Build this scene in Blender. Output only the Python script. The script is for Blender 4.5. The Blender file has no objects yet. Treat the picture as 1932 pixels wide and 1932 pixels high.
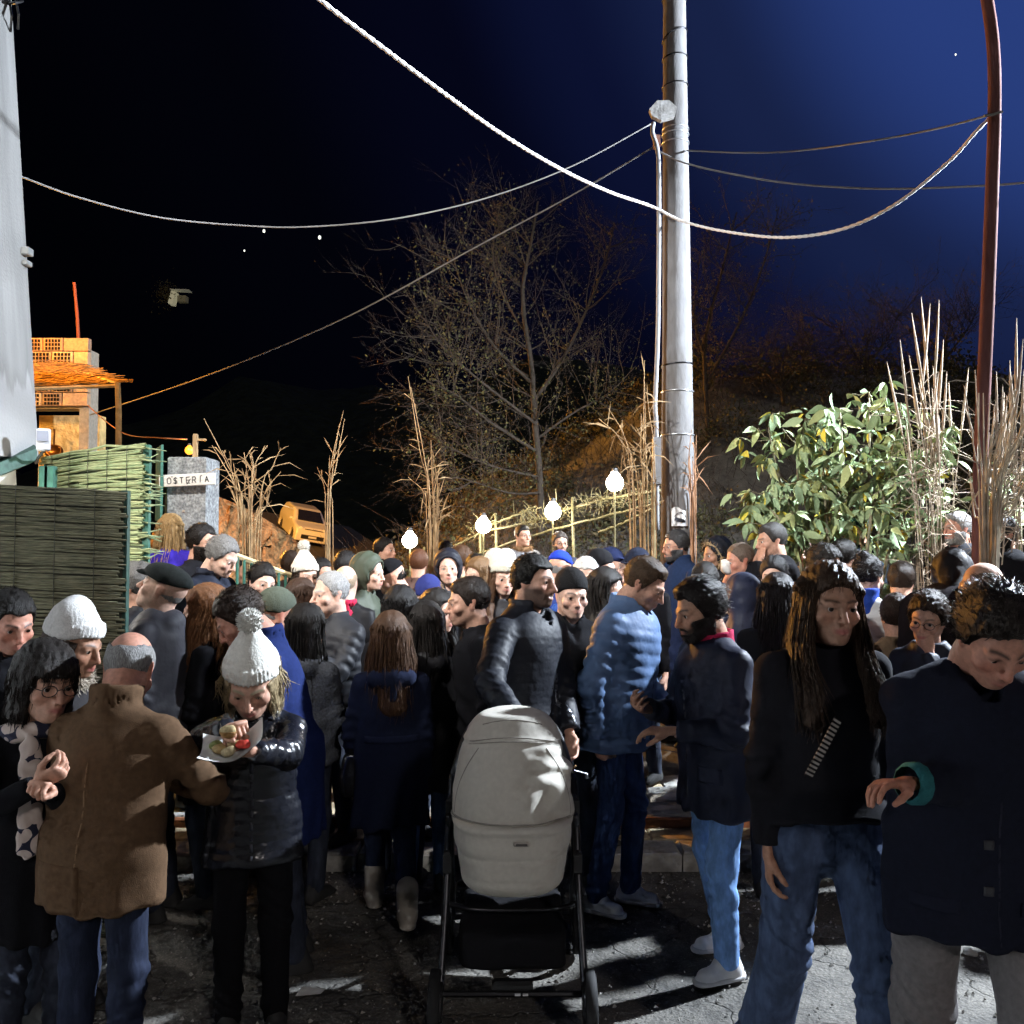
import bpy, math, random
import numpy as np
from mathutils import Vector, Matrix, Euler

# ------------------------------------------------------------------ camera, sky, light
SC = bpy.context.scene
COL = SC.collection
F_PX, CAM_H, PITCH = 1709.0, 1.9, math.radians(2.15)      # photo measured on a 1932 px square
cam = bpy.data.cameras.new('camera'); camo = bpy.data.objects.new('camera', cam); COL.objects.link(camo)
camo.location = (0, 0, CAM_H); camo.rotation_euler = (math.pi/2 + PITCH, 0, 0)
cam.sensor_width = 36; cam.lens = 36*F_PX/1932; cam.clip_start = 0.05; cam.clip_end = 3000
SC.camera = camo
w = bpy.data.worlds.new('World'); SC.world = w; w.use_nodes = True
nt = w.node_tree; N = nt.nodes; L = nt.links; N.clear()
wo = N.new('ShaderNodeOutputWorld'); bg = N.new('ShaderNodeBackground'); bg.inputs[1].default_value = 1.0
tc = N.new('ShaderNodeTexCoord'); sky = N.new('ShaderNodeTexSky'); sky.sky_type = 'NISHITA'; sky.sun_disc = False
sky.sun_elevation = math.radians(-4); sky.sun_rotation = math.radians(50)
dot = N.new('ShaderNodeVectorMath'); dot.operation = 'DOT_PRODUCT'
gd = Vector((.58, .55, .60)).normalized(); dot.inputs[1].default_value = gd
L.new(tc.outputs['Generated'], dot.inputs[0])
rmp = N.new('ShaderNodeValToRGB'); rmp.color_ramp.interpolation = 'EASE'
for i, (p, c) in enumerate(((.38, (.0003,.0004,.0011,1)), (.58, (.0006,.0008,.0026,1)), (.735, (.0013,.0018,.0085,1)), (.81, (.0034,.0056,.028,1)), (.875, (.0085,.0155,.060,1)), (.945, (.021,.047,.20,1)), (1.0, (.027,.060,.25,1)))):
    e = rmp.color_ramp.elements[i] if i < 2 else rmp.color_ramp.elements.new(p)
    e.position = p; e.color = c
L.new(dot.outputs['Value'], rmp.inputs[0])
mixs = N.new('ShaderNodeMixRGB'); mixs.blend_type = 'ADD'; mixs.inputs[0].default_value = 0.0015
L.new(rmp.outputs[0], mixs.inputs[1]); L.new(sky.outputs[0], mixs.inputs[2])
L.new(mixs.outputs[0], bg.inputs[0]); L.new(bg.outputs[0], wo.inputs[0])
sl = bpy.data.lights.new('fill_sun_behind', 'SUN'); sl.energy = 0.40; sl.angle = math.radians(4); sl.color = (1, .92, .88)  # weak fill sun standing in for unseen street lamps behind the camera
slo = bpy.data.objects.new('fill_sun_behind', sl); COL.objects.link(slo)
slo.rotation_euler = Vector((-0.38, 0.86, -0.40)).to_track_quat('-Z', 'Y').to_euler()
SC.view_settings.view_transform = 'Standard'; SC.view_settings.look = 'None'
SC.view_settings.exposure = 0.0; SC.view_settings.gamma = 1.0; SC.view_settings.use_curve_mapping = False
SC.render.engine = 'CYCLES'; SC.cycles.use_denoising = True; SC.cycles.use_adaptive_sampling = True; SC.cycles.adaptive_threshold = .05; SC.cycles.adaptive_min_samples = 10; SC.cycles.max_bounces = 3; SC.cycles.diffuse_bounces = 2; SC.cycles.glossy_bounces = 2; SC.cycles.caustics_reflective = False; SC.cycles.caustics_refractive = False
SC.cycles.sample_clamp_indirect = 4.0; SC.cycles.transparent_max_bounces = 6

def PX(u, v, d):
    """world point on the ray of photo pixel (u, v) at world distance d along Y"""
    a = (u-966)/F_PX; b = (966-v)/F_PX; c, s = math.cos(PITCH), math.sin(PITCH)
    k = d/(c - b*s)
    return Vector((a*k, d, CAM_H + k*(s + b*c)))

# ------------------------------------------------------------------ object helpers
def link(o, parent=None):
    COL.objects.link(o)
    if parent is not None: o.parent = parent
    return o
def tag(o, label=None, cat=None, group=None, kind=None):
    if label: o['label'] = label
    if cat: o['category'] = cat
    if group: o['group'] = group
    if kind: o['kind'] = kind
    return o
def empty(name, loc=(0,0,0), rz=0):
    o = bpy.data.objects.new(name, None); o.location = loc; o.rotation_euler = (0,0,rz); o.empty_display_size = .1
    return link(o)
def mesh_np(name, V, Fq, mats=None, parent=None, smooth=True, col=None, mi=None):
    """V (n,3), Fq list of arrays of faces with 3 or 4 corners"""
    me = bpy.data.meshes.new(name); V = np.asarray(V, np.float32)
    if not isinstance(Fq, (list, tuple)): Fq = [Fq]
    Fq = [np.asarray(f, np.int32) for f in Fq if len(f)]
    nl = sum(f.size for f in Fq); nf = sum(len(f) for f in Fq)
    me.vertices.add(len(V)); me.vertices.foreach_set('co', V.ravel())
    me.loops.add(nl); me.polygons.add(nf)
    me.loops.foreach_set('vertex_index', np.concatenate([f.ravel() for f in Fq]))
    tot = np.concatenate([np.full(len(f), f.shape[1], np.int32) for f in Fq])
    me.polygons.foreach_set('loop_start', np.concatenate([[0], np.cumsum(tot)[:-1]]).astype(np.int32))
    if mi is not None: me.polygons.foreach_set('material_index', np.asarray(mi, np.int32))
    me.update(calc_edges=True); me.validate()
    me.polygons.foreach_set('use_smooth', np.full(len(me.polygons), smooth))
    if col is not None:
        at = me.color_attributes.new('Col', 'FLOAT_COLOR', 'POINT')
        c4 = np.ones((len(V), 4), np.float32); c4[:, :3] = col; at.data.foreach_set('color', c4.ravel())
    for m in (mats if isinstance(mats, (list, tuple)) else [mats]):
        if m: me.materials.append(m)
    o = bpy.data.objects.new(name, me)
    return link(o, parent)

class MB:
    """collects simple shapes for ONE mesh object"""
    def __init__(s): s.V = []; s.F3 = []; s.F4 = []; s.n = 0
    def add(s, V, F):
        V = np.asarray(V, float).reshape(-1, 3); F = np.asarray(F, int)
        if len(F) == 0: return s
        (s.F4 if F.shape[1] == 4 else s.F3).append(F+s.n); s.V.append(V); s.n += len(V); return s
    def box(s, c, size, R=None, taper=1.0, bev=0.0):
        x, y, z = [q/2 for q in size]
        if bev > 0:
            b = bev; P = []
            for zz, k in ((-z, 1), (z, taper)):
                sg = 1 if zz > 0 else -1
                for (ex, ey, ez) in ((x-b, y-b, zz), (x, y, zz-sg*b)):
                    xx, yy = ex*k, ey*k
                    if ez == zz: P.append([(-xx,-yy,ez),(xx,-yy,ez),(xx,yy,ez),(-xx,yy,ez)])
                    else: P.append([(-xx,-yy,ez),(xx,-yy,ez),(xx,yy,ez),(-xx,yy,ez)])
            rings = [P[0], P[1], P[3], P[2]]
            V = np.array([p for r in rings for p in r]); F = []
            for i in range(3):
                for j in range(4): F.append((i*4+j, i*4+(j+1) % 4, i*4+4+(j+1) % 4, i*4+4+j))
            F += [(3,2,1,0), (12,13,14,15)]
        else:
            V = np.array([(-x,-y,-z),(x,-y,-z),(x,y,-z),(-x,y,-z),(-x*taper,-y*taper,z),(x*taper,-y*taper,z),(x*taper,y*taper,z),(-x*taper,y*taper,z)])
            F = [(3,2,1,0),(4,5,6,7),(0,1,5,4),(1,2,6,5),(2,3,7,6),(3,0,4,7)]
        if R is not None: V = V @ np.array(R.to_3x3() if hasattr(R, 'to_3x3') else R).T
        return s.add(V+np.array(c), F)
    def tube(s, pts, r, n=6, cap=True):
        V, F = tube(pts, r, n, cap); return s.add(V, F)
    def build(s, name, mat, parent=None, smooth=False):
        return mesh_np(name, np.concatenate(s.V), ([np.concatenate(s.F4)] if s.F4 else [])+([np.concatenate(s.F3)] if s.F3 else []), mat, parent, smooth)

def tube(pts, r, n=6, cap=True):
    P = np.asarray(pts, float); m = len(P); r = np.broadcast_to(np.asarray(r, float), (m,))
    T = np.gradient(P, axis=0); T /= np.linalg.norm(T, axis=1, keepdims=True)+1e-9
    up = np.array([0,0,1.]) if abs(T[0,2]) < .9 else np.array([1.,0,0])
    A = np.cross(T, up); A /= np.linalg.norm(A, axis=1, keepdims=True)+1e-9
    for i in range(1, m):
        if A[i] @ A[i-1] < 0: A[i] *= -1
    B = np.cross(T, A); th = np.arange(n)/n*2*math.pi
    V = P[:,None]+(A[:,None]*np.cos(th)[None,:,None]+B[:,None]*np.sin(th)[None,:,None])*r[:,None,None]
    V = V.reshape(-1,3); i, j = np.meshgrid(np.arange(m-1), np.arange(n), indexing='ij')
    a = (i*n+j).ravel(); b = (i*n+(j+1) % n).ravel()
    F = np.stack([a, b, b+n, a+n], 1)
    if cap:
        V = np.concatenate([V, P[:1], P[-1:]]); c0 = len(V)-2; k = np.arange(n); k2 = (k+1) % n
        F = np.concatenate([F, np.stack([k2, k, np.full(n, c0), np.full(n, c0)], 1)[:, :4], np.stack([k+(m-1)*n, k2+(m-1)*n, np.full(n, c0+1), np.full(n, c0+1)], 1)])
        # degenerate quads are dropped to triangles by validate(); keep them as ngons instead
        F = F[:-2*n]; V = V[:-2]
        if n == 4: F = np.concatenate([F, [[3,2,1,0]], [[(m-1)*n, (m-1)*n+1, (m-1)*n+2, (m-1)*n+3]]])
        elif n == 6: F = np.concatenate([F, [[3,2,1,0],[5,4,3,0]], (m-1)*n+np.array([[0,1,2,3],[0,3,4,5]])])
        elif n == 8: F = np.concatenate([F, [[3,2,1,0],[5,4,3,0],[7,6,5,0]], (m-1)*n+np.array([[0,1,2,3],[0,3,4,5],[0,5,6,7]])])
    return V, F
def sag(a, b, s, n=40):
    a = np.array(a); b = np.array(b); t = np.linspace(0, 1, n)[:,None]
    P = a+(b-a)*t; P[:,2] -= (s*4*t*(1-t))[:,0]; return P
def spline(P, n=40):
    P = np.asarray(P, float); m = len(P); Q = np.concatenate([[2*P[0]-P[1]], P, [2*P[-1]-P[-2]]])
    out = []
    for t in np.linspace(0, m-1-1e-6, n):
        i = int(t); f = t-i; a, b, c, d = Q[i:i+4]
        out.append(.5*((2*b)+(-a+c)*f+(2*a-5*b+4*c-d)*f*f+(-a+3*b-3*c+d)*f**3))
    return np.array(out)

# ------------------------------------------------------------------ materials
MATS = {}
def mat(name, col, rough=.7, spec=.5, bump=None, var=.15, vscale=6., metal=0, sheen=0, sss=0, emit=None, estr=0, attr=False, stretch=None, col2=None, coat=0, stain=None, alpha=None):
    if name in MATS: return MATS[name]
    m = bpy.data.materials.new(name); m.use_nodes = True; t = m.node_tree; n = t.nodes; l = t.links
    b = n['Principled BSDF']; b.inputs['Roughness'].default_value = rough; b.inputs['Metallic'].default_value = metal
    b.inputs['Specular IOR Level'].default_value = spec
    if sheen: b.inputs['Sheen Weight'].default_value = sheen
    if coat: b.inputs['Coat Weight'].default_value = coat
    if sss:
        b.inputs['Subsurface Weight'].default_value = sss; b.inputs['Subsurface Radius'].default_value = (.012,.005,.003); b.inputs['Subsurface Scale'].default_value = 1.0
    c = n.new('ShaderNodeTexCoord'); mp = n.new('ShaderNodeMapping'); l.new(c.outputs['Object'], mp.inputs[0])
    if stretch: mp.inputs['Scale'].default_value = stretch
    if attr:
        a = n.new('ShaderNodeVertexColor'); a.layer_name = 'Col'; base = a.outputs[0]
    else:
        a = n.new('ShaderNodeRGB'); a.outputs[0].default_value = (*col, 1); base = a.outputs[0]
    if var or col2:
        ns = n.new('ShaderNodeTexNoise'); ns.inputs['Scale'].default_value = vscale; ns.inputs['Detail'].default_value = 3; ns.inputs['Roughness'].default_value = .65
        l.new(mp.outputs[0], ns.inputs[0])
        if col2:
            r = n.new('ShaderNodeMapRange'); r.inputs[1].default_value = .40; r.inputs[2].default_value = .62; l.new(ns.outputs[0], r.inputs[0])
            mx = n.new('ShaderNodeMixRGB'); l.new(r.outputs[0], mx.inputs[0]); l.new(base, mx.inputs[1]); mx.inputs[2].default_value = (*col2, 1); base = mx.outputs[0]
        if var:
            ns2 = n.new('ShaderNodeTexNoise'); ns2.inputs['Scale'].default_value = vscale*2.7; ns2.inputs['Detail'].default_value = 2; l.new(mp.outputs[0], ns2.inputs[0])
            r = n.new('ShaderNodeMapRange'); r.inputs[1].default_value = .25; r.inputs[2].default_value = .75; r.inputs[3].default_value = 1-var; r.inputs[4].default_value = 1+var
            l.new(ns2.outputs[0], r.inputs[0])
            mx = n.new('ShaderNodeMixRGB'); mx.blend_type = 'MULTIPLY'; mx.inputs[0].default_value = 1; l.new(base, mx.inputs[1]); l.new(r.outputs[0], mx.inputs[2]); base = mx.outputs[0]
    l.new(base, b.inputs['Base Color'])
    if bump:
        last = None
        for (sc_, st, di) in bump:
            nb = n.new('ShaderNodeTexNoise'); nb.inputs['Scale'].default_value = sc_; nb.inputs['Detail'].default_value = 2; l.new(mp.outputs[0], nb.inputs[0])
            bp = n.new('ShaderNodeBump'); bp.inputs['Strength'].default_value = st; bp.inputs['Distance'].default_value = di; l.new(nb.outputs[0], bp.inputs['Height'])
            if last: l.new(last.outputs[0], bp.inputs['Normal'])
            last = bp
        l.new(last.outputs[0], b.inputs['Normal'])
    if emit:
        b.inputs['Emission Color'].default_value = (*emit, 1); b.inputs['Emission Strength'].default_value = estr
    MATS[name] = m; return m

def fabric(kind, col):
    key = kind+'_%03d_%03d_%03d' % tuple(int(c*999) for c in col)
    if kind == 'wool': return mat(key, col, .95, .12, [(300,.6,.002),(9,.28,.022)], .16, 22)
    if kind == 'nylon': return mat(key, col, .58, .24, [(13,.34,.02),(60,.25,.004)], .08, 8)
    if kind == 'shiny': return mat(key, col, .26, .6, [(18,.42,.016),(90,.25,.004)], .06, 8)
    if kind == 'denim': return mat(key, col, .85, .25, [(420,.5,.001),(13,.32,.016)], .18, 8, stretch=(2.2,2.2,1.), col2=tuple(min(.8, c_*1.55+.004) for c_ in col))
    if kind == 'knit': return mat(key, col, .9, .2, [(150,.7,.004)], .12, 30)
    if kind == 'hair': return mat(key, col, .46, .24, [(110,1.,.005)], .6, 38, stretch=(3.2,3.2,.6))
    if kind == 'fur': return mat(key, col, .8, .3, [(60,.8,.008)], .45, 40)
    if kind == 'leather': return mat(key, col, .4, .5, [(120,.25,.002)], .1, 12)
    if kind == 'rubber': return mat(key, col, .75, .4, [(60,.2,.002)], .1, 12)
    if kind == 'plastic': return mat(key, col, .45, .5, [(80,.08,.001)], .06, 10)
    if kind == 'metal': return mat(key, col, .35, .5, [(80,.1,.001)], .1, 10, metal=.9)
    return mat(key, col)

# ------------------------------------------------------------------ implicit surfaces
def nets(Fv, o, h):
    """surface nets: field (nx,ny,nz) -> verts, quads"""
    S = Fv < 0; nx, ny, nz = Fv.shape
    c = np.zeros((nx-1, ny-1, nz-1), np.int8)
    offs = [(i,j,k) for i in (0,1) for j in (0,1) for k in (0,1)]
    for i,j,k in offs: c += S[i:nx-1+i, j:ny-1+j, k:nz-1+k]
    act = (c > 0) & (c < 8); I = np.argwhere(act)
    if len(I) == 0: return np.zeros((0,3)), np.zeros((0,4), int)
    idx = np.full(act.shape, -1, np.int32); idx[act] = np.arange(len(I))
    val = np.stack([Fv[I[:,0]+i, I[:,1]+j, I[:,2]+k] for i,j,k in offs], 1)
    acc = np.zeros((len(I),3), np.float32); cnt = np.zeros(len(I), np.float32)
    for a in range(8):
        for b in range(a+1, 8):
            d = np.array(offs[b])-np.array(offs[a])
            if np.abs(d).sum() != 1: continue
            va, vb = val[:,a], val[:,b]; m = (va < 0) != (vb < 0)
            t = np.where(m, va/np.where(m, va-vb, 1), 0)
            acc += m[:,None]*(np.array(offs[a])+t[:,None]*d); cnt += m
    V = (I+acc/cnt[:,None])*h+np.array(o)
    Q = []
    for ax in range(3):
        sl0 = [slice(None)]*3; sl1 = [slice(None)]*3; sl0[ax] = slice(0,-1); sl1[ax] = slice(1,None)
        e = S[tuple(sl0)] != S[tuple(sl1)]; E = np.argwhere(e)
        b1, b2 = (ax+1) % 3, (ax+2) % 3
        ok = (E[:,b1] > 0) & (E[:,b2] > 0) & (E[:,b1] < Fv.shape[b1]-1) & (E[:,b2] < Fv.shape[b2]-1); E = E[ok]
        def cell(d1, d2):
            C = E.copy(); C[:,b1] -= d1; C[:,b2] -= d2; return idx[C[:,0], C[:,1], C[:,2]]
        q = np.stack([cell(1,1), cell(0,1), cell(0,0), cell(1,0)], 1)
        inside0 = S[E[:,0], E[:,1], E[:,2]]
        q[~inside0] = q[~inside0][:, ::-1]; Q.append(q)
    Q = np.concatenate(Q); Q = Q[(Q >= 0).all(1)]
    return V.astype(np.float32), Q

def smin(a, b, k):
    h = np.clip(.5+.5*(b-a)/k, 0, 1); return b+(a-b)*h-k*h*(1-h)
def smax(a, b, k): return -smin(-a, -b, k)
def rc(P, a, b, ra, rb, fl=None, quilt=None):
    """tapered capsule; fl=(sx,sy,sz) flattening; quilt=(pitch,amp)"""
    X, Y, Z = P; a = [float(q) for q in a]; b = [float(q) for q in b]
    fx, fy, fz = fl or (1,1,1)
    dx, dy, dz = (b[0]-a[0])/fx, (b[1]-a[1])/fy, (b[2]-a[2])/fz
    px, py, pz = (X-a[0])/fx, (Y-a[1])/fy, (Z-a[2])/fz
    l2 = dx*dx+dy*dy+dz*dz+1e-12
    t = np.clip((px*dx+py*dy+pz*dz)/l2, 0, 1)
    r = ra+t*(rb-ra)
    if quilt:
        r = r+quilt[1]*(np.abs(np.sin(math.pi*t*math.sqrt(l2)/quilt[0]))**.6-.6)
    return (np.sqrt((px-t*dx)**2+(py-t*dy)**2+(pz-t*dz)**2)-r)*min(1, (fx+fy+fz)/3)
def el(P, c, r):
    X, Y, Z = P
    px, py, pz = (X-c[0])/r[0], (Y-c[1])/r[1], (Z-c[2])/r[2]
    k0 = np.sqrt(px*px+py*py+pz*pz)+1e-6; k1 = np.sqrt((px/r[0])**2+(py/r[1])**2+(pz/r[2])**2)+1e-6
    return k0*(k0-1)/k1
def grid(lo, hi, h):
    ax = [np.arange(lo[i]-2*h, hi[i]+2.5*h, h, dtype=np.float32) for i in range(3)]
    X, Y, Z = np.meshgrid(*ax, indexing='ij'); return (X, Y, Z), [a[0] for a in ax]
def solid(fn, lo, hi, h):
    P, o = grid(lo, hi, h); return nets(fn(P).astype(np.float32), o, h)
def wob(P, s, seed=0., k=1.):
    X, Y, Z = P
    return (np.sin(s*(X*1.1+.6*Z)+seed+2*np.sin(s*.53*Y+seed*1.7))+np.sin(s*(Y*.9-.7*X)+1.9+seed*2.3+2*np.sin(s*.61*Z+seed))+np.sin(s*(Z*1.2+.5*Y)+4.1+seed*.7+2*np.sin(s*.47*X)))*k/3
# ------------------------------------------------------------------ heads (canonical: chin at z=0, top z=.23, face towards -Y)
HC = {}
def head_sdf(P, k):
    X, Y, Z = P; A = np.abs(X); PA = (A, Y, Z); fem = k['fem']; fat = k['fat']; wd = k['w']
    d = el(P, (0,.016,.138), (.074*wd,.095,.092))
    d = smin(d, el(P, (0,-.030,.078), ((.056+.006*fat)*wd,.060,.082)), .030)
    d = smin(d, rc(PA, (.046*wd,.004,.058), (.014*wd,-.066,.016), .022+.006*fat, .017+.004*fat), .022)
    d = smin(d, el(P, (0,-.078,.018), (.021 if not fem else .016,.017,.016+.004*k['chin'])), .014)
    d = smin(d, el(PA, (.040*wd,-.058,.083), (.026,.024,.022)), .016)
    d = smin(d, rc(PA, (.010,-.086,.126), (.046*wd,-.066,.128), .012-(.003 if fem else 0), .009), .012)
    d = smax(d, -el(PA, (.033,-.103,.111), (.020,.020,.0135)), .012)
    d = smin(d, el(PA, (.0325,-.0735,.111), (.0165,.0145,.0125)), .004)
    d = smax(d, -el(PA, (.0325,-.090,.1095 if k['eye'] > .5 else .107), (.0125,.012,.0042*k['eye']+.0004)), .002)
    ns = k['nose']
    d = smin(d, rc(P, (0,-.088,.121), (0,-.098-.014*ns,.078), .0075, .0105*ns), .010)
    d = smin(d, el(PA, (.0125*ns,-.097-.002*ns,.0745), (.0085,.011,.0085)), .006)
    d = smax(d, -el(PA, (.0065*ns,-.100-.008*ns,.067), (.0038,.006,.004)), .003)
    yl = -.0905
    d = smin(d, el(P, (0,yl+.008,.050), (.030,.018,.022)), .016)
    d = smin(d, rc(PA, (.004,yl-.009,.0515), (.021,yl+.006,.0485), .0052 if not fem else .0060, .0025), .005)
    d = smin(d, rc(PA, (0,yl-.0085,.0415), (.017,yl+.005,.0455), .0066 if not fem else .0074, .003), .005)
    if k['smile']:
        d = smax(d, -rc(PA, (0,yl-.016,.0455), (.022,yl+.001,.0525), .0075, .003), .003)
        d = smin(d, rc(PA, (.030,-.080,.062), (.034,-.072,.040), .008, .006), .010)
    else:
        d = smax(d, -rc(PA, (0,yl-.017,.0466), (.020,yl-.002,.0466), .0022, .0014), .003)
    d = smax(d, -rc(PA, (.020,-.100,.072), (.030,-.092,.046), .0035+.0015*k['age'], .003), .010)
    # ears
    e = rc(PA, (.073*wd,.016,.118), (.071*wd,.008,.082), .021, .013, fl=(.42,1,1))
    e = smax(e, -el(PA, (.084*wd,.010,.104), (.007,.011,.018)), .004)
    d = smin(d, e, .006)
    if k['age']: d = d+.0009*k['age']*np.sin(Z*520+3*np.sin(X*60))*((Z > .150) & (Y < -.03))
    # neck
    nr = (.052 if fem else .060)+.006*fat
    d = smin(d, rc(P, (0,.022,.050), (0,.040,-.12), nr, nr*1.12, fl=(1,1.02,1)), .022)
    return d
BASE = dict(fem=0, fat=0., w=1., chin=.3, eye=1., nose=1., smile=0, age=0)
def make_head(var, h):
    key = (tuple(sorted(var.items())), h)
    if key in HC: return HC[key]
    k = dict(BASE); k.update(var)
    V, Q = solid(lambda P: head_sdf(P, k), (-.105,-.135,-.13), (.105,.135,.245), h)
    HC[key] = (V, Q, k); return HC[key]
def ss(x, a, b): t = np.clip((x-a)/(b-a), 0, 1); return t*t*(3-2*t)
def head_colors(V, k, skin, brow, beard=0., lip=(.42,.12,.11), ruddy=.4, balds=None):
    X, Y, Z = np.abs(V[:,0]), V[:,1], V[:,2]
    C = np.tile(np.array(skin, np.float32), (len(V),1))
    def blend(m, c):
        C[:] = C*(1-m[:,None])+np.array(c)*m[:,None]
    red = np.array(skin)*np.array((1.0,.62,.58))
    blend(ruddy*np.exp(-((X-.040)**2+(Y+.07)**2+(Z-.080)**2)/.00045), red)
    blend(ruddy*1.1*np.exp(-((X)**2+(Y+.108)**2+(Z-.078)**2)/.00030), red)
    blend(ruddy*.8*ss(X, .069, .078), red)
    fr = ss(-Y, .060, .075)
    lipm = fr*np.exp(-((Z-.0466)/.0092)**4)*np.exp(-(X/.0215)**4)*(.85 if k['fem'] else .5)
    blend(lipm, lip)
    if k['smile']: blend(fr*np.exp(-((Z-.0490)/.0042)**4)*np.exp(-(X/.017)**4), (.75,.72,.66))
    bz = .1315+.0035*np.sin((X-.012)/.036*2.6)
    brm = fr*np.exp(-((Z-bz)/(.0046 if not k['fem'] else .0034))**2)*ss(X,.006,.013)*(1-ss(X,.046,.054))
    blend(np.clip(brm*1.0, 0, .92), brow)
    blend(fr*np.exp(-(((X-.0325)/.0155)**2+((Z-.1125)/.0055)**2)**2)*.75, np.array(brow)*.5+np.array(skin)*.08)
    if beard:
        bm = (1-ss(Z, .050+.02*ss(X,.03,.06), .066+.03*ss(X,.03,.06)))*ss(-Y, -.018, .004)*ss(Z,-.02,-.004)
        bm = np.maximum(bm, ss(-Y,.06,.07)*np.exp(-((Z-.0605)/.006)**2)*np.exp(-(X/.028)**4))
        bm *= 1-.9*np.exp(-((Z-.0455)/.0075)**4)*np.exp(-(X/.017)**4)*fr
        blend(np.clip(bm*beard, 0, 1), np.array(brow)*1.1)
    return C
def eyeball(k, iris):
    V = []; Fc = []; C = []; n = 10; m = 8
    for sx in (-1, 1):
        b = len(V)
        for i in range(m+1):
            a = math.pi*i/m*.55
            for j in range(n):
                th = 2*math.pi*j/n; r = .0118
                V.append((sx*.0325+r*math.sin(a)*math.cos(th), -.0755-r*math.cos(a), .1105+r*math.sin(a)*math.sin(th)))
                C.append((.006,.005,.005) if i <= 1 else iris if i <= 3 else (.62,.58,.55))
        for i in range(m):
            for j in range(n): Fc.append((b+i*n+j, b+(i+1)*n+j, b+(i+1)*n+(j+1) % n, b+i*n+(j+1) % n))
    return np.array(V), np.array(Fc), np.array(C)

# ------------------------------------------------------------------ hair, beards, hats in head space
def hairline(Z, hl):
    return np.interp(Z, [-.5,.04,.075,.092,.12,.168,.178+hl*.02,.30], [.03,.028,.026,-.018,-.028,-.052,-.090+hl,-.12+hl]).astype(np.float32)
def hair_sdf(style, seed=0., hl=0.):
    def cap(P, th): return el(P, (0,.018,.140), (.075+th,.096+th,.093+th))
    def fn(P):
        X, Y, Z = P; A = np.abs(X); PA = (A,Y,Z)
        strand = .0016*np.sin(X*420+3*np.sin(Z*60+seed)+2*np.sin(Y*70))+.0012*np.sin(X*260-Y*160+seed)
        if style in ('short','quiff','fade','curly','receding','thick'):
            th = {'short':.010,'quiff':.011,'fade':.007,'curly':.018,'receding':.006,'thick':.016}[style]
            d = cap(P, th)
            if style in ('quiff','thick'): d = smin(d, rc(P, (0,.03,.215), (0,-.058,.208), .032, .026, fl=(1.5,1,.8)), .02)
            if style == 'fade':
                d = smin(d, rc(P, (0,.040,.200), (0,-.044,.199), .036, .029, fl=(1.5,1,.9)), .012)
            d = np.maximum(d, (hairline(Z+.006*np.sin(A*90+seed), hl)-Y)*.8)
            d = np.maximum(d, .034-Z+.25*np.maximum(0, .03-Y))
            d = d+strand*(1.3 if style != 'fade' else .8)
            if style == 'curly': d = d+.006*np.sin(X*150+seed)*np.sin(Y*150+1)*np.sin(Z*150+2)
            return d
        if style == 'bald':
            d = np.maximum(cap(P, .004), (hairline(Z, 0)-Y)*.8); d = np.maximum(d, .040-Z)
            d = np.maximum(d, Z-.150-.22*np.maximum(0,.06-Y)*0-.03*ss(A,.03,.07)); return d+strand
        if style in ('bob','long','longback','wavy','pony','bun'):
            th = {'bob':.020,'long':.015,'longback':.015,'wavy':.020,'pony':.008,'bun':.008}[style]
            d = cap(P, th)
            part = .006*np.exp(-(X/.006)**2)*(Z > .2)
            if style in ('pony','bun'):
                hlz = np.interp(Z, [-.5,.06,.10,.18,.30], [.02,.015,-.025,-.078,-.12]).astype(np.float32)
                d = np.maximum(d, (hlz-Y)*.85); d = np.maximum(d, .036-Z)
                if style == 'pony': d = smin(d, rc(P, (0,.105,.175), (0,.150,.02), .028, .014), .012)
                else: d = smin(d, el(P, (0,.085,.215), (.038,.036,.034)), .008)
                return d+strand+part
            hlz = np.interp(Z, [-.6,.02,.08,.15,.185,.30], [-.012,-.018,-.034,-.052,-.078,-.12]).astype(np.float32)
            if style == 'bob': hlz = np.interp(Z, [-.6,.0,.06,.146,.150,.30], [-.030,-.035,-.044,-.060,-.12,-.14]).astype(np.float32)
            d = np.maximum(d, (hlz-Y)*.85)
            low = {'bob':-.005,'long':-.26,'longback':-.24,'wavy':-.27}[style]
            if style == 'bob':
                s = rc(PA, (.062,.025,.12), (.068,.015,.02), .034, .036, fl=(.8,1.5,1)); s = smin(s, rc(P, (0,.075,.11), (0,.070,.02), .06, .055, fl=(1.2,.8,1)), .03)
                s = smax(s, low-Z+.02*np.sin(A*60), .012); s = np.maximum(s, (hlz-Y)*.85)
                d = smin(d, s, .02); d = smin(d, np.maximum(rc(P, (-.045,-.070,.168), (.05,-.072,.160), .022, .018, fl=(1,.8,1.2)), .146-Z), .012)
            else:
                s = rc(P, (0,.070,.12), (0,.105,low+.05), .070, .060, fl=(1.15,.62,1))
                s = smin(s, rc(PA, (.064,.030,.13), (.078,.055,low+.06), .030, .022, fl=(.8,1.4,1)), .03)
                if style in ('long','wavy'): s = smin(s, rc(PA, (.074,-.004,.11), (.100,-.118,low+.04), .022, .024, fl=(1.1,1.1,1)), .02)
                if style == 'wavy': s = s+.007*np.sin(Z*75+A*25+seed)
                d = smin(d, s, .02)
            return d+strand*1.6+part
        raise ValueError(style)
    lo = (-.135,-.125,-.02); hi = (.135,.17,.27)
    if style in ('long','longback','wavy'): lo = (-.14,-.125,-.32)
    return fn, lo, hi
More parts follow.
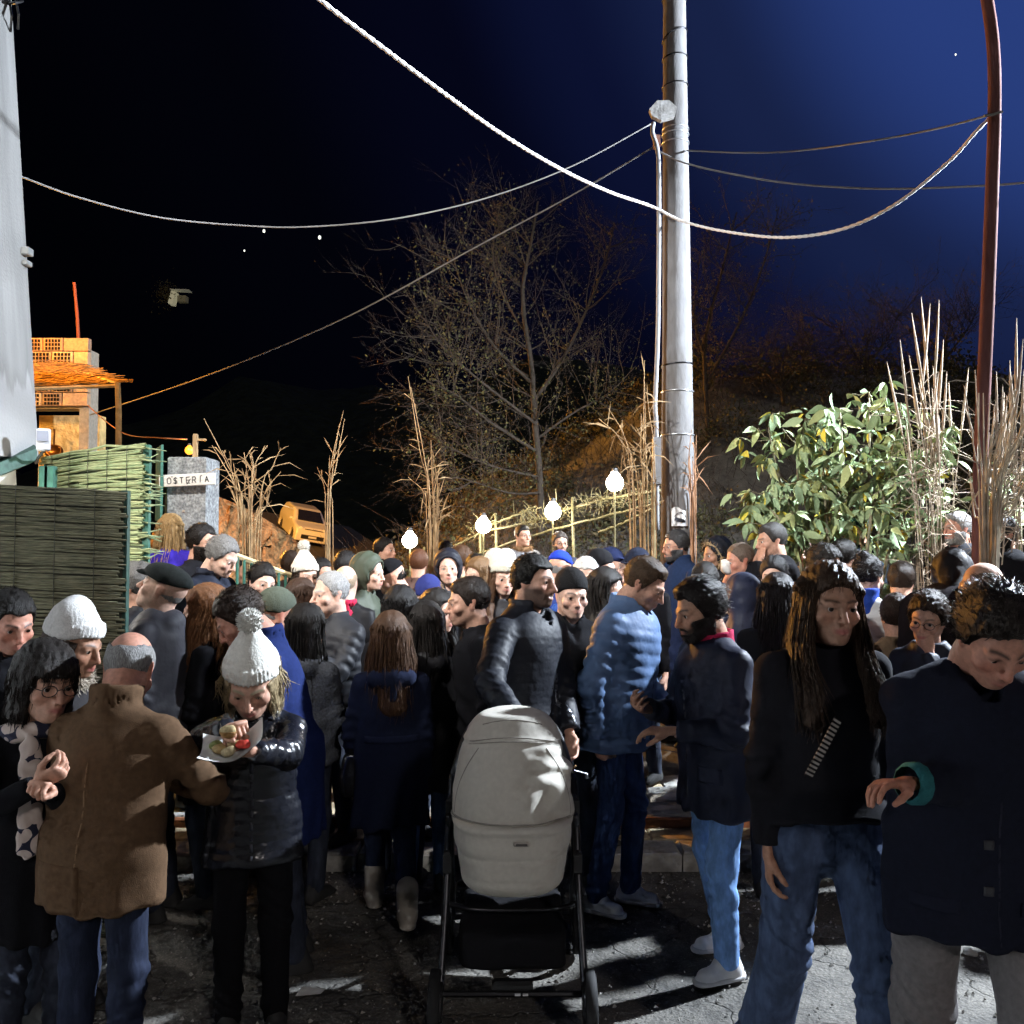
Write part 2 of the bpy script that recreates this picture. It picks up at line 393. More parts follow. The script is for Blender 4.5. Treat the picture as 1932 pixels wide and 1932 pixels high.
def beard_fn(thick, k):
    def fn(P):
        X, Y, Z = P; A = np.abs(X)
        d = head_sdf(P, k)-.0018-.007*thick
        top = .040+.05*ss(A,.035,.062)
        d = smax(d, Z-top, .006); d = smax(d, (Y-.004-.02*ss(A,.05,.07)), .006)
        d = smax(d, -.012-.012*thick-Z, .008)
        d = smax(d, -el(P, (0,-.105,.046), (.019,.03,.0085)), .004)
        mo = rc((A,Y,Z), (.004,-.1015,.0615), (.026,-.088,.050), .006, .005)
        return smin(d, mo, .004)+.0012*np.sin(X*300+Z*200)*np.sin(Y*250)
    return fn
def spikes(V, Fq, n, length, rad, rng, sweep=(0,0,0), curl=0., seg=3, spread=.5, keep=None):
    """thin tapered 3-sided tufts grown from a mesh surface"""
    a, b, c = V[Fq[:,0]], V[Fq[:,1]], V[Fq[:,2]]
    nr = np.cross(b-a, c-a); nr /= np.linalg.norm(nr, axis=1, keepdims=True)+1e-9
    ctr = V[Fq].mean(1)
    if keep is not None:
        m = keep(ctr); ctr, nr = ctr[m], nr[m]
    if len(ctr) == 0: return np.zeros((0,3)), np.zeros((0,4), int)
    i = rng.integers(0, len(ctr), n); p = ctr[i]; nn = nr[i]
    d = nn*spread+np.array(sweep)+rng.normal(0, .25, (n,3)); d /= np.linalg.norm(d, axis=1, keepdims=True)
    Ls = length*rng.uniform(.6, 1.3, n)
    ts = np.linspace(0, 1, seg+1); side = np.cross(d, nn+rng.normal(0,.1,(n,3))); side /= np.linalg.norm(side, axis=1, keepdims=True)+1e-9
    up = np.cross(side, d); Vs = []
    for t in ts:
        cpos = p+d*(Ls*t)[:,None]-nn*(.25*Ls*t*t)[:,None]
        if curl: cpos = cpos+(side*np.sin(t*7)[..., None]*curl if np.ndim(t) else side*math.sin(t*7)*curl)
        r = rad*(1-t*.85)
        for j in range(3):
            th = j*2.094; Vs.append(cpos+side*(r*math.cos(th))+up*(r*math.sin(th)))
    Vs = np.stack(Vs, 1); m = Vs.shape[1]
    f = []
    for s in range(seg):
        for j in range(3): f.append((s*3+j, s*3+(j+1) % 3, s*3+3+(j+1) % 3, s*3+3+j))
    f = np.array(f)
    return Vs.reshape(-1,3), (f[None]+np.arange(n)[:,None,None]*m).reshape(-1,4)
def locks(rng, n, length, curl=0., rad=.004, front=True, ymax=.1, wide=.02, seg=8):
    """long falling locks of hair in head space"""
    VV = []; FF = []; k = 0
    for _ in range(n):
        az = rng.uniform(-2.35, 2.35) if front else rng.uniform(-1.75, 1.75)      # 0 = back of the head
        el0 = rng.uniform(.35, 1.25)
        p0 = np.array((math.sin(az)*math.cos(el0)*.078, .018+math.cos(az)*math.cos(el0)*.1, .140+math.sin(el0)*.094))
        out = np.array((math.sin(az), math.cos(az), 0)); w_ = wide*rng.uniform(.6, 1.5)
        p1 = np.array((out[0]*(.088+w_*.3), .018+out[1]*.108, .115)); Ln = length*rng.uniform(.65, 1.05)
        if out[1] < -.35: p1[1] = max(p1[1], -.045)
        p2 = p1+np.array((out[0]*w_, max(out[1],-.3)*w_*.8-.0, -Ln*.5)); fy = -.055 if (front and out[1] < .45) else 0.; p2[1] += fy*.6; p3 = p2+np.array((rng.normal(0,.018), rng.normal(0,.016)-.01*front+fy, -Ln*.5))
        P = spline([p0, (p0+p1)/2+out*.018+np.array((0,0,.012)), p1, p2, p3], seg)
        if curl:
            t = np.linspace(0, 1, seg); ph = rng.uniform(0, 6)
            P[:,0] += curl*np.sin(t*13+ph)*t; P[:,1] += curl*np.cos(t*13+ph)*t
        r = rad*rng.uniform(.7,1.3)*np.interp(np.linspace(0,1,seg), [0,.3,.8,1], [.6,1,.9,.15])
        V, F = tube(P, r, 3, False); VV.append(V); FF.append(F+k); k += len(V)
    return np.concatenate(VV), np.concatenate(FF)
def hat_fn(kind, pom=True):
    def beanie(P):
        X, Y, Z = P
        ang = np.arctan2(X, Y-.018)
        d = smin(el(P, (0,.022,.150), (.088,.108,.110)), rc(P, (0,.03,.20), (0,.05,.262), .062, .038), .04) if pom else smin(el(P, (0,.022,.150), (.088,.108,.110)), rc(P, (-.02,.035,.205), (.02,.05,.222), .070, .062), .03)
        lim = .132+.030*ss(-Y, -.02, .08)
        d = smax(d, lim-Z, .008)
        cuff = smax(el(P, (0,.020,.150), (.094,.113,.150)), np.abs(Z-lim-.026)-.026, .01)
        d = smin(d, cuff, .006)
        return d+.0022*np.sin(ang*44)*(Z < lim+.055)+.0012*np.sin(ang*26)*np.sin(Z*170)
    def lowbeanie(P):
        X, Y, Z = P; ang = np.arctan2(X, Y-.018)
        d = el(P, (0,.022,.150), (.086,.106,.102)); lim = .116+.040*ss(-Y,-.02,.08)
        return smax(d, lim-Z, .008)+.0015*np.sin(ang*40)
    def cap(P):
        X, Y, Z = P
        d = smax(el(P, (0,.018,.150), (.084,.104,.098)), .150-Z+.10*np.maximum(0,Y-.0), .006)
        br = smax(el(P, (0,-.085,.162), (.072,.085,.030)), -(el(P, (0,-.085,.152), (.085,.095,.030))), .003)
        br = smax(br, Y+.045, .01); br = smax(br, .150-Z, .004)
        return smin(d, br, .006)
    def flatcap(P):
        X, Y, Z = P
        d = smax(el(P, (0,.005,.165), (.092,.122,.068)), .148-Z+.12*np.maximum(0,Y), .012)
        br = rc(P, (-.035,-.110,.150), (.035,-.110,.150), .030, .030, fl=(1.2,1,.30)); return smin(d, br, .012)
    def hood(P):
        X, Y, Z = P
        d = el(P, (0,.030,.130), (.108,.125,.130)); d = smin(d, rc(P, (0,.07,.05), (0,.07,-.08), .075, .095), .04)
        d = smax(d, -el(P, (0,-.075,.095), (.078,.105,.100)), .018)
        return d+.003*np.sin(Y*95+2*np.sin(Z*30))
    lo, hi = (-.13,-.18,.05), (.13,.17,.32)
    if kind == 'hood': lo = (-.15,-.14,-.20)
    return {'beanie':beanie,'lowbeanie':lowbeanie,'cap':cap,'flatcap':flatcap,'hood':hood}[kind], lo, hi

# ------------------------------------------------------------------ hands (canonical: wrist at 0, fingers along -Z, palm faces -Y, thumb on +X)
HANDC = {}
def make_hand(pose, h):
    if (pose, h) in HANDC: return HANDC[(pose, h)]
    curl = {'relaxed':(.35,.45,.35),'grip':(1.15,1.3,.8),'flat':(.12,.16,.12),'hold':(.7,.8,.5)}[pose]
    seg = []
    for i, (x, L0) in enumerate(((.030,.96),(.010,1.05),(-.011,.98),(-.030,.78))):
        p = np.array((x, 0, -.092+abs(x-.005)*.16)); a = 0.; fan = x*.9
        for q, ln in enumerate((.043,.027,.021)):
            a += curl[q]*(1+.12*i*(pose != 'flat'))
            d = np.array((math.sin(fan)*math.cos(a), -math.sin(a), -math.cos(a)))
            p2 = p+d*ln*L0; seg.append((p, p2, .0098-.0009*q-.0006*(i == 3), .0092-.0010*q-.0006*(i == 3))); p = p2
    t0 = np.array((.026,-.010,-.032)); t1 = np.array((.050,-.024,-.062)); t2 = np.array((.050,-.042,-.088)) if pose != 'flat' else np.array((.066,-.022,-.088)); t3 = t2+np.array((-.008 if pose != 'flat' else .004,-.014,-.018))
    def fn(P):
        d = rc(P, (0,0,.05), (0,0,-.012), .026, .027, fl=(1,.74,1))
        d = smin(d, rc(P, (.008,0,-.030), (.010,-.002,-.082), .030, .033, fl=(1,.42,1)), .014)
        d = smin(d, rc(P, (-.010,0,-.030), (-.014,-.002,-.080), .026, .028, fl=(1,.42,1)), .012)
        d = smin(d, rc(P, (.016,-.006,-.03), t0+np.array((.008,-.004,-.02)), .018, .016), .012)
        f = None
        for a, b, ra, rb in seg:
            g = rc(P, a, b, ra, rb); f = g if f is None else np.minimum(f, g) if h < .0065 else smin(f, g, .002)
        d = smin(d, f, .006)
        for a, b, r1, r2 in ((t0,t1,.016,.0125),(t1,t2,.0122,.0105),(t2,t3,.0105,.0085)): d = smin(d, rc(P, a, b, r1, r2), .006)
        return d
    HANDC[(pose, h)] = solid(fn, (-.07,-.13,-.21), (.085,.045,.06), h); return HANDC[(pose, h)]

# ------------------------------------------------------------------ people
def rotx(a): c, s = math.cos(a), math.sin(a); return np.array([[1,0,0],[0,c,-s],[0,s,c]])
def roty(a): c, s = math.cos(a), math.sin(a); return np.array([[c,0,s],[0,1,0],[-s,0,c]])
def rotz(a): c, s = math.cos(a), math.sin(a); return np.array([[c,-s,0],[s,c,0],[0,0,1]])
def ik(S, W, l1, l2, pole):
    S, W = np.array(S, float), np.array(W, float); v = W-S; d = np.linalg.norm(v)+1e-9
    mx = (l1+l2)*.995
    if d > mx: W = S+v/d*mx; v = W-S; d = mx
    if d < .12: d = .12
    n = v/np.linalg.norm(v); a = (l1*l1-l2*l2+d*d)/(2*d); hh = math.sqrt(max(0, l1*l1-a*a))
    p = np.array(pole, float); p = p-n*(p@n); p /= np.linalg.norm(p)+1e-9
    return S+n*a+p*hh, W
SKIN_M = None
LIGHT, OLIVE, PALE, RUDDY, TAN = (.52,.30,.215), (.44,.245,.165), (.62,.40,.31), (.52,.255,.18), (.36,.19,.12)
BLK, DBR, MBR, LBR, GRY, WHT, BLD = (.010,.008,.007), (.028,.016,.010), (.075,.038,.020), (.20,.115,.055), (.22,.215,.21), (.55,.54,.53), (.36,.24,.11)
def terr(x, y):
    z = 0.0
    if y > 5.38: z = .10
    if y > 5.86: z = .16
    if y > 6.5: z += .047*(min(y, 12.)-6.5)
    if y > 12: z += .035*(min(y, 60)-12)
    return z
NP = [0]
def person(u, v, d, yaw, label, fem=0, head=None, skin=LIGHT, hair=('short', BLK), hl=0., beard=0., bthick=None, hat=None, glasses=None,
           coat=('jacket', 'wool', (.02,.02,.025)), hem=None, bulk=1., collar=.5, legs=('denim', (.02,.025,.04)), shoes=(.03,.03,.03), boots=False,
           look=(0,0,0), lean=0., side=0., armL='down', armR='down', handL='relaxed', handR='relaxed', hk=1.1, stance=.09, stride=0., scarf=None, hood=None,
           fine=None, extra=None, collar_col=None, group=None, gl_col=(.01,.01,.01), zmax=None, lockn=0, quilt=None, flare=0., gz=None, cuff=None, vn=.4, shirt=(.03,.03,.035)):
    """u,v: photo pixel of the top of the head; d: distance; yaw 0 = facing the camera, 90 = facing right"""
    NP[0] += 1; seed = NP[0]*1.37; rng = np.random.default_rng(NP[0]+77)
    if fine is None: fine = 2 if d < 4.95 else 1 if d < 6.4 else 0
    away = abs((yaw+180) % 360-180) > 135
    hres = (.0114, .0086, .0057)[fine]*(1.35 if away else .86 if d < 3.7 else 1.); cres = (.026, .0200, .0125)[fine]
    yr = math.radians(yaw)
    # facing right on screen (+X): rotate -Y to +X = +90 deg about Z
    Rz = rotz(yr)
    # stature from the head pixel
    T = PX(u, v, d); lookp, looky, lookr = [math.radians(a) for a in look]; ln = math.radians(lean); sd = math.radians(side)
    Rl = rotx(ln) @ roty(sd)         # positive lean bends forward (towards -Y)
    hip0 = .52
    def build(St):
        hipz = .525*St-.02; piv0 = np.array((0, -.020, St-.232*hk)); hip = np.array((0,0,hipz))
        piv = hip+Rl @ (piv0-hip)
        Rh = Rl @ rotz(looky) @ rotx(lookp) @ roty(lookr)
        top = piv+Rh @ np.array((0,.02,.15))*hk+np.array((0,0,.085*hk))
        return hip, piv, Rh, top
    g = terr(T.x, T.y) if gz is None else gz
    St = 1.7
    for _ in range(6):
        hip, piv, Rh, top = build(St); St += (T.z-g-top[2])
    St = min(max(St, 1.05), 1.98); hip, piv, Rh, top = build(St)
    off = Rz @ top; root = np.array((T.x-off[0], T.y-off[1], 0.)); root[2] = terr(root[0], root[1]) if gz is None else gz
    root[2] = max(root[2], T.z-top[2]-.25) if False else root[2]
    E = empty('person', root, yr); tag(E, label, 'person', group)
    toL = lambda p: Rz.T @ (np.array(p)-root)
    sf = St/1.72; W0 = .160 if fem else .186
    lp = lambda p: hip+Rl @ (np.array(p)-hip)        # body-rest -> leaned
    shz = St-.232*hk-.108; shL0 = np.array((W0*sf, .01, shz)); shR0 = np.array((-W0*sf, .01, shz))
    wr = {}; elb = {}
    l1, l2 = .29*sf, .265*sf
    for sgn, arm, sh0, nm in ((1, armL, shL0, 'L'), (-1, armR, shR0, 'R')):
        S = lp(sh0)
        pole = np.array((sgn*.5, .7, -.35))
        if isinstance(arm, tuple) and isinstance(arm[0], str): pole = np.array((sgn*arm[1], arm[2], arm[3])); arm = arm[0]
        if isinstance(arm, str):
            tgt = {'down':(.035,-.03,-.55),'back':(.03,.14,-.50),'pocket':(-.015,-.13,-.44),'front':(-.11,-.27,-.27),'hold':(-.09,-.30,-.20),'low':(-.10,-.22,-.40),'push':(.0,-.34,-.33),'swing':(.04,-.20,-.50)}.get(arm)
            if arm == 'mouth': Wt = piv+Rh @ np.array((.045*sgn,-.125,-.01)); pole = np.array((sgn*.5,.1,-1))
            elif arm == 'chin': Wt = piv+Rh @ np.array((.03*sgn,-.13,-.07)); pole = np.array((sgn*.4,.1,-1))
            elif arm == 'phone': Wt = lp(sh0+np.array((-.12*sgn,-.33,-.10)))
            else: Wt = lp(sh0+np.array((tgt[0]*sgn, tgt[1], tgt[2]))*sf)
        else:
            Wt = toL(PX(*arm[:3])); pole = np.array((sgn*arm[3], arm[4], arm[5])) if len(arm) > 3 else pole
        elb[nm], wr[nm] = ik(S, Wt, l1, l2, pole)
    # ---------------- body: one mesh (head, neck, trunk, limbs, hands)
    hv = dict(fem=fem); hv.update(head or {})
    V, Q, k = make_head(hv, hres)
    br = hair[1] if hair else DBR
    if br in (BLD, LBR): br = MBR
    C = head_colors(V, k, skin, tuple(min(.25, q*1.0+.004) for q in br), beard, ruddy=.45 if skin != RUDDY else .7)
    def BL(V, lo_=-.085, hi_=.035):
        V = np.asarray(V); w_ = ss(V[:,2], lo_, hi_)[:,None]; return (V @ Rh.T*w_+V @ Rl.T*(1-w_))*hk+piv
    VV = [BL(V)]; FF = [Q]; CC = [C]; MI = [np.zeros(len(Q), int)]; nv = len(V)
    ev, ef, ec = eyeball(k, (.03,.018,.010)); VV.append(ev*hk @ Rh.T+piv); FF.append(ef+nv); CC.append(ec); MI.append(np.ones(len(ef), int)); nv += len(ev)
    legx = stance*sf; kneez = .285*St; ankz = .05*St
    st = stride; hipL, hipR = np.array((legx, 0, hip[2])), np.array((-legx, 0, hip[2]))
    knL, knR = np.array((legx*1.05, -.02-st*.5, kneez)), np.array((-legx*1.05, -.02+st*.35, kneez))
    anL, anR = np.array((legx*1.1, .03-st*.9, ankz)), np.array((-legx*1.1, .03+st*.9, ankz+max(0, st)*.10))
    cl = [lp((0,0,hip[2]+.02)), lp((0,.02,shz-.06))]
    def bodyfn(P):
        b = rc(P, cl[0], cl[1], .085*sf, .095*sf)
        b = smin(b, rc(P, cl[1], lp((0,.02,shz+.10)), .055, .05), .03)
        for (S, e_, w_) in ((lp(shL0), elb['L'], wr['L']), (lp(shR0), elb['R'], wr['R'])):
            b = smin(b, rc(P, cl[1], S, .04, .030), .02); b = smin(b, rc(P, S, e_, .034, .030), .01); b = smin(b, rc(P, e_, w_, .031, .021), .01)
        for (h_, k_, a_) in ((hipL, knL, anL), (hipR, knR, anR)):
            b = smin(b, rc(P, h_, k_, .062, .042), .03); b = smin(b, rc(P, k_, a_, .042, .030), .01)
        return b
    pts = np.array([cl[0], cl[1], elb['L'], elb['R'], wr['L'], wr['R'], anL, anR, knL, knR, lp(shL0), lp(shR0), piv])
    lo, hi = pts.min(0)-.1, pts.max(0)+.1
    bv, bq = solid(bodyfn, lo, hi, .036)
    VV.append(bv); FF.append(bq+nv); CC.append(np.tile(shirt, (len(bv),1))); MI.append(np.zeros(len(bq), int)); nv += len(bv)
    for nm, sgn, hp in (('L', 1, handL), ('R', -1, handR)):
        hv_, hq_ = make_hand(hp, (.0115,.009,.0062)[fine] if d > 3.7 else .0048)
        dz = wr[nm]-elb[nm]; dz /= np.linalg.norm(dz)
        inn = np.array((-sgn*.8, -.25, -.3)) if abs(dz[2]) > .55 else np.array((-sgn*.25, -.1, -1.)) if hp in ('grip','relaxed') else np.array((-sgn*.5, .3, .9))
        if (armL if nm == 'L' else armR) in ('mouth','chin'): inn = np.array((-sgn*.3, 1., .1))
        py = -(inn-dz*(inn@dz)); py /= np.linalg.norm(py); zx = -dz; xx = np.cross(py, zx)
        hvv = hv_.copy()
        flip = sgn > 0
        # thumb must point forward (-Y) / up: choose mirror
        fwd = np.array((0,-1.,.3))
        if (xx @ fwd) < 0: hvv[:,0] *= -1; hq2 = hq_[:, ::-1]
        else: hq2 = hq_
        M = np.stack([xx, py, zx], 1)
        hw = (hvv*(.98 if not fem else .88)) @ M.T+wr[nm]
        VV.append(hw); FF.append(hq2+nv); CC.append(np.tile(np.array(skin)*np.array((1,.93,.9)), (len(hw),1))); MI.append(np.zeros(len(hq2), int)); nv += len(hw)
    skm = mat('skin', (.5,.3,.2), .5, .35, [(260,.25,.0015),(50,.25,.004)], .17, 26, attr=True); eym = mat('eye', (.5,.5,.5), .12, .5, None, 0, attr=True)
    mesh_np('body', np.concatenate(VV), [np.concatenate(FF)], [skm, eym], E, col=np.concatenate(CC), mi=np.concatenate(MI))
    def H(V): return np.asarray(V)*hk @ Rh.T+piv
    lowz = lambda V: BL(V, -.14, .02)
    # ---------------- hair
    hmesh = None
    if hair and hair[0] and not (hat and hat[0] == 'hood'):
        hname = hat if isinstance(hat, str) else hat[0] if hat else None
        if hname in ('beanie','lowbeanie','cap','flatcap') and hair[0] in ('short','quiff','thick','fade'): hst = 'receding'
        else: hst = hair[0]
        fn, lo_, hi_ = hair_sdf(hst, seed, hl)
        if hname in ('beanie','lowbeanie','cap','flatcap'):
            f0 = fn; fn = lambda P: np.maximum(f0(P)+.007*ss(P[2], .07, .12), P[2]-.135)
        hvx, hqx = solid(fn, lo_, hi_, hres*1.5)
        Vh, Fh = [hvx], [hqx]; nn = len(hvx)
        if hair[0] not in ('bald',) and len(hqx):
            cnt = (70, 300, 620)[fine] if d > 3.7 else 1300
            if not lockn and hair[0] in ('long','longback','wavy'): lockn = (18, 40, 60)[fine]
            if hair[0] == 'bald': cnt //= 4
            lng = {'curly':.026,'quiff':.034,'thick':.032,'fade':.014,'short':.020,'receding':.014}.get(hair[0], .05)
            sw = (0,.75,-.15) if hair[0] not in ('long','longback','wavy','bob') else (0,.05,-1.6)
            sv, sq = spikes(hvx, hqx, cnt, lng, .0019 if fine == 2 else .0028, rng, sw, .006 if hair[0] == 'curly' else 0, seg=2, spread=.5 if hair[0] in ('curly',) else .22, keep=(lambda c: c[:,2] < .10) if hname else None)
            Vh.append(sv); Fh.append(sq+nn); nn += len(sv)
        if lockn:
            lv, lf = locks(rng, int(lockn*(2.4 if fine == 2 else 1.2)), .36 if hair[0] != 'bob' else .12, (.022 if hair[0] == 'wavy' else .004), (.0021 if fine == 2 else .0032), front=hair[0] in ('long','wavy'))
            Vh.append(lv); Fh.append(lf+nn); nn += len(lv)
        mesh_np('hair', lowz(np.concatenate(Vh)), [np.concatenate(Fh)], fabric('hair', hair[1]), E)
    if bthick is not None:
        bv_, bq_ = solid(beard_fn(bthick, k), (-.09,-.14,-.05), (.09,.03,.11), hres)
        sv, sq = spikes(bv_, bq_, (60,160,380)[fine], .010+.008*bthick, .0014, rng, (0,-.2,-.6))
        mesh_np('beard', H(np.concatenate([bv_, sv])), [np.concatenate([bq_, sq+len(bv_)])], fabric('hair', tuple(q*1.15 for q in hair[1])), E)
    if hat:
        hk_, hcol = (hat, hat_col(hat)) if isinstance(hat, str) else hat[:2]
        fn, lo_, hi_ = hat_fn(hk_, len(hat) > 2 and hat[2] == 'pompom')
        tv, tq = solid(fn, lo_, hi_, hres*1.15)
        ho = mesh_np('hood' if hk_ == 'hood' else 'cap' if 'cap' in hk_ else 'knit_hat', H(tv), [tq], fabric('nylon' if hk_ == 'hood' else 'knit' if 'beanie' in hk_ else 'wool', hcol), E)
        if len(hat) > 2 and hat[2] == 'pompom':
            pv, pq = solid(lambda P: el(P, (0,.060,.318), (.036,.036,.035)), (-.06,.0,.26), (.06,.12,.39), hres*1.4)
            sv, sq = spikes(pv, pq, 500 if fine else 160, .015, .0030, rng, spread=1.2)
            mesh_np('pompom', H(np.concatenate([pv, sv])), [np.concatenate([pq, sq+len(pv)])], fabric('knit', hcol), ho)
        if len(hat) > 2 and hat[2] == 'fur':
            ph = np.linspace(0, 2*math.pi, 26)
            ring = np.stack([.088*np.sin(ph), -.040+.0*ph, .100+.108*np.cos(ph)], 1); ring[:,1] += .03*np.sin(ph)**2-.02*np.cos(ph)
            rv, rq = tube(ring, .016, 6, False); sv, sq = spikes(rv, rq, 600 if fine else 320, .034, .0028, rng, (0,-.1,0), spread=1., seg=2)
            mesh_np('fur_trim', H(np.concatenate([rv, sv])), [np.concatenate([rq, sq+len(rv)])], fabric('fur', hat[3]), ho)
    if glasses:
        gb = MB()
        for s_ in (-1, 1):
            ph = np.linspace(0, 2*math.pi, 17); gx = np.stack([s_*.0335+.0235*np.cos(ph), np.full(17, -.1015), .1085+.0175*np.sin(ph)], 1)
            gb.tube(H(gx), .0016*hk if fine else .0026, 4, False)
            gb.tube(H([(s_*.056,-.099,.112), (s_*.074,-.05,.114), (s_*.079,.012,.112)]), .0016 if fine else .0024, 4)
        gb.tube(H([(-.011,-.1045,.111), (0,-.106,.114), (.011,-.1045,.111)]), .0016 if fine else .0024, 4)
        gb.build('glasses', fabric('plastic', gl_col), E, True)
    # ---------------- coat
    ckind, cfab, ccol = coat[:3]
    hem = {'jacket':.47,'puffer':.47,'coat':.34,'long':.24,'sweater':.49}[ckind] if hem is None else hem
    hemz = hem*St; bk = bulk*sf*(1.06 if ckind == 'puffer' else 1.0)
    qt = quilt or ((.058, .015) if ckind == 'puffer' else None)
    chest = shz-.10; waist = hip[2]+.10*sf; cw = (.156 if fem else .175)*bk; dp = .74
    amp = {'jacket':.0075,'puffer':.005,'coat':.006,'long':.006,'sweater':.006}[ckind]
    Rli = Rl.T
    fl = (1.08, dp, 1.)
    skw = (.188 if fem else .186)*bk
    def coatfn(P, infl=0.):
        X, Y, Z = P
        qx = [X-hip[0], Y-hip[1], Z-hip[2]]
        L_ = [Rli[i,0]*qx[0]+Rli[i,1]*qx[1]+Rli[i,2]*qx[2]+hip[i] for i in range(3)]      # lean removed
        LP = tuple(L_)
        d_ = rc(LP, (0,.005,waist-.05), (0,0,chest), cw*.98 if ckind != 'sweater' else cw*.90, cw, fl=fl)
        ALP = (np.abs(LP[0]), LP[1], LP[2])
        d_ = smin(d_, rc(ALP, (0,.018,shz+.075), (W0*sf*.92,.014,shz-.004), .060, .052*bk), .035)
        d_ = smin(d_, rc(LP, (0,.010,shz-.03), (0,.010,shz+.01), .105*bk, .085*bk, fl=(1.25,.9,1)), .04)
        fz = LP[2]
        if qt: d_ = d_-qt[1]*.9*(np.abs(np.sin(math.pi*(fz+.02*np.sin(LP[0]*7+seed))/qt[0]))**.55-.6)*ss(shz+.02-fz, 0, .06)
        d_ = d_+amp*1.2*(.5-np.abs(np.sin(fz*26+1.5*np.sin(LP[0]*9+seed)+1.2*np.sin(LP[1]*8+seed*2))))*ss(chest-fz, -.02, .2)*(0 if qt else 1)
        # skirt of the coat hangs straight down
        sk = rc(P, (hip[0], hip[1]+.003, waist+.02), (0, .0, min(hemz, waist-.05)), cw*.97, skw*(1+flare), fl=fl, quilt=qt)
        sk = smax(sk, Z-waist-.03, .03)
        d_ = smin(d_, sk, .05)
        d_ = smax(d_, hemz-Z+.006*np.sin(X*17+seed), .012)
        for S0, e_, w_ in ((lp(shL0), elb['L'], wr['L']), (lp(shR0), elb['R'], wr['R'])):
            fo = e_+(w_-e_)*.93
            a_ = rc(P, S0, e_, .058*bk, .052*bk, quilt=qt)
            b_ = rc(P, e_, fo, .052*bk, .040*bk, quilt=qt)
            ar = smin(a_, b_, .025)
            X2, Y2, Z2 = X-e_[0], Y-e_[1], Z-e_[2]
            de = np.sqrt(X2*X2+Y2*Y2+Z2*Z2)
            ax = (e_-S0)/(np.linalg.norm(e_-S0)+1e-9)
            tt = X2*ax[0]+Y2*ax[1]+Z2*ax[2]
            ar = ar+amp*1.3*np.exp(-(de/.14)**2)*np.sin(tt*105+2*np.sin(X2*40+seed)+seed)+amp*.35*np.sin(tt*47+seed+3*np.sin((X+Y)*30))
            cutn = (w_-e_)/np.linalg.norm(w_-e_)
            ar = smax(ar, (X-fo[0])*cutn[0]+(Y-fo[1])*cutn[1]+(Z-fo[2])*cutn[2], .008)
            d_ = smin(d_, ar, .022)
        d_ = d_+amp*wob(P, 26 if ckind != 'long' else 20, seed)
        if ckind in ('jacket','sweater'): d_ = d_+amp*.9*np.sin(Z*52+3.*np.sin(X*13+seed)+2*np.sin(Y*14))*np.exp(-((Z-hemz-.14)/.17)**2)
        if ckind in ('coat','long'): d_ = d_+amp*1.2*np.sin(np.arctan2(X, Y)*9+2*np.sin(Z*6+seed))*ss(waist-Z, 0, .35)
        # neck hole
        d_ = smax(d_, -rc(P, tuple(piv+Rl @ np.array((0,.04,.02))), tuple(piv+Rl @ np.array((0,.046,-.13))), .060*hk, .064), .008)
        if vn: d_ = smax(d_, -rc(P, tuple(piv+Rl @ np.array((0,-.03,0))), tuple(piv+Rl @ np.array((0,-.11,-.09-.10*vn))), .052+.02*vn, .010), .010)
        return d_-infl
    def collar_fn(P, c0=None):
        hgt = .02+.09*collar
        a_, b_ = piv+Rl @ np.array((0,.040,-.150)), piv+Rl @ np.array((0,.036,-.065+hgt))
        o_ = rc(P, a_, b_, .086*hk, .082*hk); n_ = b_-a_; n_ = n_/np.linalg.norm(n_)
        o_ = smax(o_, (P[0]-b_[0])*n_[0]+(P[1]-b_[1])*n_[1]+(P[2]-b_[2])*n_[2]+.10*np.maximum(0, -(P[1]-b_[1])), .006)
        o_ = smax(o_, -rc(P, a_, b_+n_*.1, .068*hk, .068*hk), .006)
        if vn: o_ = smax(o_, -rc(P, tuple(piv+Rl @ np.array((0,-.05,.03))), tuple(piv+Rl @ np.array((0,-.12,-.09-.10*vn))), .034+.02*vn, .010), .006)
        return o_+.002*np.sin(P[2]*80+seed)
    inner = None
    allp = np.array([lp(shL0), lp(shR0), elb['L'], elb['R'], wr['L'], wr['R'], (skw*1.2*(1+flare), .2, hemz), (-skw*1.2*(1+flare), -.2, hemz), lp((.2,.17,chest)), lp((-.2,-.17,chest)), piv])
    def cf(P):
        r = coatfn(P)
        if collar > 0 and collar_col is None: r = smin(r, collar_fn(P), .012)
        if hood:
            hd = rc(P, tuple(piv+Rl @ np.array((-.07,.095,-.075))), tuple(piv+Rl @ np.array((.07,.095,-.075))), .058, .058, fl=(1,1,.9))
            hd = smin(hd, rc(P, tuple(piv+Rl @ np.array((0,.10,-.06))), tuple(piv+Rl @ np.array((0,.125,-.17))), .065, .035), .04)
            r = smin(r, hd, .015)
        return r
    cv, cq = solid(cf, allp.min(0)-.09, allp.max(0)+np.array((.09,.12,.06)), cres)
    nm_ = {'jacket':'jacket','puffer':'padded_jacket','coat':'coat','long':'coat','sweater':'sweater'}[ckind]
    co = mesh_np(nm_, cv, [cq], fabric(cfab, ccol), E)
    if collar_col is not None:
        kv, kq = solid(collar_fn, piv-.16, piv+.16, cres*.8); mesh_np('collar', kv, [kq], fabric('knit', collar_col), E)
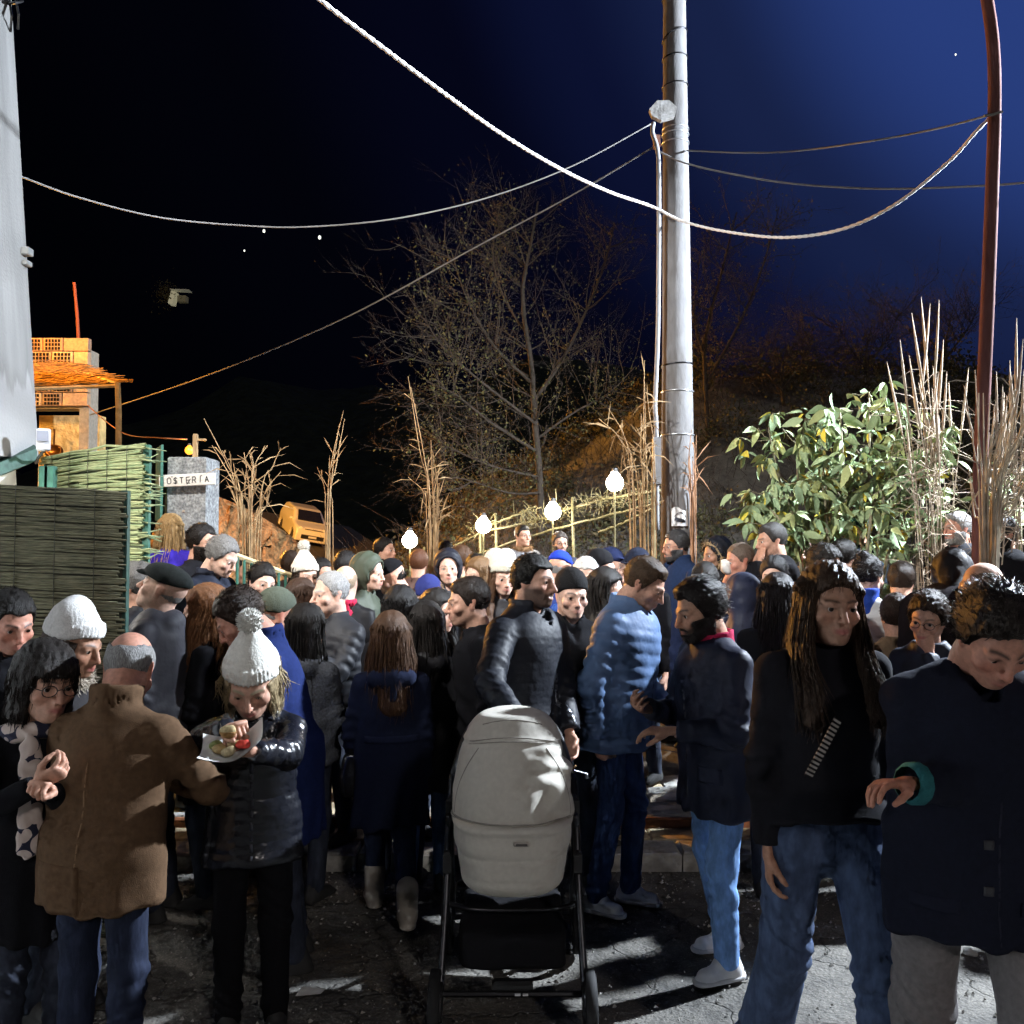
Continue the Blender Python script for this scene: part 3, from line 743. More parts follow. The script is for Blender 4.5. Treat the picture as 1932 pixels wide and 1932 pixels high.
    if scarf:
        ph = np.linspace(0, 2*math.pi, 30)
        ring = piv+(np.stack([.098*np.sin(ph), .040-.085*np.cos(ph), -.055+.022*np.cos(ph)+.008*np.sin(3*ph)], 1)) @ Rl.T
        def sfn(P):
            r = None
            for i in range(29):
                q = rc(P, ring[i], ring[i+1], .034, .034); r = q if r is None else np.minimum(r, q)
            if scarf[0] == 'scarf':
                for sx in (-.05,.06): r = smin(r, rc(P, tuple(piv+Rl @ np.array((sx,-.085,-.08))), tuple(piv+Rl @ np.array((sx*1.3,-.155,-.40))), .036, .042, fl=(1,.5,1)), .02)
            return r+.0035*np.sin(P[0]*120+3*np.sin(P[2]*40))
        sv_, sq_ = solid(sfn, piv+np.array((-.2,-.26,-.5)), piv+np.array((.2,.2,.08)), cres*.8)
        if scarf[0] == 'fur':
            fv, fq = spikes(sv_, sq_, 1100, .040, .0034, rng, (0,0,-.3), spread=.9, seg=2); sv_, sq_ = np.concatenate([sv_, fv]), np.concatenate([sq_, fq+len(sv_)])
            mesh_np('fur_collar', sv_, [sq_], fabric('fur', scarf[1]), E)
        else: mesh_np('scarf', sv_, [sq_], scarf[1] if not isinstance(scarf[1], tuple) else fabric('knit', scarf[1]), E)
    if cuff:
        for nm in cuff[0]:
            a_ = elb[nm]+(wr[nm]-elb[nm])*.86; b_ = elb[nm]+(wr[nm]-elb[nm])*1.03
            tb = MB(); tb.tube(spline([a_, (a_+b_)/2, b_], 7), np.array([.040,.047,.045,.047,.045,.043,.036])*bk, 12); tb.build('cuff', fabric('knit', cuff[1]), E, True)
    # ---------------- trousers and shoes
    lf_, lcol = legs[:2]; lwid = legs[2] if len(legs) > 2 else 1.; flr = legs[3] if len(legs) > 3 else 1.
    lres = .0125 if d < 4.9 else .036
    def legfn(P):
        X, Y, Z = P
        d_ = rc(P, (0,.012,hip[2]-.03), (0,.01,hip[2]+.06), .118*sf, .115*sf, fl=(1.2,.9,1))
        for h_, k_, a_ in ((hipL, knL, anL), (hipR, knR, anR)):
            q = rc(P, h_, k_, .084*sf*lwid, .064*sf*lwid); q = smin(q, rc(P, k_, a_+np.array((0,0,-.005)), .066*sf*lwid, .054*sf*lwid*flr), .03)
            dk = np.sqrt((X-k_[0])**2+(Y-k_[1])**2+(Z-k_[2])**2)
            q = q+.0075*(1-2*np.abs(np.sin(Z*36+2.6*np.sin(X*17+seed+Z*9)+2.2*np.sin(Y*15+Z*5))))*(.5+.5*np.sin(Z*11+seed+X*9))*(.45+np.exp(-(dk/.14)**2)+.9*np.exp(-((Z-ankz-.06)/.07)**2))
            d_ = smin(d_, q, .018)
        return np.maximum(np.maximum(d_, ankz*.55-Z), Z-hemz-.07)
    pl = np.array([hipL, hipR, knL, knR, anL, anR])
    lv_, lq_ = solid(legfn, pl.min(0)-.14, pl.max(0)+.16, lres)
    mesh_np('trousers', lv_, [lq_], fabric(lf_, lcol), E)
    for nm, a_, sgn in (('L', anL, 1), ('R', anR, -1)):
        zb = a_[2]-ankz
        def shfn(P):
            Q_ = ((P[0]-a_[0])*sgn, P[1]-a_[1], P[2]-zb)
            d_ = rc(Q_, (.0,.035,.040), (.012,-.115,.030), .040, .036, fl=(1,1.1,1.05))
            d_ = smin(d_, rc(Q_, (0,.01,.06), (0,-.035,.075), .040, .030), .03)
            if boots: d_ = smin(d_, rc(Q_, (0,.012,.06), (0,.018,.19), .050, .056), .02)
            else: d_ = smin(d_, rc(Q_, (0,.018,.06), (0,.02,.095), .036, .038), .02)
            so = rc(Q_, (.0,.040,.014), (.014,-.125,.014), .043, .041, fl=(1,1.1,.55))
            d_ = np.minimum(d_, so); return np.maximum(d_, -(Q_[2]-.003))
        sv_, sq_ = solid(shfn, a_+np.array((-.075,-.21,-ankz-.01)), a_+np.array((.075,.13,.20 if boots else .10)), .0105 if d < 4.9 else .034)
        sho = mesh_np('boot' if boots else 'shoe', sv_, [sq_], fabric('leather' if boots else 'rubber', shoes), E)
        if d < 4.9 and not boots and min(shoes) > .3:
            def sofn(P):
                Q_ = ((P[0]-a_[0])*sgn, P[1]-a_[1], P[2]-zb); return np.maximum(rc(Q_, (.0,.040,.016), (.014,-.127,.016), .046, .043, fl=(1,1.1,.62)), np.abs(Q_[2]-.014)-.0125)
            ov, oq = solid(sofn, a_+np.array((-.08,-.22,-ankz-.01)), a_+np.array((.08,.13,.0)), .009); mesh_np('sole', ov, [oq], fabric('rubber', tuple(c_*.72 for c_ in shoes)), sho)
            for kq in range(4):
                yq = -.035-.022*kq; zq = .092-.012*kq; MB().tube([(a_[0]-.024, a_[1]+yq, zb+zq-.012), (a_[0], a_[1]+yq-.004, zb+zq+.001), (a_[0]+.024, a_[1]+yq, zb+zq-.012)], .0035, 5).build('lace', fabric('knit', (.85,.85,.86)), sho)
    return dict(E=E, piv=piv, Rh=Rh, Rl=Rl, wr=wr, elb=elb, St=St, root=root, Rz=Rz, coat=co, coatfn=cf, H=H, hk=hk, shz=shz, hip=hip, lp=lp, hemz=hemz)
def hat_col(h): return (.02,.02,.025)
def seam(p, name, x, side, z0, z1, w_, m, n=40, dz=.0025, wave=0.):
    """a narrow strip lying on the coat (zip or seam); side -1 front, +1 back"""
    zs = np.linspace(z0, z1, n); ys = np.linspace(.34, -.12, 120)*side
    P = np.meshgrid(np.array([x-w_/2, x+w_/2]), ys, zs, indexing='ij')
    Fv = p['coatfn'](tuple(q.astype(np.float32) for q in P))
    V = []; 
    for k in range(n):
        for i in (0, 1):
            ins = np.argmax(Fv[i,:,k] < 0); y = ys[ins]+side*dz
            V.append(((x-w_/2, x+w_/2)[i]+wave*math.sin(k*.7), y, zs[k]))
    V = np.array(V); V2 = V.copy(); V2[:,1] -= side*.008
    A = np.concatenate([V, V2]); m_ = len(V); F = []
    for k in range(n-1):
        a = 2*k; F += [(a, a+1, a+3, a+2), (a+m_+1, a+m_, a+m_+2, a+m_+3), (a, a+2, a+2+m_, a+m_), (a+1, a+1+m_, a+3+m_, a+3)]
    return mesh_np(name, A, [np.array(F)], m, p['coat'], True)

def patch(p, name, x0, x1, z0, z1, side, m, off=.004, nx=8, nz=8, parent=None):
    """a cloth panel (pocket, flap, badge) laid on the coat front (-1) or back (+1)"""
    xs_ = np.linspace(x0, x1, nx); zs_ = np.linspace(z0, z1, nz); ys_ = np.linspace(.36, -.14, 160)*side
    Fv = p['coatfn'](tuple(q.astype(np.float32) for q in np.meshgrid(xs_, ys_, zs_, indexing='ij')))
    k = np.argmax(Fv < 0, axis=1); V = []
    for i in range(nx):
        for j in range(nz): V.append((xs_[i], ys_[k[i,j]]+side*off, zs_[j]))
    V = np.array(V); B = V.copy(); B[:,1] -= side*.016; A = np.concatenate([V, B]); n_ = nx*nz; F = []
    for i in range(nx-1):
        for j in range(nz-1): a = i*nz+j; F += [(a, a+nz, a+nz+1, a+1), (a+n_+1, a+nz+1+n_, a+nz+n_, a+n_)]
    edge = [i*nz for i in range(nx)]+[(nx-1)*nz+j for j in range(1, nz)]+[i*nz+nz-1 for i in range(nx-2, -1, -1)]+[j for j in range(nz-2, 0, -1)]
    for a, b in zip(edge, edge[1:]+edge[:1]): F.append((b, a, a+n_, b+n_))
    return mesh_np(name, A, [np.array(F)], m, parent or p['coat'], True)
# ------------------------------------------------------------------ ground, steps
R0 = random.Random(5); RG = np.random.default_rng(11)
def soil_mat():
    m = bpy.data.materials.new('worn_asphalt'); m.use_nodes = True; n = m.node_tree.nodes; l = m.node_tree.links; b = n['Principled BSDF']; b.inputs['Roughness'].default_value = .82
    c = n.new('ShaderNodeTexCoord'); big = n.new('ShaderNodeTexNoise'); big.inputs['Scale'].default_value = 1.6; big.inputs['Detail'].default_value = 8; big.inputs['Roughness'].default_value = .7
    l.new(c.outputs['Object'], big.inputs[0]); fine_ = n.new('ShaderNodeTexNoise'); fine_.inputs['Scale'].default_value = 55; fine_.inputs['Detail'].default_value = 4; l.new(c.outputs['Object'], fine_.inputs[0])
    vo = n.new('ShaderNodeTexVoronoi'); vo.inputs['Scale'].default_value = 90; l.new(c.outputs['Object'], vo.inputs['Vector'])
    r = n.new('ShaderNodeValToRGB'); e = r.color_ramp.elements; e[0].position = .36; e[0].color = (.06,.058,.055,1); e[1].position = .66; e[1].color = (.23,.215,.19,1); l.new(big.outputs[0], r.inputs[0])
    r2 = n.new('ShaderNodeValToRGB'); e = r2.color_ramp.elements; e[0].position = .0; e[0].color = (1.7,1.65,1.55,1); e[1].position = .45; e[1].color = (.75,.75,.75,1); l.new(vo.outputs['Distance'], r2.inputs[0])
    mx = n.new('ShaderNodeMixRGB'); mx.blend_type = 'MULTIPLY'; mx.inputs[0].default_value = .8; l.new(r.outputs[0], mx.inputs[1]); l.new(r2.outputs[0], mx.inputs[2]); l.new(mx.outputs[0], b.inputs['Base Color'])
    bp = n.new('ShaderNodeBump'); bp.inputs['Strength'].default_value = .8; bp.inputs['Distance'].default_value = .012; l.new(fine_.outputs[0], bp.inputs['Height'])
    bp2 = n.new('ShaderNodeBump'); bp2.inputs['Strength'].default_value = .9; bp2.inputs['Distance'].default_value = .05; l.new(big.outputs[0], bp2.inputs['Height']); l.new(bp.outputs[0], bp2.inputs['Normal']); l.new(bp2.outputs[0], b.inputs['Normal'])
    ck = n.new('ShaderNodeTexVoronoi'); ck.feature = 'DISTANCE_TO_EDGE'; ck.inputs['Scale'].default_value = 1.7; wn = n.new('ShaderNodeTexNoise'); wn.inputs['Scale'].default_value = 3.5; wn.inputs['Detail'].default_value = 4
    av = n.new('ShaderNodeVectorMath'); av.operation = 'MULTIPLY_ADD'; av.inputs[1].default_value = (.5,.5,.5); l.new(c.outputs['Object'], wn.inputs[0]); l.new(wn.outputs['Color'], av.inputs[0]); l.new(c.outputs['Object'], av.inputs[2]); l.new(av.outputs[0], ck.inputs['Vector'])
    cr = n.new('ShaderNodeMapRange'); cr.inputs[1].default_value = .0; cr.inputs[2].default_value = .022; cr.inputs[3].default_value = .6; l.new(ck.outputs['Distance'], cr.inputs[0])
    m2 = n.new('ShaderNodeMixRGB'); m2.blend_type = 'MULTIPLY'; m2.inputs[0].default_value = 1; l.new(mx.outputs[0], m2.inputs[1]); l.new(cr.outputs[0], m2.inputs[2]); l.new(m2.outputs[0], b.inputs['Base Color'])
    b3 = n.new('ShaderNodeBump'); b3.inputs['Strength'].default_value = 1.; b3.inputs['Distance'].default_value = .015; l.new(cr.outputs[0], b3.inputs['Height']); l.new(bp2.outputs[0], b3.inputs['Normal']); l.new(b3.outputs[0], b.inputs['Normal'])
    return m
ys = np.concatenate([np.arange(-6, 5.31, .25), [5.36, 5.45], np.arange(5.7, 14, .25), np.arange(14, 40, 1.), np.array([45, 60, 90, 150, 300, 700, 1500])])
xs = np.concatenate([[-1500,-500,-200,-90,-50], np.arange(-30, -5, 1.), np.arange(-5, 5.01, .3), np.arange(6, 31, 1.), [50,90,200,500,1500]])
def hump(x, y):            # wooded bank behind the square
    a = 0.
    if y > 12.5 and y < 200:
        t = min(1, (y-12.5)/9.); f = 1/(1+math.exp(-max(-30, min(30, (x+2.2-(y-13)*.12)*1.6)))); a = (2.9+2.3/(1+math.exp(-max(-30,min(30,(x-2.4)*1.4)))))*t*t*(3-2*t)*f
    return a
V = []; 
for y in ys:
    for x in xs:
        z = terr(x, y)-(.20 if 5.36 < y < 6.95 else 0)+hump(x, y)
        if y > 60: z = terr(x, 60)+hump(x, 60)-(y-60)*.004
        if y < 5.3: z += .012*math.sin(x*2.3+y)*math.sin(y*1.9)-.012
        V.append((x, y, z))
nx = len(xs); ii, jj = np.meshgrid(np.arange(len(ys)-1), np.arange(nx-1), indexing='ij'); a = (ii*nx+jj).ravel()
g = mesh_np('ground', np.array(V), [np.stack([a, a+1, a+nx+1, a+nx], 1)], soil_mat()); tag(g, kind='structure')

stoneA = mat('pale_stone', (.42,.41,.38), .8, .4, [(14,.6,.02),(70,.6,.006)], .3, 5, col2=(.26,.25,.23))
stoneB = mat('yellow_stone', (.44,.37,.24), .8, .4, [(14,.6,.02),(70,.6,.006)], .3, 5, col2=(.30,.22,.13))
terra = mat('terracotta_edge', (.26,.10,.045), .8, .3, [(40,.5,.006)], .3, 9)
def rough_block(name, x0, x1, y0, y1, z0, z1, m, parent, jit=.012):
    b = MB(); n = 4
    r = lambda: R0.uniform(-jit, jit)
    xs_ = np.linspace(x0, x1, n); top = []; bot = []
    ring = [(x, y0) for x in xs_]+[(x, y1) for x in xs_[::-1]]
    k = len(ring); Vt = []
    for (z, ins) in ((z0, 0), (z1-.012, 0), (z1, .012)):
        for (x, y) in ring: Vt.append((x+(ins if x < (x0+x1)/2 else -ins)+r()*.5, y+(ins if y < (y0+y1)/2 else -ins)+r(), z+r()*.3))
    F = []
    for s_ in range(2):
        for j in range(k): F.append((s_*k+j, s_*k+(j+1) % k, s_*k+k+(j+1) % k, s_*k+k+j))
    for j in range(n-1): F.append((2*k+j, 2*k+j+1, 2*k+k-2-j, 2*k+k-1-j))
    b.add(Vt, F); return b.build(name, m, parent)
st = empty('stone_steps', (0,5.4,0)); tag(st, 'two low worn stone steps crossing the square behind the pram', 'steps')
def in_st(o): o.location = (0,-5.4,0); return o
x = -5.2; zz = 0
while x < 5.4:
    w_ = R0.uniform(.55,.95); in_st(rough_block('kerb_stone', x+.006, x+w_-.006, 5.38+R0.uniform(-.01,.01), 5.62, -.06, .10, stoneA, st)); x += w_
x = -5.0
while x < 5.4:
    w_ = R0.uniform(.5,.9); in_st(rough_block('tread_slab', x+.006, x+w_-.006, 5.63, 5.87, -.05, .102, stoneB, st)); x += w_
x = -5.3
while x < 5.4:
    w_ = R0.uniform(.7,1.1); in_st(rough_block('edge_tile', x+.004, x+w_-.004, 5.86, 5.90, .09, .160, terra, st, .004)); x += w_
y = 5.905
for row in range(3):
    x = -5.2+R0.uniform(0,.3); dy = R0.uniform(.30,.38)
    while x < 5.4:
        w_ = R0.uniform(.35,.75); in_st(rough_block('paving_slab', x+.008, x+w_-.008, y, y+dy-.014, .0, .162+R0.uniform(-.004,.004), R0.choice([stoneA, stoneA, stoneB]), st, .018)); x += w_
    y += dy
# loose stones and a scrap of paper
for (u, v, lab) in ((1830,1785,'pale stone between the grey trousered legs at right'),(1520,1720,'pale stone beside the flared jeans')):
    d = 1709*1.9/(v-1030); p = PX(u, v, d); c_ = MB(); V_, F_ = solid(lambda P: el(P, (0,0,.0), (.055,.04,.028))+.008*wob(P, 60, u), (-.07,-.06,-.05), (.07,.06,.05), .012)
    o = mesh_np('loose_stone', V_*R0.uniform(.6,1.3), [F_], stoneA); o.location = (p.x, p.y, .006); o.rotation_euler = (0,0,R0.uniform(0,6)); tag(o, lab, 'stone', 'loose stones on the ground')
gv = MB(); tet = np.array([(1,0,0),(-.5,.87,0),(-.5,-.87,0),(0,0,.8),(0,0,-.5)]); tf_ = [(0,1,3),(1,2,3),(2,0,3),(1,0,4),(2,1,4),(0,2,4)]
for k in range(3600):
    x = RG.uniform(-2.6,3.0); y = RG.uniform(2.6,5.36) if RG.random() < .8 else RG.uniform(4.9,5.37); r_ = .004+.010*RG.random()**3; V_ = (tet*RG.uniform(.6,1.3,(5,1))*r_) @ rotz(RG.uniform(0,6.3)).T; gv.add(V_+np.array((x,y,.002)), tf_)
tag(gv.build('gravel', stoneA), 'fine pale gravel scattered over the worn ground', 'gravel', kind='stuff')
p = PX(585, 1858, 3.92); V_ = np.array([(-.055,-.03,.004),(.05,-.025,.012),(.06,.03,.006),(-.04,.028,.016),(0,0,.022)]); V2 = V_+np.array((0,0,.003))
o = mesh_np('paper_scrap', np.concatenate([V2, V_]), [np.array([(0,1,4),(1,2,4),(2,3,4),(3,0,4),(6,5,9),(7,6,9),(8,7,9),(5,8,9)])], mat('paper', (.75,.75,.72), .8, .3, [(30,.4,.004)], .05)); o.location = (p.x, p.y, .0); tag(o, 'crumpled white paper scrap on the ground at lower left', 'litter')

# ------------------------------------------------------------------ left building, stall roof and reed screens
def plaster_mat():
    m = bpy.data.materials.new('weathered_plaster'); m.use_nodes = True; n = m.node_tree.nodes; l = m.node_tree.links; b = n['Principled BSDF']; b.inputs['Roughness'].default_value = .9
    c = n.new('ShaderNodeTexCoord'); sx = n.new('ShaderNodeSeparateXYZ'); l.new(c.outputs['Object'], sx.inputs[0])
    mp = n.new('ShaderNodeMapping'); mp.inputs['Scale'].default_value = (9,9,.45); l.new(c.outputs['Object'], mp.inputs[0])
    ns = n.new('ShaderNodeTexNoise'); ns.inputs['Scale'].default_value = 1.; ns.inputs['Detail'].default_value = 6; l.new(mp.outputs[0], ns.inputs[0])
    ad = n.new('ShaderNodeMath'); ad.operation = 'MULTIPLY_ADD'; ad.inputs[1].default_value = .7; l.new(ns.outputs[0], ad.inputs[0]); l.new(sx.outputs['Z'], ad.inputs[2])
    st_ = n.new('ShaderNodeMapRange'); st_.inputs[1].default_value = 3.20; st_.inputs[2].default_value = 3.26; l.new(ad.outputs[0], st_.inputs[0])
    r = n.new('ShaderNodeValToRGB'); e = r.color_ramp.elements; e[0].position = .3; e[0].color = (.13,.13,.128,1); e[1].position = .7; e[1].color = (.22,.22,.215,1); l.new(ns.outputs[0], r.inputs[0])
    mx = n.new('ShaderNodeMixRGB'); l.new(st_.outputs[0], mx.inputs[0]); mx.inputs[1].default_value = (.255,.255,.255,1); l.new(r.outputs[0], mx.inputs[2]); l.new(mx.outputs[0], b.inputs['Base Color'])
    nb = n.new('ShaderNodeTexNoise'); nb.inputs['Scale'].default_value = 60; nb.inputs['Detail'].default_value = 6; l.new(c.outputs['Object'], nb.inputs[0]); bp = n.new('ShaderNodeBump'); bp.inputs['Strength'].default_value = .5; bp.inputs['Distance'].default_value = .01; l.new(nb.outputs[0], bp.inputs['Height']); l.new(bp.outputs[0], b.inputs['Normal'])
    return m
t1, t2 = PX(20,-30,5.6), PX(73,862,5.6)
sl_ = (t2.x-t1.x)/(t2.z-t1.z); xe = lambda z: t2.x+(z-t2.z)*sl_
bld = empty('plaster_building', (-4.5,5.6,0)); tag(bld, 'tall weathered grey plaster building at the left edge', 'building')
def wallpart(name, zs_, y0, y1, x0, m, xo=0.):
    b = MB(); V_ = []
    for z in zs_: V_ += [(x0,y0,z),(xe(z)-.25+xo,y0,z),(xe(z)+xo,y1,z),(x0,y1,z)]
    F = []
    for k in range(len(zs_)-1):
        for j in range(4): F.append((k*4+j, k*4+(j+1) % 4, k*4+4+(j+1) % 4, k*4+4+j))
    n_ = len(zs_)-1; F += [(3,2,1,0),(n_*4,n_*4+1,n_*4+2,n_*4+3)]; b.add(np.array(V_)-np.array((-4.5,5.6,0)), F); return b.build(name, m, bld)
wallpart('wall', [2.42, 3, 4, 5, 6, 7.6], -2.0, 5.6, -8, plaster_mat())
wallpart('ground_floor_wall', [-.1, 1.2, 2.42], -1.9, 5.55, -8, mat('white_plaster', (.72,.71,.68), .9, .3, [(40,.4,.008)], .12, 4), -.12)
for (u, v, s_) in ((79/1932*1932, 748/1932*0+478, .045), (56, 500, .03)):
    p = PX(52, v, 5.6); b = MB(); b.box((p.x+4.5+.015, -.03, p.z), (s_, .06, s_*1.1), bev=.005); b.tube([(p.x+4.5,-.03,p.z),(p.x+4.45,-.02,p.z-.1)], .006); b.build('junction_box', fabric('plastic', (.18,.19,.19)), bld)
b = MB()
for (u0,v0,u1,v1) in ((10,8,44,2),(18,0,20,60),(30,0,34,55)): b.tube([PX(u0,v0,5.56)-Vector((-4.5,5.6,0)), PX((u0+u1)/2+3,(v0+v1)/2,5.5)-Vector((-4.5,5.6,0)), PX(u1,v1,5.56)-Vector((-4.5,5.6,0))], .008, 6)
b.build('cable_bracket', fabric('metal', (.08,.08,.08)), bld)
grn = mat('green_paint', (.03,.11,.08), .6, .4, [(50,.3,.004)], .25, 9); grn_d = mat('dark_green_metal', (.03,.075,.06), .6, .4, [(50,.4,.006)], .3, 9)
aw = empty('stall_roof', (-3.2,5.3,2.3)); tag(aw, 'green edged sloping stall roof against the plaster building', 'roof')
a0, a1 = PX(-60, 905, 5.0), PX(70, 855, 5.45)
b = MB(); b.add([a0+Vector((0,0,-.045)), a1+Vector((0,0,-.045)), a1+Vector((0,0,.03)), a0+Vector((0,0,.03)), a0+Vector((-.3,.6,.0)), a1+Vector((-.1,.14,.0)), a1+Vector((-.1,.14,.075)), a0+Vector((-.3,.6,.075))], [(0,1,2,3),(7,6,5,4),(3,2,6,7),(1,0,4,5),(0,3,7,4),(2,1,5,6)])
o = b.build('roof_edge', grn_d, aw); o.location = -aw.location
b = MB()
for u in (85, 96): p = PX(u, 900, 5.2); b.box((p.x, p.y, 1.15), (.05,.05,2.42), bev=.006)
o = b.build('door_post', grn, aw); o.location = -aw.location
fl_ = empty('wall_floodlight', PX(82,830,5.3)); tag(fl_, 'small white floodlight box beside the plaster corner', 'lamp')
MB().box((0,0,0),(.075,.05,.13), R=rotz(.5), bev=.008).build('housing', fabric('plastic', (.62,.63,.66)), fl_)
MB().box((.01,-.03,.02),(.06,.01,.06), R=rotz(.5)).build('lens', fabric('plastic', (.25,.27,.33)), fl_)
MB().tube([(0,.02,-.05),(-.06,.06,-.1),(-.12,.15,-.12)], .01).build('bracket', fabric('metal', (.2,.2,.2)), fl_)

def screen(name, label, A, B, ztopA, ztopB, zbot, m, pitch, rad, wobble, framecol, sag_=0., thick=True):
    e = empty(name, (0,0,0)); tag(e, label, 'fence'); A = np.array(A); B = np.array(B); b = MB(); Ld = np.linalg.norm(B-A); nrm = np.array((-(B-A)[1], (B-A)[0]))/Ld
    z = zbot; k = 0
    while z < max(ztopA, ztopB):
        n = 7; t = np.linspace(0, 1, n); P = np.zeros((n,3)); fr = (z-zbot)/(max(ztopA,ztopB)-zbot)
        P[:,:2] = A+(B-A)*t[:,None]; tops = ztopA+(ztopB-ztopA)*t
        P[:,2] = zbot+(tops-zbot)*fr+RG.normal(0, wobble, n)+sag_*np.sin(t*math.pi)
        P[:,:2] += nrm*(RG.normal(0, wobble*.8, n)[:,None]); P[0,:2] -= (B-A)/Ld*RG.uniform(0,.03); P[-1,:2] += (B-A)/Ld*RG.uniform(-.02,.035)
        r = rad*RG.uniform(.7,1.3); V_, F_ = tube(P, r, 4, False); b.add(V_, F_); z += pitch*RG.uniform(.7,1.3); k += 1
    o = b.build('reed', m, e, True); o['kind'] = 'stuff'
    # backing weave
    q = MB(); off = nrm*.02*(1 if nrm[1] > 0 else -1)
    A2, B2 = A+off, B+off
    q.add([(*A2,zbot),(*B2,zbot),(*B2,ztopB-.01),(*A2,ztopA-.01),(*(A2+off*.5),zbot),(*(B2+off*.5),zbot),(*(B2+off*.5),ztopB-.01),(*(A2+off*.5),ztopA-.01)], [(0,1,2,3),(7,6,5,4),(3,2,6,7),(1,0,4,5),(0,3,7,4),(2,1,5,6)])
    q.build('backing', framecol[1], e)
    for t in (0., 1.):
        p = A+(B-A)*t; zt = ztopA+(ztopB-ztopA)*t
        MB().box((p[0]+off[0]*2, p[1]+off[1]*2, (zt+zbot)/2), (.035,.035,zt-zbot), bev=.004).build('post', framecol[0], e)
    for s_ in np.linspace(.12, .88, 5):
        p = A+(B-A)*s_; zt = ztopA+(ztopB-ztopA)*s_; MB().tube([(*(p-off*.8), zbot), (*(p-off*.75), (zbot+zt)/2), (*(p-off*.8), zt)], .0022, 4).build('binding_wire', fabric('metal', (.15,.15,.13)), e)
    return e
reed_d = mat('dark_reed', (.27,.255,.16), .7, .3, [(60,.4,.004)], .5, 8, stretch=(1,1,22), col2=(.13,.13,.085))
reed_l = mat('green_reed', (.26,.275,.14), .7, .3, [(60,.4,.004)], .45, 8, stretch=(1,1,22), col2=(.16,.22,.11))
pA, pB = PX(-160, 905, 4.4), PX(238, 926, 4.4)
screen('reed_screen', 'dark olive reed screen at left behind the seated-height heads', (pA.x,4.4), (pB.x,4.35), pA.z, pB.z, .06, reed_d, .0098, .0056, .0022, (grn_d, mat('dark_backing', (.05,.052,.04), .9)))
pA, pB = PX(80, 862, 5.75), PX(268, 838, 5.3)
screen('reed_screen', 'pale green lit reed fence panel rising behind the dark screen', (pA.x,5.75), (pB.x,5.3), pA.z, pB.z, .12, reed_l, .015, .0075, .005, (grn, mat('green_backing', (.07,.085,.05), .9)), .01)
for o in bpy.data.objects:
    if o.get('label') == 'dark olive reed screen at left behind the seated-height heads': o['label'] = 'dark olive reed screen at the left, below the plaster building'
pr = PX(268, 900, 5.3); tf = empty('reed_return', (pr.x, 5.3, 0)); tag(tf, 'narrow frayed end of green reeds at the fence corner', 'fence')
b = MB()
for k in range(90):
    z = RG.uniform(.3, 2.5); b.tube([(-.02,0,z),(.02+RG.uniform(0,.03),.01,z+RG.normal(0,.01)),(.03+RG.uniform(0,.05),.05+RG.uniform(0,.2),z+RG.normal(0,.02))], [.005,.005,.002], 4, False)
b.build('frayed_reeds', reed_l, tf)['kind'] = 'stuff'

# ------------------------------------------------------------------ brick house with straw awning (far left)
bh = empty('brick_house', PX(115,860,12.)); bh.location.z = terr(-6,12); tag(bh, 'unfinished brick house lit orange beyond the reed fence', 'house')
bl = np.array(bh.location)
brick_m = [mat('hollow_brick_%d' % i, c, .9, .3, [(40,.5,.008)], .25, 10) for i, c in enumerate(((.34,.20,.12),(.40,.27,.17),(.28,.19,.13),(.36,.29,.22)))]
mortar = mat('mortar', (.30,.27,.22), .95, .2, [(50,.5,.006)], .2, 9); dark = mat('void_shade', (.012,.010,.008), .95, .1)
hx0, hx1 = PX(20,700,12).x, PX(163,700,12).x; hz0 = bl[2]; hz1 = PX(100,653,12).z
def wbox(name, x0,x1,y0,y1,z0,z1, m, par, base, bev=.0): return MB().box(((x0+x1)/2-base[0],(y0+y1)/2-base[1],(z0+z1)/2-base[2]), (x1-x0,y1-y0,z1-z0), bev=bev).build(name, m, par)
ox1 = PX(137,800,12).x; oz0, oz1 = PX(100,862,12).z, PX(100,768,12).z
wbox('wall', hx0, hx1-.02, 12.14, 12.4, oz1, hz1-.02, mortar, bh, bl); wbox('wall', ox1+.02, hx1-.02, 12.14, 12.4, hz0-.3, oz1-.003, mortar, bh, bl); wbox('wall', hx0, ox1+.017, 12.75, 12.95, hz0-.3, oz1-.003, mat('yellow_plaster', (.62,.46,.20), .9, .2, [(9,.7,.05)], .3, 3), bh, bl)
slot_me = None
zr = oz1+.02; row = 0; rowh = .185
while zr < hz1-.05:
    x = hx1; k = 0
    while x > hx0+.05:
        bw = (.34 if k == 0 else R0.choice([.27,.30,.22])) if row % 2 == 0 else (.20 if k == 0 else .29)
        plain = (k == 0) or row in (1, 2) and R0.random() < .4
        bk = wbox('brick', x-bw+.008, x-.008, 12.05-R0.uniform(0,.012), 12.15, zr+.008, zr+rowh-.008, R0.choice(brick_m[1:] if plain else brick_m), bh, bl)
        if not plain:
            for q in range(3): 
                n = 5
                sb = MB()
                for j in range(n): sb.box((x-bw+.03+(bw-.06)*(j+.5)/n-bl[0], 12.036-bl[1], zr+.035+q*.052-bl[2]), ((bw-.06)/n*.62, .012, .036))  # dark blocks on the brick face stand for shade inside the holes
                so = sb.build('cell_shade', dark, bk); so['kind'] = 'stuff'
        x -= bw; k += 1
    zr += rowh; row += 1
zr = oz1-.19; row = 0
while zr > hz0:
    x = hx1; k = 0
    for bw in ((.24,.27,.0) if row % 2 else (.33,.19,.0)):
        if bw and x-bw > ox1-.03: wbox('brick', max(ox1, x-bw)+.008, x-.008, 12.04-R0.uniform(0,.02), 12.15, zr+.008, zr+.18, R0.choice(brick_m), bh, bl)
        x -= bw
    zr -= .19; row += 1
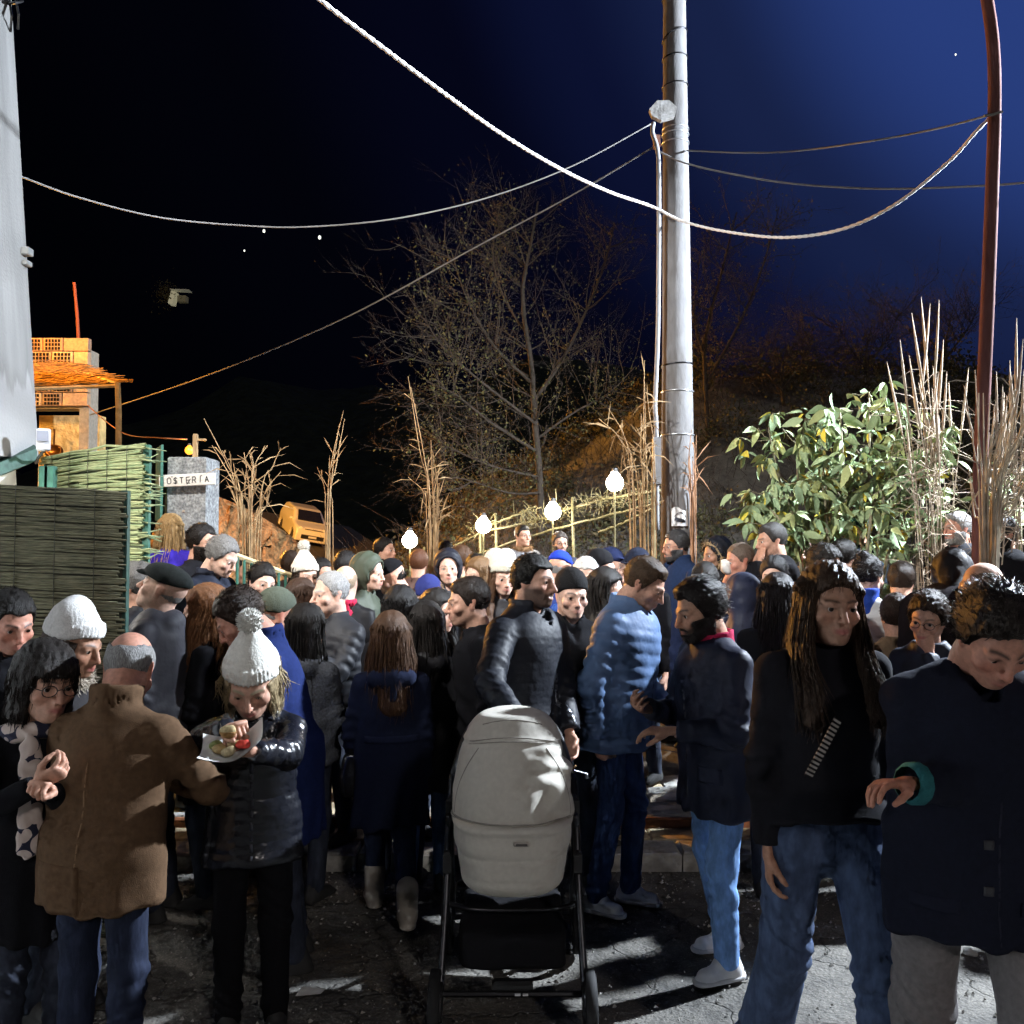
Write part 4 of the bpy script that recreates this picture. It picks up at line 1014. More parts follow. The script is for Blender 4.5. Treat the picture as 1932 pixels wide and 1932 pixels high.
# pots hanging in the opening
pot = empty('hanging_pan', PX(102,845,12.4)); tag(pot, 'round copper pan hanging in the lit opening of the house', 'pan')
MB().tube(spline([(0,0,.02),(0,0,.12),(0,0,.26)],8), .012, 6).build('handle', fabric('metal', (.2,.1,.05)), pot)
V_, F_ = solid(lambda P: smax(el(P, (0,0,-.05), (.13,.05,.10)), -el(P, (0,-.05,-.03), (.11,.05,.08)), .01), (-.15,-.08,-.17), (.15,.08,.06), .014); mesh_np('bowl', V_, [F_], fabric('metal', (.22,.10,.04)), pot)
straw_y = mat('golden_straw', (.24,.15,.055), .85, .25, [(50,.4,.006)], .4, 12, col2=(.16,.09,.03))
sa = empty('straw_awning', PX(160,720,10.4)); tag(sa, 'sloping straw awning lit orange on a slim wooden post', 'awning'); sb_ = np.array(sa.location)
b = MB(); c0, c1, c2, c3 = [np.array(PX(*q)) for q in ((30,690,11.6),(110,688,11.9),(217,726,10.3),(30,735,10.2))]
for k in range(1000):
    s_, t_ = RG.uniform(0,1), RG.uniform(-.05,.9); a_ = c0*(1-t_)+c3*t_; b_ = c1*(1-t_)+c2*t_; q = a_*(1-s_)+b_*s_
    dr = (b_-a_); dr /= np.linalg.norm(dr); dr = dr*.8+RG.normal(0,.05,3); q2 = q+dr*RG.uniform(.15,.45); mid = (q+q2)/2+np.array((0,0,RG.uniform(-.015,.03)))
    b.tube([q-sb_, mid-sb_, q2-sb_], [.009,.008,.003], 4, False)
b.build('straw', straw_y, sa)['kind'] = 'stuff'
MB().tube([np.array(PX(222,722,10.3))-sb_, np.array(PX(224,780,10.3))-sb_, np.array(PX(226,842,10.3))-sb_+np.array((0,0,-2.2))], [.033,.035,.04], 8).build('post', mat('pale_wood', (.50,.40,.22), .8, .3, [(30,.4,.01)], .3, 6), sa)
b = MB()
for q in ((30,690,11.6,110,688,11.9),(110,690,11.9,219,724,10.3),(30,735,10.2,219,728,10.3)): b.tube([np.array(PX(*q[:3]))-sb_, np.array(PX(*q[3:]))-sb_], .022, 6)
b.build('frame', mat('pale_wood', (.5,.4,.22)), sa)
ap = empty('red_pole', (0,0,0)); tag(ap, 'thin rust red pole rising above the brick house', 'pole')
MB().tube([PX(150,690,12.3), PX(146,600,12.3), PX(140,533,12.3)], [.024,.022,.02], 8).build('shaft', mat('rust_paint', (.12,.03,.02), .8), ap)
MB().tube([PX(149,660,12.27), PX(149,670,12.27)], .032, 8).build('clamp', fabric('metal', (.2,.15,.12)), ap)

# ------------------------------------------------------------------ concrete pier with the OSTERIA board and sodium lamp
px_ = PX(351, 990, 7.5); pier = empty('concrete_pier', (px_.x, 7.5, terr(px_.x,7.5))); tag(pier, 'speckled grey concrete pier carrying the OSTERIA board', 'pillar'); pb = np.array(pier.location)
ztop = PX(351,862,7.5).z
conc = mat('speckled_concrete', (.26,.27,.27), .9, .3, [(30,.6,.012),(120,.5,.004)], .55, 18, col2=(.15,.155,.16))
MB().box((0,.17,(ztop-pb[2])/2-.05), (.32,.34,ztop-pb[2]+.1), bev=.012).build('shaft', conc, pier)
wood_o = mat('old_plank', (.34,.23,.12), .8, .3, [(30,.5,.01)], .35, 5, stretch=(6,6,.7))
for k in range(3): MB().box((-.185-.035*k, .10+.09*k, (ztop-pb[2])/2-.1-.02*k), (.03,.09,ztop-pb[2]-.1), bev=.004).build('plank', wood_o, pier)
MB().box((-.235,.02,ztop-pb[2]-.22), (.02,.30,.62), R=rotz(.5), bev=.004).build('green_board', grn, pier)
for q in ((-.02,1.98),(.09,1.6),(.05,1.3),(-.09,1.15)): MB().box((q[0],-.004,q[1]), (.022,.012,.022), bev=.004).build('bolt', fabric('metal', (.6,.6,.58)), pier)
s0, s1 = PX(301, 908, 7.42), PX(406, 903, 7.42); sg = empty('osteria_sign', (s0+s1)/2); tag(sg, 'hand painted white plank sign reading OSTERIA', 'sign')
ang = math.atan2(s1.z-s0.z, s1.x-s0.x); sg.rotation_euler = (0,-ang,0)
wbd = mat('whitewashed_plank', (.62,.61,.57), .85, .3, [(25,.5,.008)], .2, 9, stretch=(1,1,6)); Lg = (s1-s0).length
MB().box((0,0,0), (Lg,.022,.098), bev=.003).build('plank', wbd, sg)
ink = mat('dark_ink', (.035,.032,.03), .8)
strokes = {'O':[[(0,.2),(0,.8),(.3,1),(.7,1),(1,.8),(1,.2),(.7,0),(.3,0),(0,.2)]],'S':[[(1,.85),(.6,1),(.1,.85),(.1,.6),(.9,.42),(.95,.15),(.5,0),(0,.15)],[(.5,1.1),(.5,-.1)]],'T':[[(0,1),(1,1)],[(.5,1),(.5,0)]],'E':[[(1,1),(.05,1),(.05,0),(1,0)],[(.05,.5),(.8,.5)],[(.2,-.2),(1.2,.7)]],'R':[[(0,0),(0,1),(.8,1),(.9,.7),(.7,.5),(0,.5)],[(.4,.5),(1,0)]],'I':[[(.5,1.1),(.4,0)]],'A':[[(0,0),(.5,1),(1,0)],[(.2,.4),(.8,.4)]]}
for i, ch in enumerate('OSTERIA'):
    lb = MB(); x0 = -Lg/2+.068+i*.0515; wch = .030
    for stq in strokes[ch]:
        P = [(x0+p_[0]*wch, -.0135, -.026+p_[1]*.048) for p_ in stq]; 
        for a_, b_ in zip(P[:-1], P[1:]): lb.tube([a_, b_], .0036, 4)
    lb.build('letter', ink, sg)
for xx in (-.12,.12): MB().box((xx,-.012,.03), (.01,.01,.01), bev=.002).build('nail', fabric('metal',(.2,.2,.2)), sg)
def lampobj(name, label, loc, col, power, rad, emis, fixture=None):
    e = empty(name, loc); tag(e, label, 'lamp')
    V_, F_ = solid(lambda P: smin(el(P, (0,0,0), (rad,rad,rad)), rc(P, (0,0,0), (0,0,rad*1.05), rad*.5, rad*.4), rad*.4), (-rad*1.3,)*3, (rad*1.3,rad*1.3,rad*2.1), rad*.22)
    m = mat(name+'_glow_%d' % int(col[2]*100), tuple(.7*c_ for c_ in col), .4, .5, None, 0, emit=col, estr=emis); mesh_np('bulb', V_, [F_], m, e)
    MB().tube([(0,0,rad*1.25),(0,0,rad*1.5),(0,0,rad*1.7)], [rad*.36,rad*.38,rad*.3], 8).build('socket', fabric('plastic', (.05,.05,.05)), e)
    li = bpy.data.lights.new(name+'_light', 'POINT'); li.energy = power; li.color = col; li.shadow_soft_size = rad*1.25
    lo = bpy.data.objects.new(name+'_light', li); link(lo, e); lo.location = (0,0,0); return e
AMB = (1,.42,.08)
lampobj('sodium_lamp', 'small glowing orange lamp on top of the concrete pier', PX(357,850,7.64), (1,.36,.03), 130, .036, 2.0)
lb = empty('lamp_bracket', PX(367,845,7.55)); tag(lb, 'short upright lamp bracket on the concrete pier top', 'bracket')
MB().box((0,.02,.02), (.035,.035,.20), bev=.004).build('upright', wood_o, lb); MB().box((.04,.02,.07), (.10,.02,.018), bev=.003).build('crossbar', wood_o, lb)
lampobj('porch_lamp', 'warm porch lamp hanging under the straw awning', (-6.55, 10.9, 4.0), (1,.50,.12), 420, .05, 30)
stl = lampobj('stall_lamp', 'bare stall lamp behind the dark reed screen', (-2.62, 4.95, 1.98), (1,.93,.84), 62, .04, 30)
sml = empty('street_lamp', (-6.3,8.9,terr(0,8.9))); tag(sml, 'orange street lamp on a tall mast beyond the brick house', 'street lamp')
MB().tube([(0,0,-.2),(0,0,4),(0,0,6.6),(.5,0,7.0)], [.08,.07,.05,.04], 8).build('mast', fabric('metal', (.2,.2,.2)), sml)
MB().box((.75,0,6.98), (.6,.22,.12), taper=.8, bev=.02).build('lamp_head', fabric('metal', (.3,.3,.3)), sml); MB().box((.75,0,6.90), (.5,.16,.03)).build('diffuser', mat('sodium_diffuser', (.8,.7,.5), emit=(1,.45,.08), estr=40), sml)
li = bpy.data.lights.new('street_lamp_light', 'SPOT'); li.energy = 4000; li.color = (1,.36,.035); li.shadow_soft_size = .12; li.spot_size = math.radians(62); li.spot_blend = .5; lo = bpy.data.objects.new('street_lamp_light', li); link(lo, sml); lo.location = (.75,0,6.75); lo.rotation_euler = Vector((1.1,6.6,-5.4)).to_track_quat('-Z','Y').to_euler()

# ------------------------------------------------------------------ embankment, car
bank_m = mat('leafy_earth', (.36,.22,.10), .95, .2, [(5,.8,.12),(24,.9,.05)], .5, 4, col2=(.18,.11,.05))
emb = []; nxx, nyy = 60, 18
Pt = [PX(330,912,14.2), PX(388,928,14.6), PX(470,962,15.2), PX(540,1005,15.8), PX(592,1048,16.4), PX(640,1080,17)]
S_ = spline([np.array(p) for p in Pt], nxx); V_ = []
for i in range(nxx):
    for j in range(nyy):
        f = j/(nyy-1); q = S_[i].copy(); gz = terr(q[0], q[1]-1.2)
        q[2] = S_[i][2]*(1-f)+(gz-.15)*f; q[1] -= f*2.3; q += RG.normal(0,.05,3)*(f > 0); V_.append(q)
    q = S_[i].copy(); q[1] += 1.5; q[2] -= .5; V_.append(q)
n_ = nyy+1; ii, jj = np.meshgrid(np.arange(nxx-1), np.arange(n_-1), indexing='ij'); jr = np.where(jj == nyy-1, 0, jj); a_ = (ii*n_+jj).ravel()
F1 = [(i*n_+j, (i+1)*n_+j, (i+1)*n_+j+1, i*n_+j+1) for i in range(nxx-1) for j in range(nyy-1)]+[(i*n_+nyy, (i+1)*n_+nyy, (i+1)*n_, i*n_) for i in range(nxx-1)]
o = mesh_np('embankment', np.array(V_), [np.array(F1)], bank_m); tag(o, kind='structure')
# road up to the car
def ramp(): 
    return 0
car = empty('parked_car', (0,0,0)); tag(car, 'small pale hatchback parked on the slope under orange street light', 'car')
cp = PX(568, 1002, 43.); car.location = (cp.x, 43., cp.z-.30); car.rotation_euler = (math.radians(15), math.radians(9), math.radians(30)); car.rotation_mode = 'XYZ'; car.scale = (.93,)*3
paint = mat('white_car_paint', (.72,.70,.64), .25, .5, None, .03, coat=.6); glassm = mat('dark_glass', (.012,.012,.014), .06, .6); blkp = fabric('plastic', (.015,.015,.015))
def carfn(P):
    X, Y, Z = P; A = np.abs(X)
    hw = .80-.06*ss(Z,.75,1.5)-.05*ss(-Y,1.35,1.8)-.03*ss(Y,1.5,1.8)
    topz = np.interp(Y, [-1.85,-1.78,-1.62,-1.0,-.85,-.25,.1,1.2,1.62,1.80,1.85], [.60,.80,.90,1.02,1.08,1.44,1.53,1.52,1.42,1.02,.55]).astype(np.float32)
    d = smax(A-hw-.10*(1-ss(Z,.85,1.42))*1+.0, Z-topz, .12); d = smax(d, .20-Z, .06); d = smax(d, np.abs(Y)-1.80, .10)
    d = smin(d, smax(smax(A-.84, np.abs(Z-.42)-.2, .05), np.abs(Y)-1.82, .06), .05)
    for yy in (-1.15, 1.12): d = smax(d, -(np.sqrt((Y-yy)**2+(Z-.30)**2)-.36+.6*np.maximum(0, .62-A)), .02)
    return d
V_, F_ = solid(carfn, (-.95,-1.95,.1), (.95,1.95,1.6), .035); body = mesh_np('body', V_, [F_], paint, car)
def panel(name, pts, m, par, th=.012):
    P = np.array(pts, float); n = len(P); c_ = P.mean(0); nr = np.cross(P[1]-P[0], P[2]-P[0]); nr /= np.linalg.norm(nr)
    V2 = np.concatenate([P, P+nr*th]); F4 = [tuple(range(n-1,-1,-1)), tuple(range(n,2*n))] if n == 4 else []
    b = MB(); b.add(V2, F4+[(i, (i+1) % n, n+(i+1) % n, n+i) for i in range(n)]); return b.build(name, m, par)
panel('windscreen', [(-.66,-.93,1.06),(.66,-.93,1.06),(.56,-.28,1.46),(-.56,-.28,1.46)], glassm, car, .03)
for s_ in (-1, 1):
    q = [(s_*.795,-.72,1.05),(s_*.80,1.35,1.08),(s_*.70,1.18,1.42),(s_*.69,-.18,1.42)]
    panel('side_window', q if s_ > 0 else q[::-1], glassm, car, .02)
    hl = MB(); V_, F_ = solid(lambda P: el(P, (0,0,0), (.17,.10,.12)), (-.18,-.11,-.13), (.18,.11,.13), .03); o = mesh_np('headlight', V_+np.array((s_*.60,-1.66,.80)), [F_], mat('headlamp_glass', (.7,.7,.68), .1, .6), car)
    m_ = MB(); m_.box((s_*.93,-.62,1.06), (.18,.12,.13), bev=.03); m_.build('mirror', paint, car)
    for yy in (-1.15,1.12):
        wv = MB(); ph = np.linspace(0,2*math.pi,17); wv.tube([(s_*.64,yy,.30),(s_*.70,yy,.30),(s_*.80,yy,.30),(s_*.84,yy,.30)], [.27,.31,.31,.27], 16, True); t_ = wv.build('tyre', fabric('rubber', (.015,.015,.015)), car, True)
        r_ = MB(); r_.tube([(s_*.83,yy,.30),(s_*.85,yy,.30),(s_*.855,yy,.30)], [.20,.20,.12], 8); r_.build('rim', fabric('metal', (.35,.35,.36)), t_)
MB().box((0,-1.815,.44), (1.15,.05,.22), bev=.02).build('grille', blkp, car); MB().box((0,-1.85,.46), (.40,.02,.10), bev=.004).build('number_plate', mat('plate_white', (.7,.7,.68), .5), car); MB().box((0,-1.80,.82), (.9,.03,.025)).build('bonnet_line', blkp, car)
b = MB(); b.tube([(0,-1.825,.86),(0,-1.85,.86)], .05, 12); b.build('badge', fabric('metal', (.25,.06,.05)), car)
rd = MB(); c_ = np.array(car.location); rd.add([(c_[0]-2.5,c_[1]-4.5,c_[2]-1.6),(c_[0]+4.5,c_[1]-5,c_[2]-1.5),(c_[0]+3.2,c_[1]+3,c_[2]-.35),(c_[0]-3.5,c_[1]+4,c_[2]+.5),(c_[0]-2.5,c_[1]-4.5,c_[2]-3),(c_[0]+4.5,c_[1]-5,c_[2]-3),(c_[0]+3.2,c_[1]+3,c_[2]-3),(c_[0]-3.5,c_[1]+4,c_[2]-3)], [(0,1,2,3),(0,4,5,1),(1,5,6,2),(2,6,7,3),(3,7,4,0)])
RMe = Matrix.Rotation(math.radians(9),4,'Y'); 
o = rd.build('road', mat('ramp_asphalt', (.07,.065,.06), .9, .3, [(30,.5,.01)], .3, 3)); tag(o, kind='structure')
rr = MB()
nrm = (car.rotation_euler.to_matrix() @ Vector((0,0,1))); ex = car.rotation_euler.to_matrix() @ Vector((1,0,0)); ey = car.rotation_euler.to_matrix() @ Vector((0,1,0)); cc = Vector(car.location)-nrm*.02
Q4 = [cc-ex*2.2-ey*4.5, cc+ex*5-ey*4.5, cc+ex*4-ey*-5, cc-ex*2.2+ey*5]
o.data.clear_geometry(); Vq = [tuple(q) for q in Q4]+[(q.x,q.y,q.z-2.2) for q in Q4]; o.data.from_pydata(Vq, [], [(0,1,2,3),(1,0,4,5),(2,1,5,6),(3,2,6,7),(0,3,7,4)])

s2 = empty('street_lamp', (-14.6,25,terr(0,25))); tag(s2, 'second orange street lamp farther up the slope, hidden by the building', 'street lamp'); sml['label'] = 'orange street lamp on a tall mast behind the plaster building'
MB().tube([(0,0,-.5),(0,0,4),(0,0,6.0),(.5,0,6.4)], [.08,.07,.05,.04], 8).build('mast', fabric('metal', (.2,.2,.2)), s2); MB().box((.75,0,6.38), (.6,.22,.12), taper=.8, bev=.02).build('lamp_head', fabric('metal', (.3,.3,.3)), s2); MB().box((.75,0,6.30), (.5,.16,.03)).build('diffuser', MATS['sodium_diffuser'], s2)
li = bpy.data.lights.new('street_lamp_light', 'POINT'); li.energy = 26000; li.color = (1,.42,.06); li.shadow_soft_size = .12; lo = bpy.data.objects.new('street_lamp_light', li); link(lo, s2); lo.location = (.75,0,6.1)

# ------------------------------------------------------------------ utility pole, plate, bands, conduit, cables
up0, up1, up2 = PX(1279,1010,8.5), PX(1277,600,8.5), PX(1272,-40,8.5)
pole = empty('utility_pole', (up0.x, 8.5, terr(up0.x,8.5))); tag(pole, 'tall tapering concrete utility pole wrapped with steel bands', 'utility pole'); pb = np.array(pole.location)
pm = mat('pole_concrete', (.17,.17,.175), .92, .15, [(22,.4,.012),(90,.5,.004)], .14, 6, col2=(.135,.13,.128), stretch=(1,1,.35))
zz_ = np.linspace(pb[2]-.1, 8.0, 24); Pp = np.stack([np.interp(zz_, [up0.z,up1.z,up2.z,8.0], [up0.x,up1.x,up2.x,up2.x-.005]), np.full(24,8.5), zz_], 1)-pb
MB().tube(Pp, np.interp(zz_, [0,2,4,7.5], [.175,.163,.137,.105]), 20).build('shaft', pm, pole, True)
def ring(name, v, m, tilt=0., r=.007, gap=.004):
    z = PX(1275, v, 8.5).z; rad = np.interp(z, [0,2,4,7.5], [.175,.163,.137,.105])+gap; cx = np.interp(z, [up0.z,up1.z,up2.z], [up0.x,up1.x,up2.x]); ph = np.linspace(0,2*math.pi,25)
    P = np.stack([cx+rad*np.cos(ph), 8.5+rad*np.sin(ph), z+tilt*np.cos(ph+.4)], 1)-pb; MB().tube(P, r, 6, False).build(name, m, pole, True)
stl_ = fabric('metal', (.62,.63,.65)); dk = fabric('metal', (.05,.05,.055))
for v, t_, m_ in ((2,.0,dk),(70,.05,dk),(112,.01,dk),(165,.01,dk),(246,.0,stl_),(256,.0,stl_),(272,.0,stl_),(690,.01,dk),(740,.0,stl_),(822,.0,stl_)): ring('band', v, m_, t_)
bp_ = np.array(PX(1251,210,8.28)); ph = [.25,1.15,2.05,3.05,3.75,4.55,5.6]; pts = [(.125*math.cos(a_)*(1.05),.0,.10*math.sin(a_)) for a_ in ph]; n = len(pts); b = MB(); Vp = [np.array(p)+np.array((0,-.03,0)) for p in pts]+[np.array(p)*1.0+np.array((0,.03,0)) for p in pts]+[np.array((0,-.035,0))]
b.add(Vp, [(i, n+i, n+(i+1) % n, (i+1) % n) for i in range(n)]); b.add(Vp, [(2*n, i, (i+1) % n) for i in range(n)]); o = b.build('junction_plate', mat('weathered_plate', (.30,.295,.285), .9, .2, [(30,.5,.01)], .3, 12, col2=(.20,.19,.18)), pole); o.location = bp_-pb
b = MB(); cpth = [np.array(PX(*q)) for q in ((1233,232,8.3),(1231,250,8.28),(1240,280,8.3),(1243,330,8.3),(1243,480,8.3),(1241,640,8.3),(1236,760,8.28),(1238,800,8.28),(1239,900,8.28),(1240,1000,8.28))]
b.tube(spline(cpth, 50)-pb, .021, 8); b.build('conduit', mat('grey_conduit', (.22,.22,.23), .7), pole, True)
b = MB(); q = np.array(PX(1239,870,8.26)); b.box(q-pb, (.075,.05,.44), bev=.01); b.build('cable_guard', stl_, pole)
b = MB(); q = np.array(PX(1239,268,8.33)); b.box(q-pb, (.06,.07,.12), bev=.008); b.build('hook_bracket', mat('rusty_iron', (.16,.07,.045), .8, .3, [(60,.5,.005)], .4, 20), pole)
nb = empty('pole_notice', PX(1283,975,8.31)); tag(nb, 'white paper notice with a black emblem taped to the pole', 'sign'); 
V_ = []; F_ = []
for i in range(7):
    a_ = (i/6-.5)*.16; 
    for z in (-.085,.075+.02*math.sin(i)): V_.append((a_*.95, .6*a_*a_*3, z))
F_ = [(2*i,2*i+2,2*i+3,2*i+1) for i in range(6)]; A_ = np.array(V_); A2 = A_+np.array((0,.006,0)); m_ = len(A_)
mesh_np('sheet', np.concatenate([A_, A2]), [np.array(F_+[(f[3]+m_,f[2]+m_,f[1]+m_,f[0]+m_) for f in F_]+[(0,1,m_+1,m_),(13,12,m_+12,m_+13)])], mat('notice_paper', (.80,.81,.84), .7, .3, [(20,.3,.01)], .05), nb)
b = MB(); b.box((-.005,-.010,-.03), (.09,.008,.032), R=roty(.25)); b.box((.03,-.010,-.045),(.03,.008,.02)); b.tube(spline([(-.05,-.009,0),(-.02,-.011,.035),(.02,-.011,.035),(.05,-.009,.0)],9), .004, 4); b.build('emblem', mat('black_print', (.02,.02,.03), .7), nb)

whitec = mat('white_rope_cable', (.80,.80,.80), .6, .4, [(120,.5,.004)], .1, 20); greyc = mat('grey_cable', (.17,.165,.16), .6, .4, None, .1, 20)
def cable(name, label, pts, r, m, n=90, twist=False):
    P = spline([np.array(PX(*q)) for q in pts], n); b = MB()
    e = empty(name, P[0]); tag(e, label, 'cable', 'overhead cables'); P = P-P[0]
    if twist:
        s_ = np.cumsum(np.concatenate([[0], np.linalg.norm(np.diff(P, axis=0), axis=1)]))
        for k in range(2):
            ph = s_*48+k*math.pi; Q = P.copy(); Q[:,2] += r*.32*np.sin(ph); Q[:,1] += r*.32*np.cos(ph); q = MB(); q.tube(Q, r*.78, 6); q.build('strand', m, e, True)
    else: b.tube(P, r, 6); b.build('wire', m, e, True)
    return e
cable('overhead_cable', 'thick white twisted cable sweeping down from the top to the utility pole', [(560,-40,4.8),(620,12,5.0),(720,88,5.3),(830,170,5.7),(950,255,6.3),(1060,320,7.0),(1150,362,7.7),(1215,384,8.2),(1240,394,8.28)], .0135, whitec, 420, True)
cable('overhead_cable', 'thick white twisted cable hanging between the utility pole and lamp post', [(1240,394,8.28),(1290,418,8.25),(1370,437,7.9),(1480,448,7.4),(1590,432,6.9),(1690,385,6.5),(1790,305,6.2),(1840,250,6.0),(1868,222,5.95)], .0125, whitec, 420, True)
cable('overhead_cable', 'thin cable from the plaster building up to the junction plate', [(30,328,5.62),(45,335,5.7),(150,373,6.1),(300,410,6.8),(450,425,7.3),(580,428,7.6),(750,412,7.9),(920,373,8.1),(1080,313,8.2),(1228,234,8.28)], .0065, greyc)
cable('overhead_cable', 'thin cable rising from the brick house roofline to the pole', [(170,783,12),(200,773,11.8),(400,705,11),(650,600,10.2),(900,465,9.2),(1080,368,8.7),(1232,278,8.3)], .0075, greyc)
cable('overhead_cable', 'thin cable running from the pole up to the lamp post', [(1296,284,8.4),(1400,288,8.0),(1500,285,7.5),(1650,265,6.8),(1780,240,6.3),(1885,212,5.9)], .0075, greyc)
cable('overhead_cable', 'thin sagging cable leaving the pole past the right edge', [(1243,286,8.3),(1300,310,8.25),(1400,332,8.0),(1500,347,7.7),(1650,356,7.2),(1800,353,6.7),(1932,345,6.3),(2050,330,6.0)], .008, greyc)
cable('overhead_cable', 'short orange lit cord from the brick house to the pier lamp', [(166,765,12),(200,795,11),(240,820,10),(300,826,8.8),(352,829,7.5)], .007, mat('orange_cord', (.5,.2,.1), .6))

# lamp post at the right
lpost = empty('lamp_post', (PX(1850,900,5.9).x, 5.9, 0)); lpost.location.z = terr(1,5.9); tag(lpost, 'slim rust brown lamp post curving at its top', 'lamp post'); pb = np.array(lpost.location)
Pp = spline([np.array(PX(*q))-pb for q in ((1846,1500,5.9),(1848,1000,5.9),(1852,820,5.9),(1862,600,5.9),(1870,400,5.9),(1876,220,5.9),(1875,110,5.9),(1867,30,5.9),(1852,-40,5.9),(1815,-120,5.9),(1740,-180,5.9))], 60); Pp[0,2] = 0.0
rb = mat('brown_post_paint', (.13,.058,.055), .9, .12, [(20,.3,.008)], .25, 4, stretch=(1,1,.3))
MB().tube(Pp, np.linspace(.047,.036,60), 14).build('shaft', rb, lpost, True); q = Pp[-1]; MB().box(q+np.array((-.28,0,-.02)), (.55,.2,.10), taper=.85, bev=.02).build('lamp_head', fabric('metal', (.25,.25,.25)), lpost)
b = MB(); q = np.array(PX(1874,216,5.86))-pb; b.tube([q+np.array((-.06,0,-.01)), q, q+np.array((.06,0,.02))], .009, 6); b.build('cable_clamp', greyc, lpost)
# floodlight on its own mast, just outside the right edge
fm = empty('floodlight_mast', (6.9,6.9,terr(6.3,6.9))); tag(fm, 'floodlight mast standing just past the right edge', 'floodlight')
MB().tube([(0,0,0),(0,0,3),(0,0,5.6)], [.06,.055,.045], 10).build('mast', fabric('metal', (.3,.3,.3)), fm, True)
fd = Vector((-6.2,-1.7,-3.9)).normalized(); Rf = np.array(fd.to_track_quat('-Z','Y').to_matrix())
MB().box((0,0,5.5), (.42,.32,.12), R=Rf, bev=.02).build('lamp_head', fabric('metal', (.12,.12,.12)), fm); q = np.array((0,0,5.5))+np.array(fd)*.075; MB().box(q, (.36,.26,.02), R=Rf).build('lens', mat('flood_lens', (.8,.8,.8), emit=(.85,.93,1), estr=60), fm)
li = bpy.data.lights.new('floodlight_beam', 'SPOT'); li.energy = 11500; li.color = (.80,.89,1.0); li.spot_size = math.radians(165); li.spot_blend = .4; li.shadow_soft_size = .10
lo = bpy.data.objects.new('floodlight_beam', li); link(lo, fm); lo.location = tuple(q+np.array(fd)*.06); lo.rotation_euler = fd.to_track_quat('-Z','Y').to_euler()

# projector high on the plaster wall, out of view, aimed over the foreground at the square
pj = empty('wall_projector', (-2.85,1.9,6.3)); tag(pj, 'projector lamp high on the plaster building, above the picture', 'floodlight'); fd = (Vector((.6,9.5,1.2))-Vector(pj.location)).normalized(); Rf = np.array(fd.to_track_quat('-Z','Y').to_matrix())
MB().box((0,0,0), (.34,.28,.12), R=Rf, bev=.02).build('housing', fabric('metal', (.1,.1,.1)), pj); MB().box(np.array(fd)*.075, (.28,.22,.02), R=Rf).build('lens', mat('projector_lens', (.8,.8,.8), emit=(1,.96,.9), estr=30), pj); MB().tube([(0,0,0),(-.2,-.05,.05),(-.5,-.05,.05)], .02, 6).build('arm', fabric('metal', (.1,.1,.1)), pj)
li = bpy.data.lights.new('projector_beam', 'SPOT'); li.energy = 4300; li.color = (1,.97,.93); li.spot_size = math.radians(58); li.spot_blend = .55; li.shadow_soft_size = .12
lo = bpy.data.objects.new('projector_beam', li); link(lo, pj); lo.location = tuple(np.array(fd)*.1); lo.rotation_euler = fd.to_track_quat('-Z','Y').to_euler()
# ------------------------------------------------------------------ plants
twig_m = mat('bare_bark', (.052,.041,.032), .9, .2, [(30,.6,.01)], .3, 8); ivy_m = mat('ivy_leaf', (.05,.06,.022), .7, .2, None, .5, 9, col2=(.12,.09,.03))
class Tree:
    def __init__(s, seed): s.r = np.random.default_rng(seed); s.b = MB(); s.tr = MB(); s.tips = []; s.pts = []
    def grow(s, p, d, L, r, depth, up=.1, spread=.6, kids=(3,5)):
        n = 6 if depth > 1 else 3; P = [p]; dd = d.copy()
        for i in range(n):
            dd = dd+s.r.normal(0, .13, 3)+np.array((0,0,up*.25)); dd /= np.linalg.norm(dd); P.append(P[-1]+dd*L/n)
        P = np.array(P); (s.tr if depth >= 4 else s.b).tube(P, np.linspace(r, r*.45, n+1), 6 if depth >= 3 else 4 if depth == 2 else 3, False)
        s.pts += [(q, depth) for q in P[1:]]
        if depth == 0: return
        for _ in range(s.r.integers(*kids)+(2 if depth == 1 else 0)):
            t = s.r.uniform(.25, 1.); k = min(n-1, int(t*n)); q = P[k]+(P[k+1]-P[k])*(t*n-k)
            base = P[k+1]-P[k]; base /= np.linalg.norm(base); side = s.r.normal(0, 1, 3); side -= base*(side@base); side /= np.linalg.norm(side)
            nd = base*(1-spread*.6)+side*spread; nd /= np.linalg.norm(nd)
            s.grow(q, nd, L*s.r.uniform(.42,.68), r*.42, depth-1, up, spread, kids)
def leaf_quads(C, size, rng, droop=0.):
    n = len(C); a = rng.normal(0,1,(n,3)); a /= np.linalg.norm(a, axis=1, keepdims=True); b = np.cross(a, rng.normal(0,1,(n,3))); b /= np.linalg.norm(b, axis=1, keepdims=True)
    sz = size*rng.uniform(.5,1.4,(n,1)); nn = np.cross(a, b)*sz*.25
    V = np.stack([C-a*sz, C+b*sz*.55+nn, C+a*sz, C-b*sz*.55+nn], 1).reshape(-1,3); return V, np.arange(4*n).reshape(n,4)
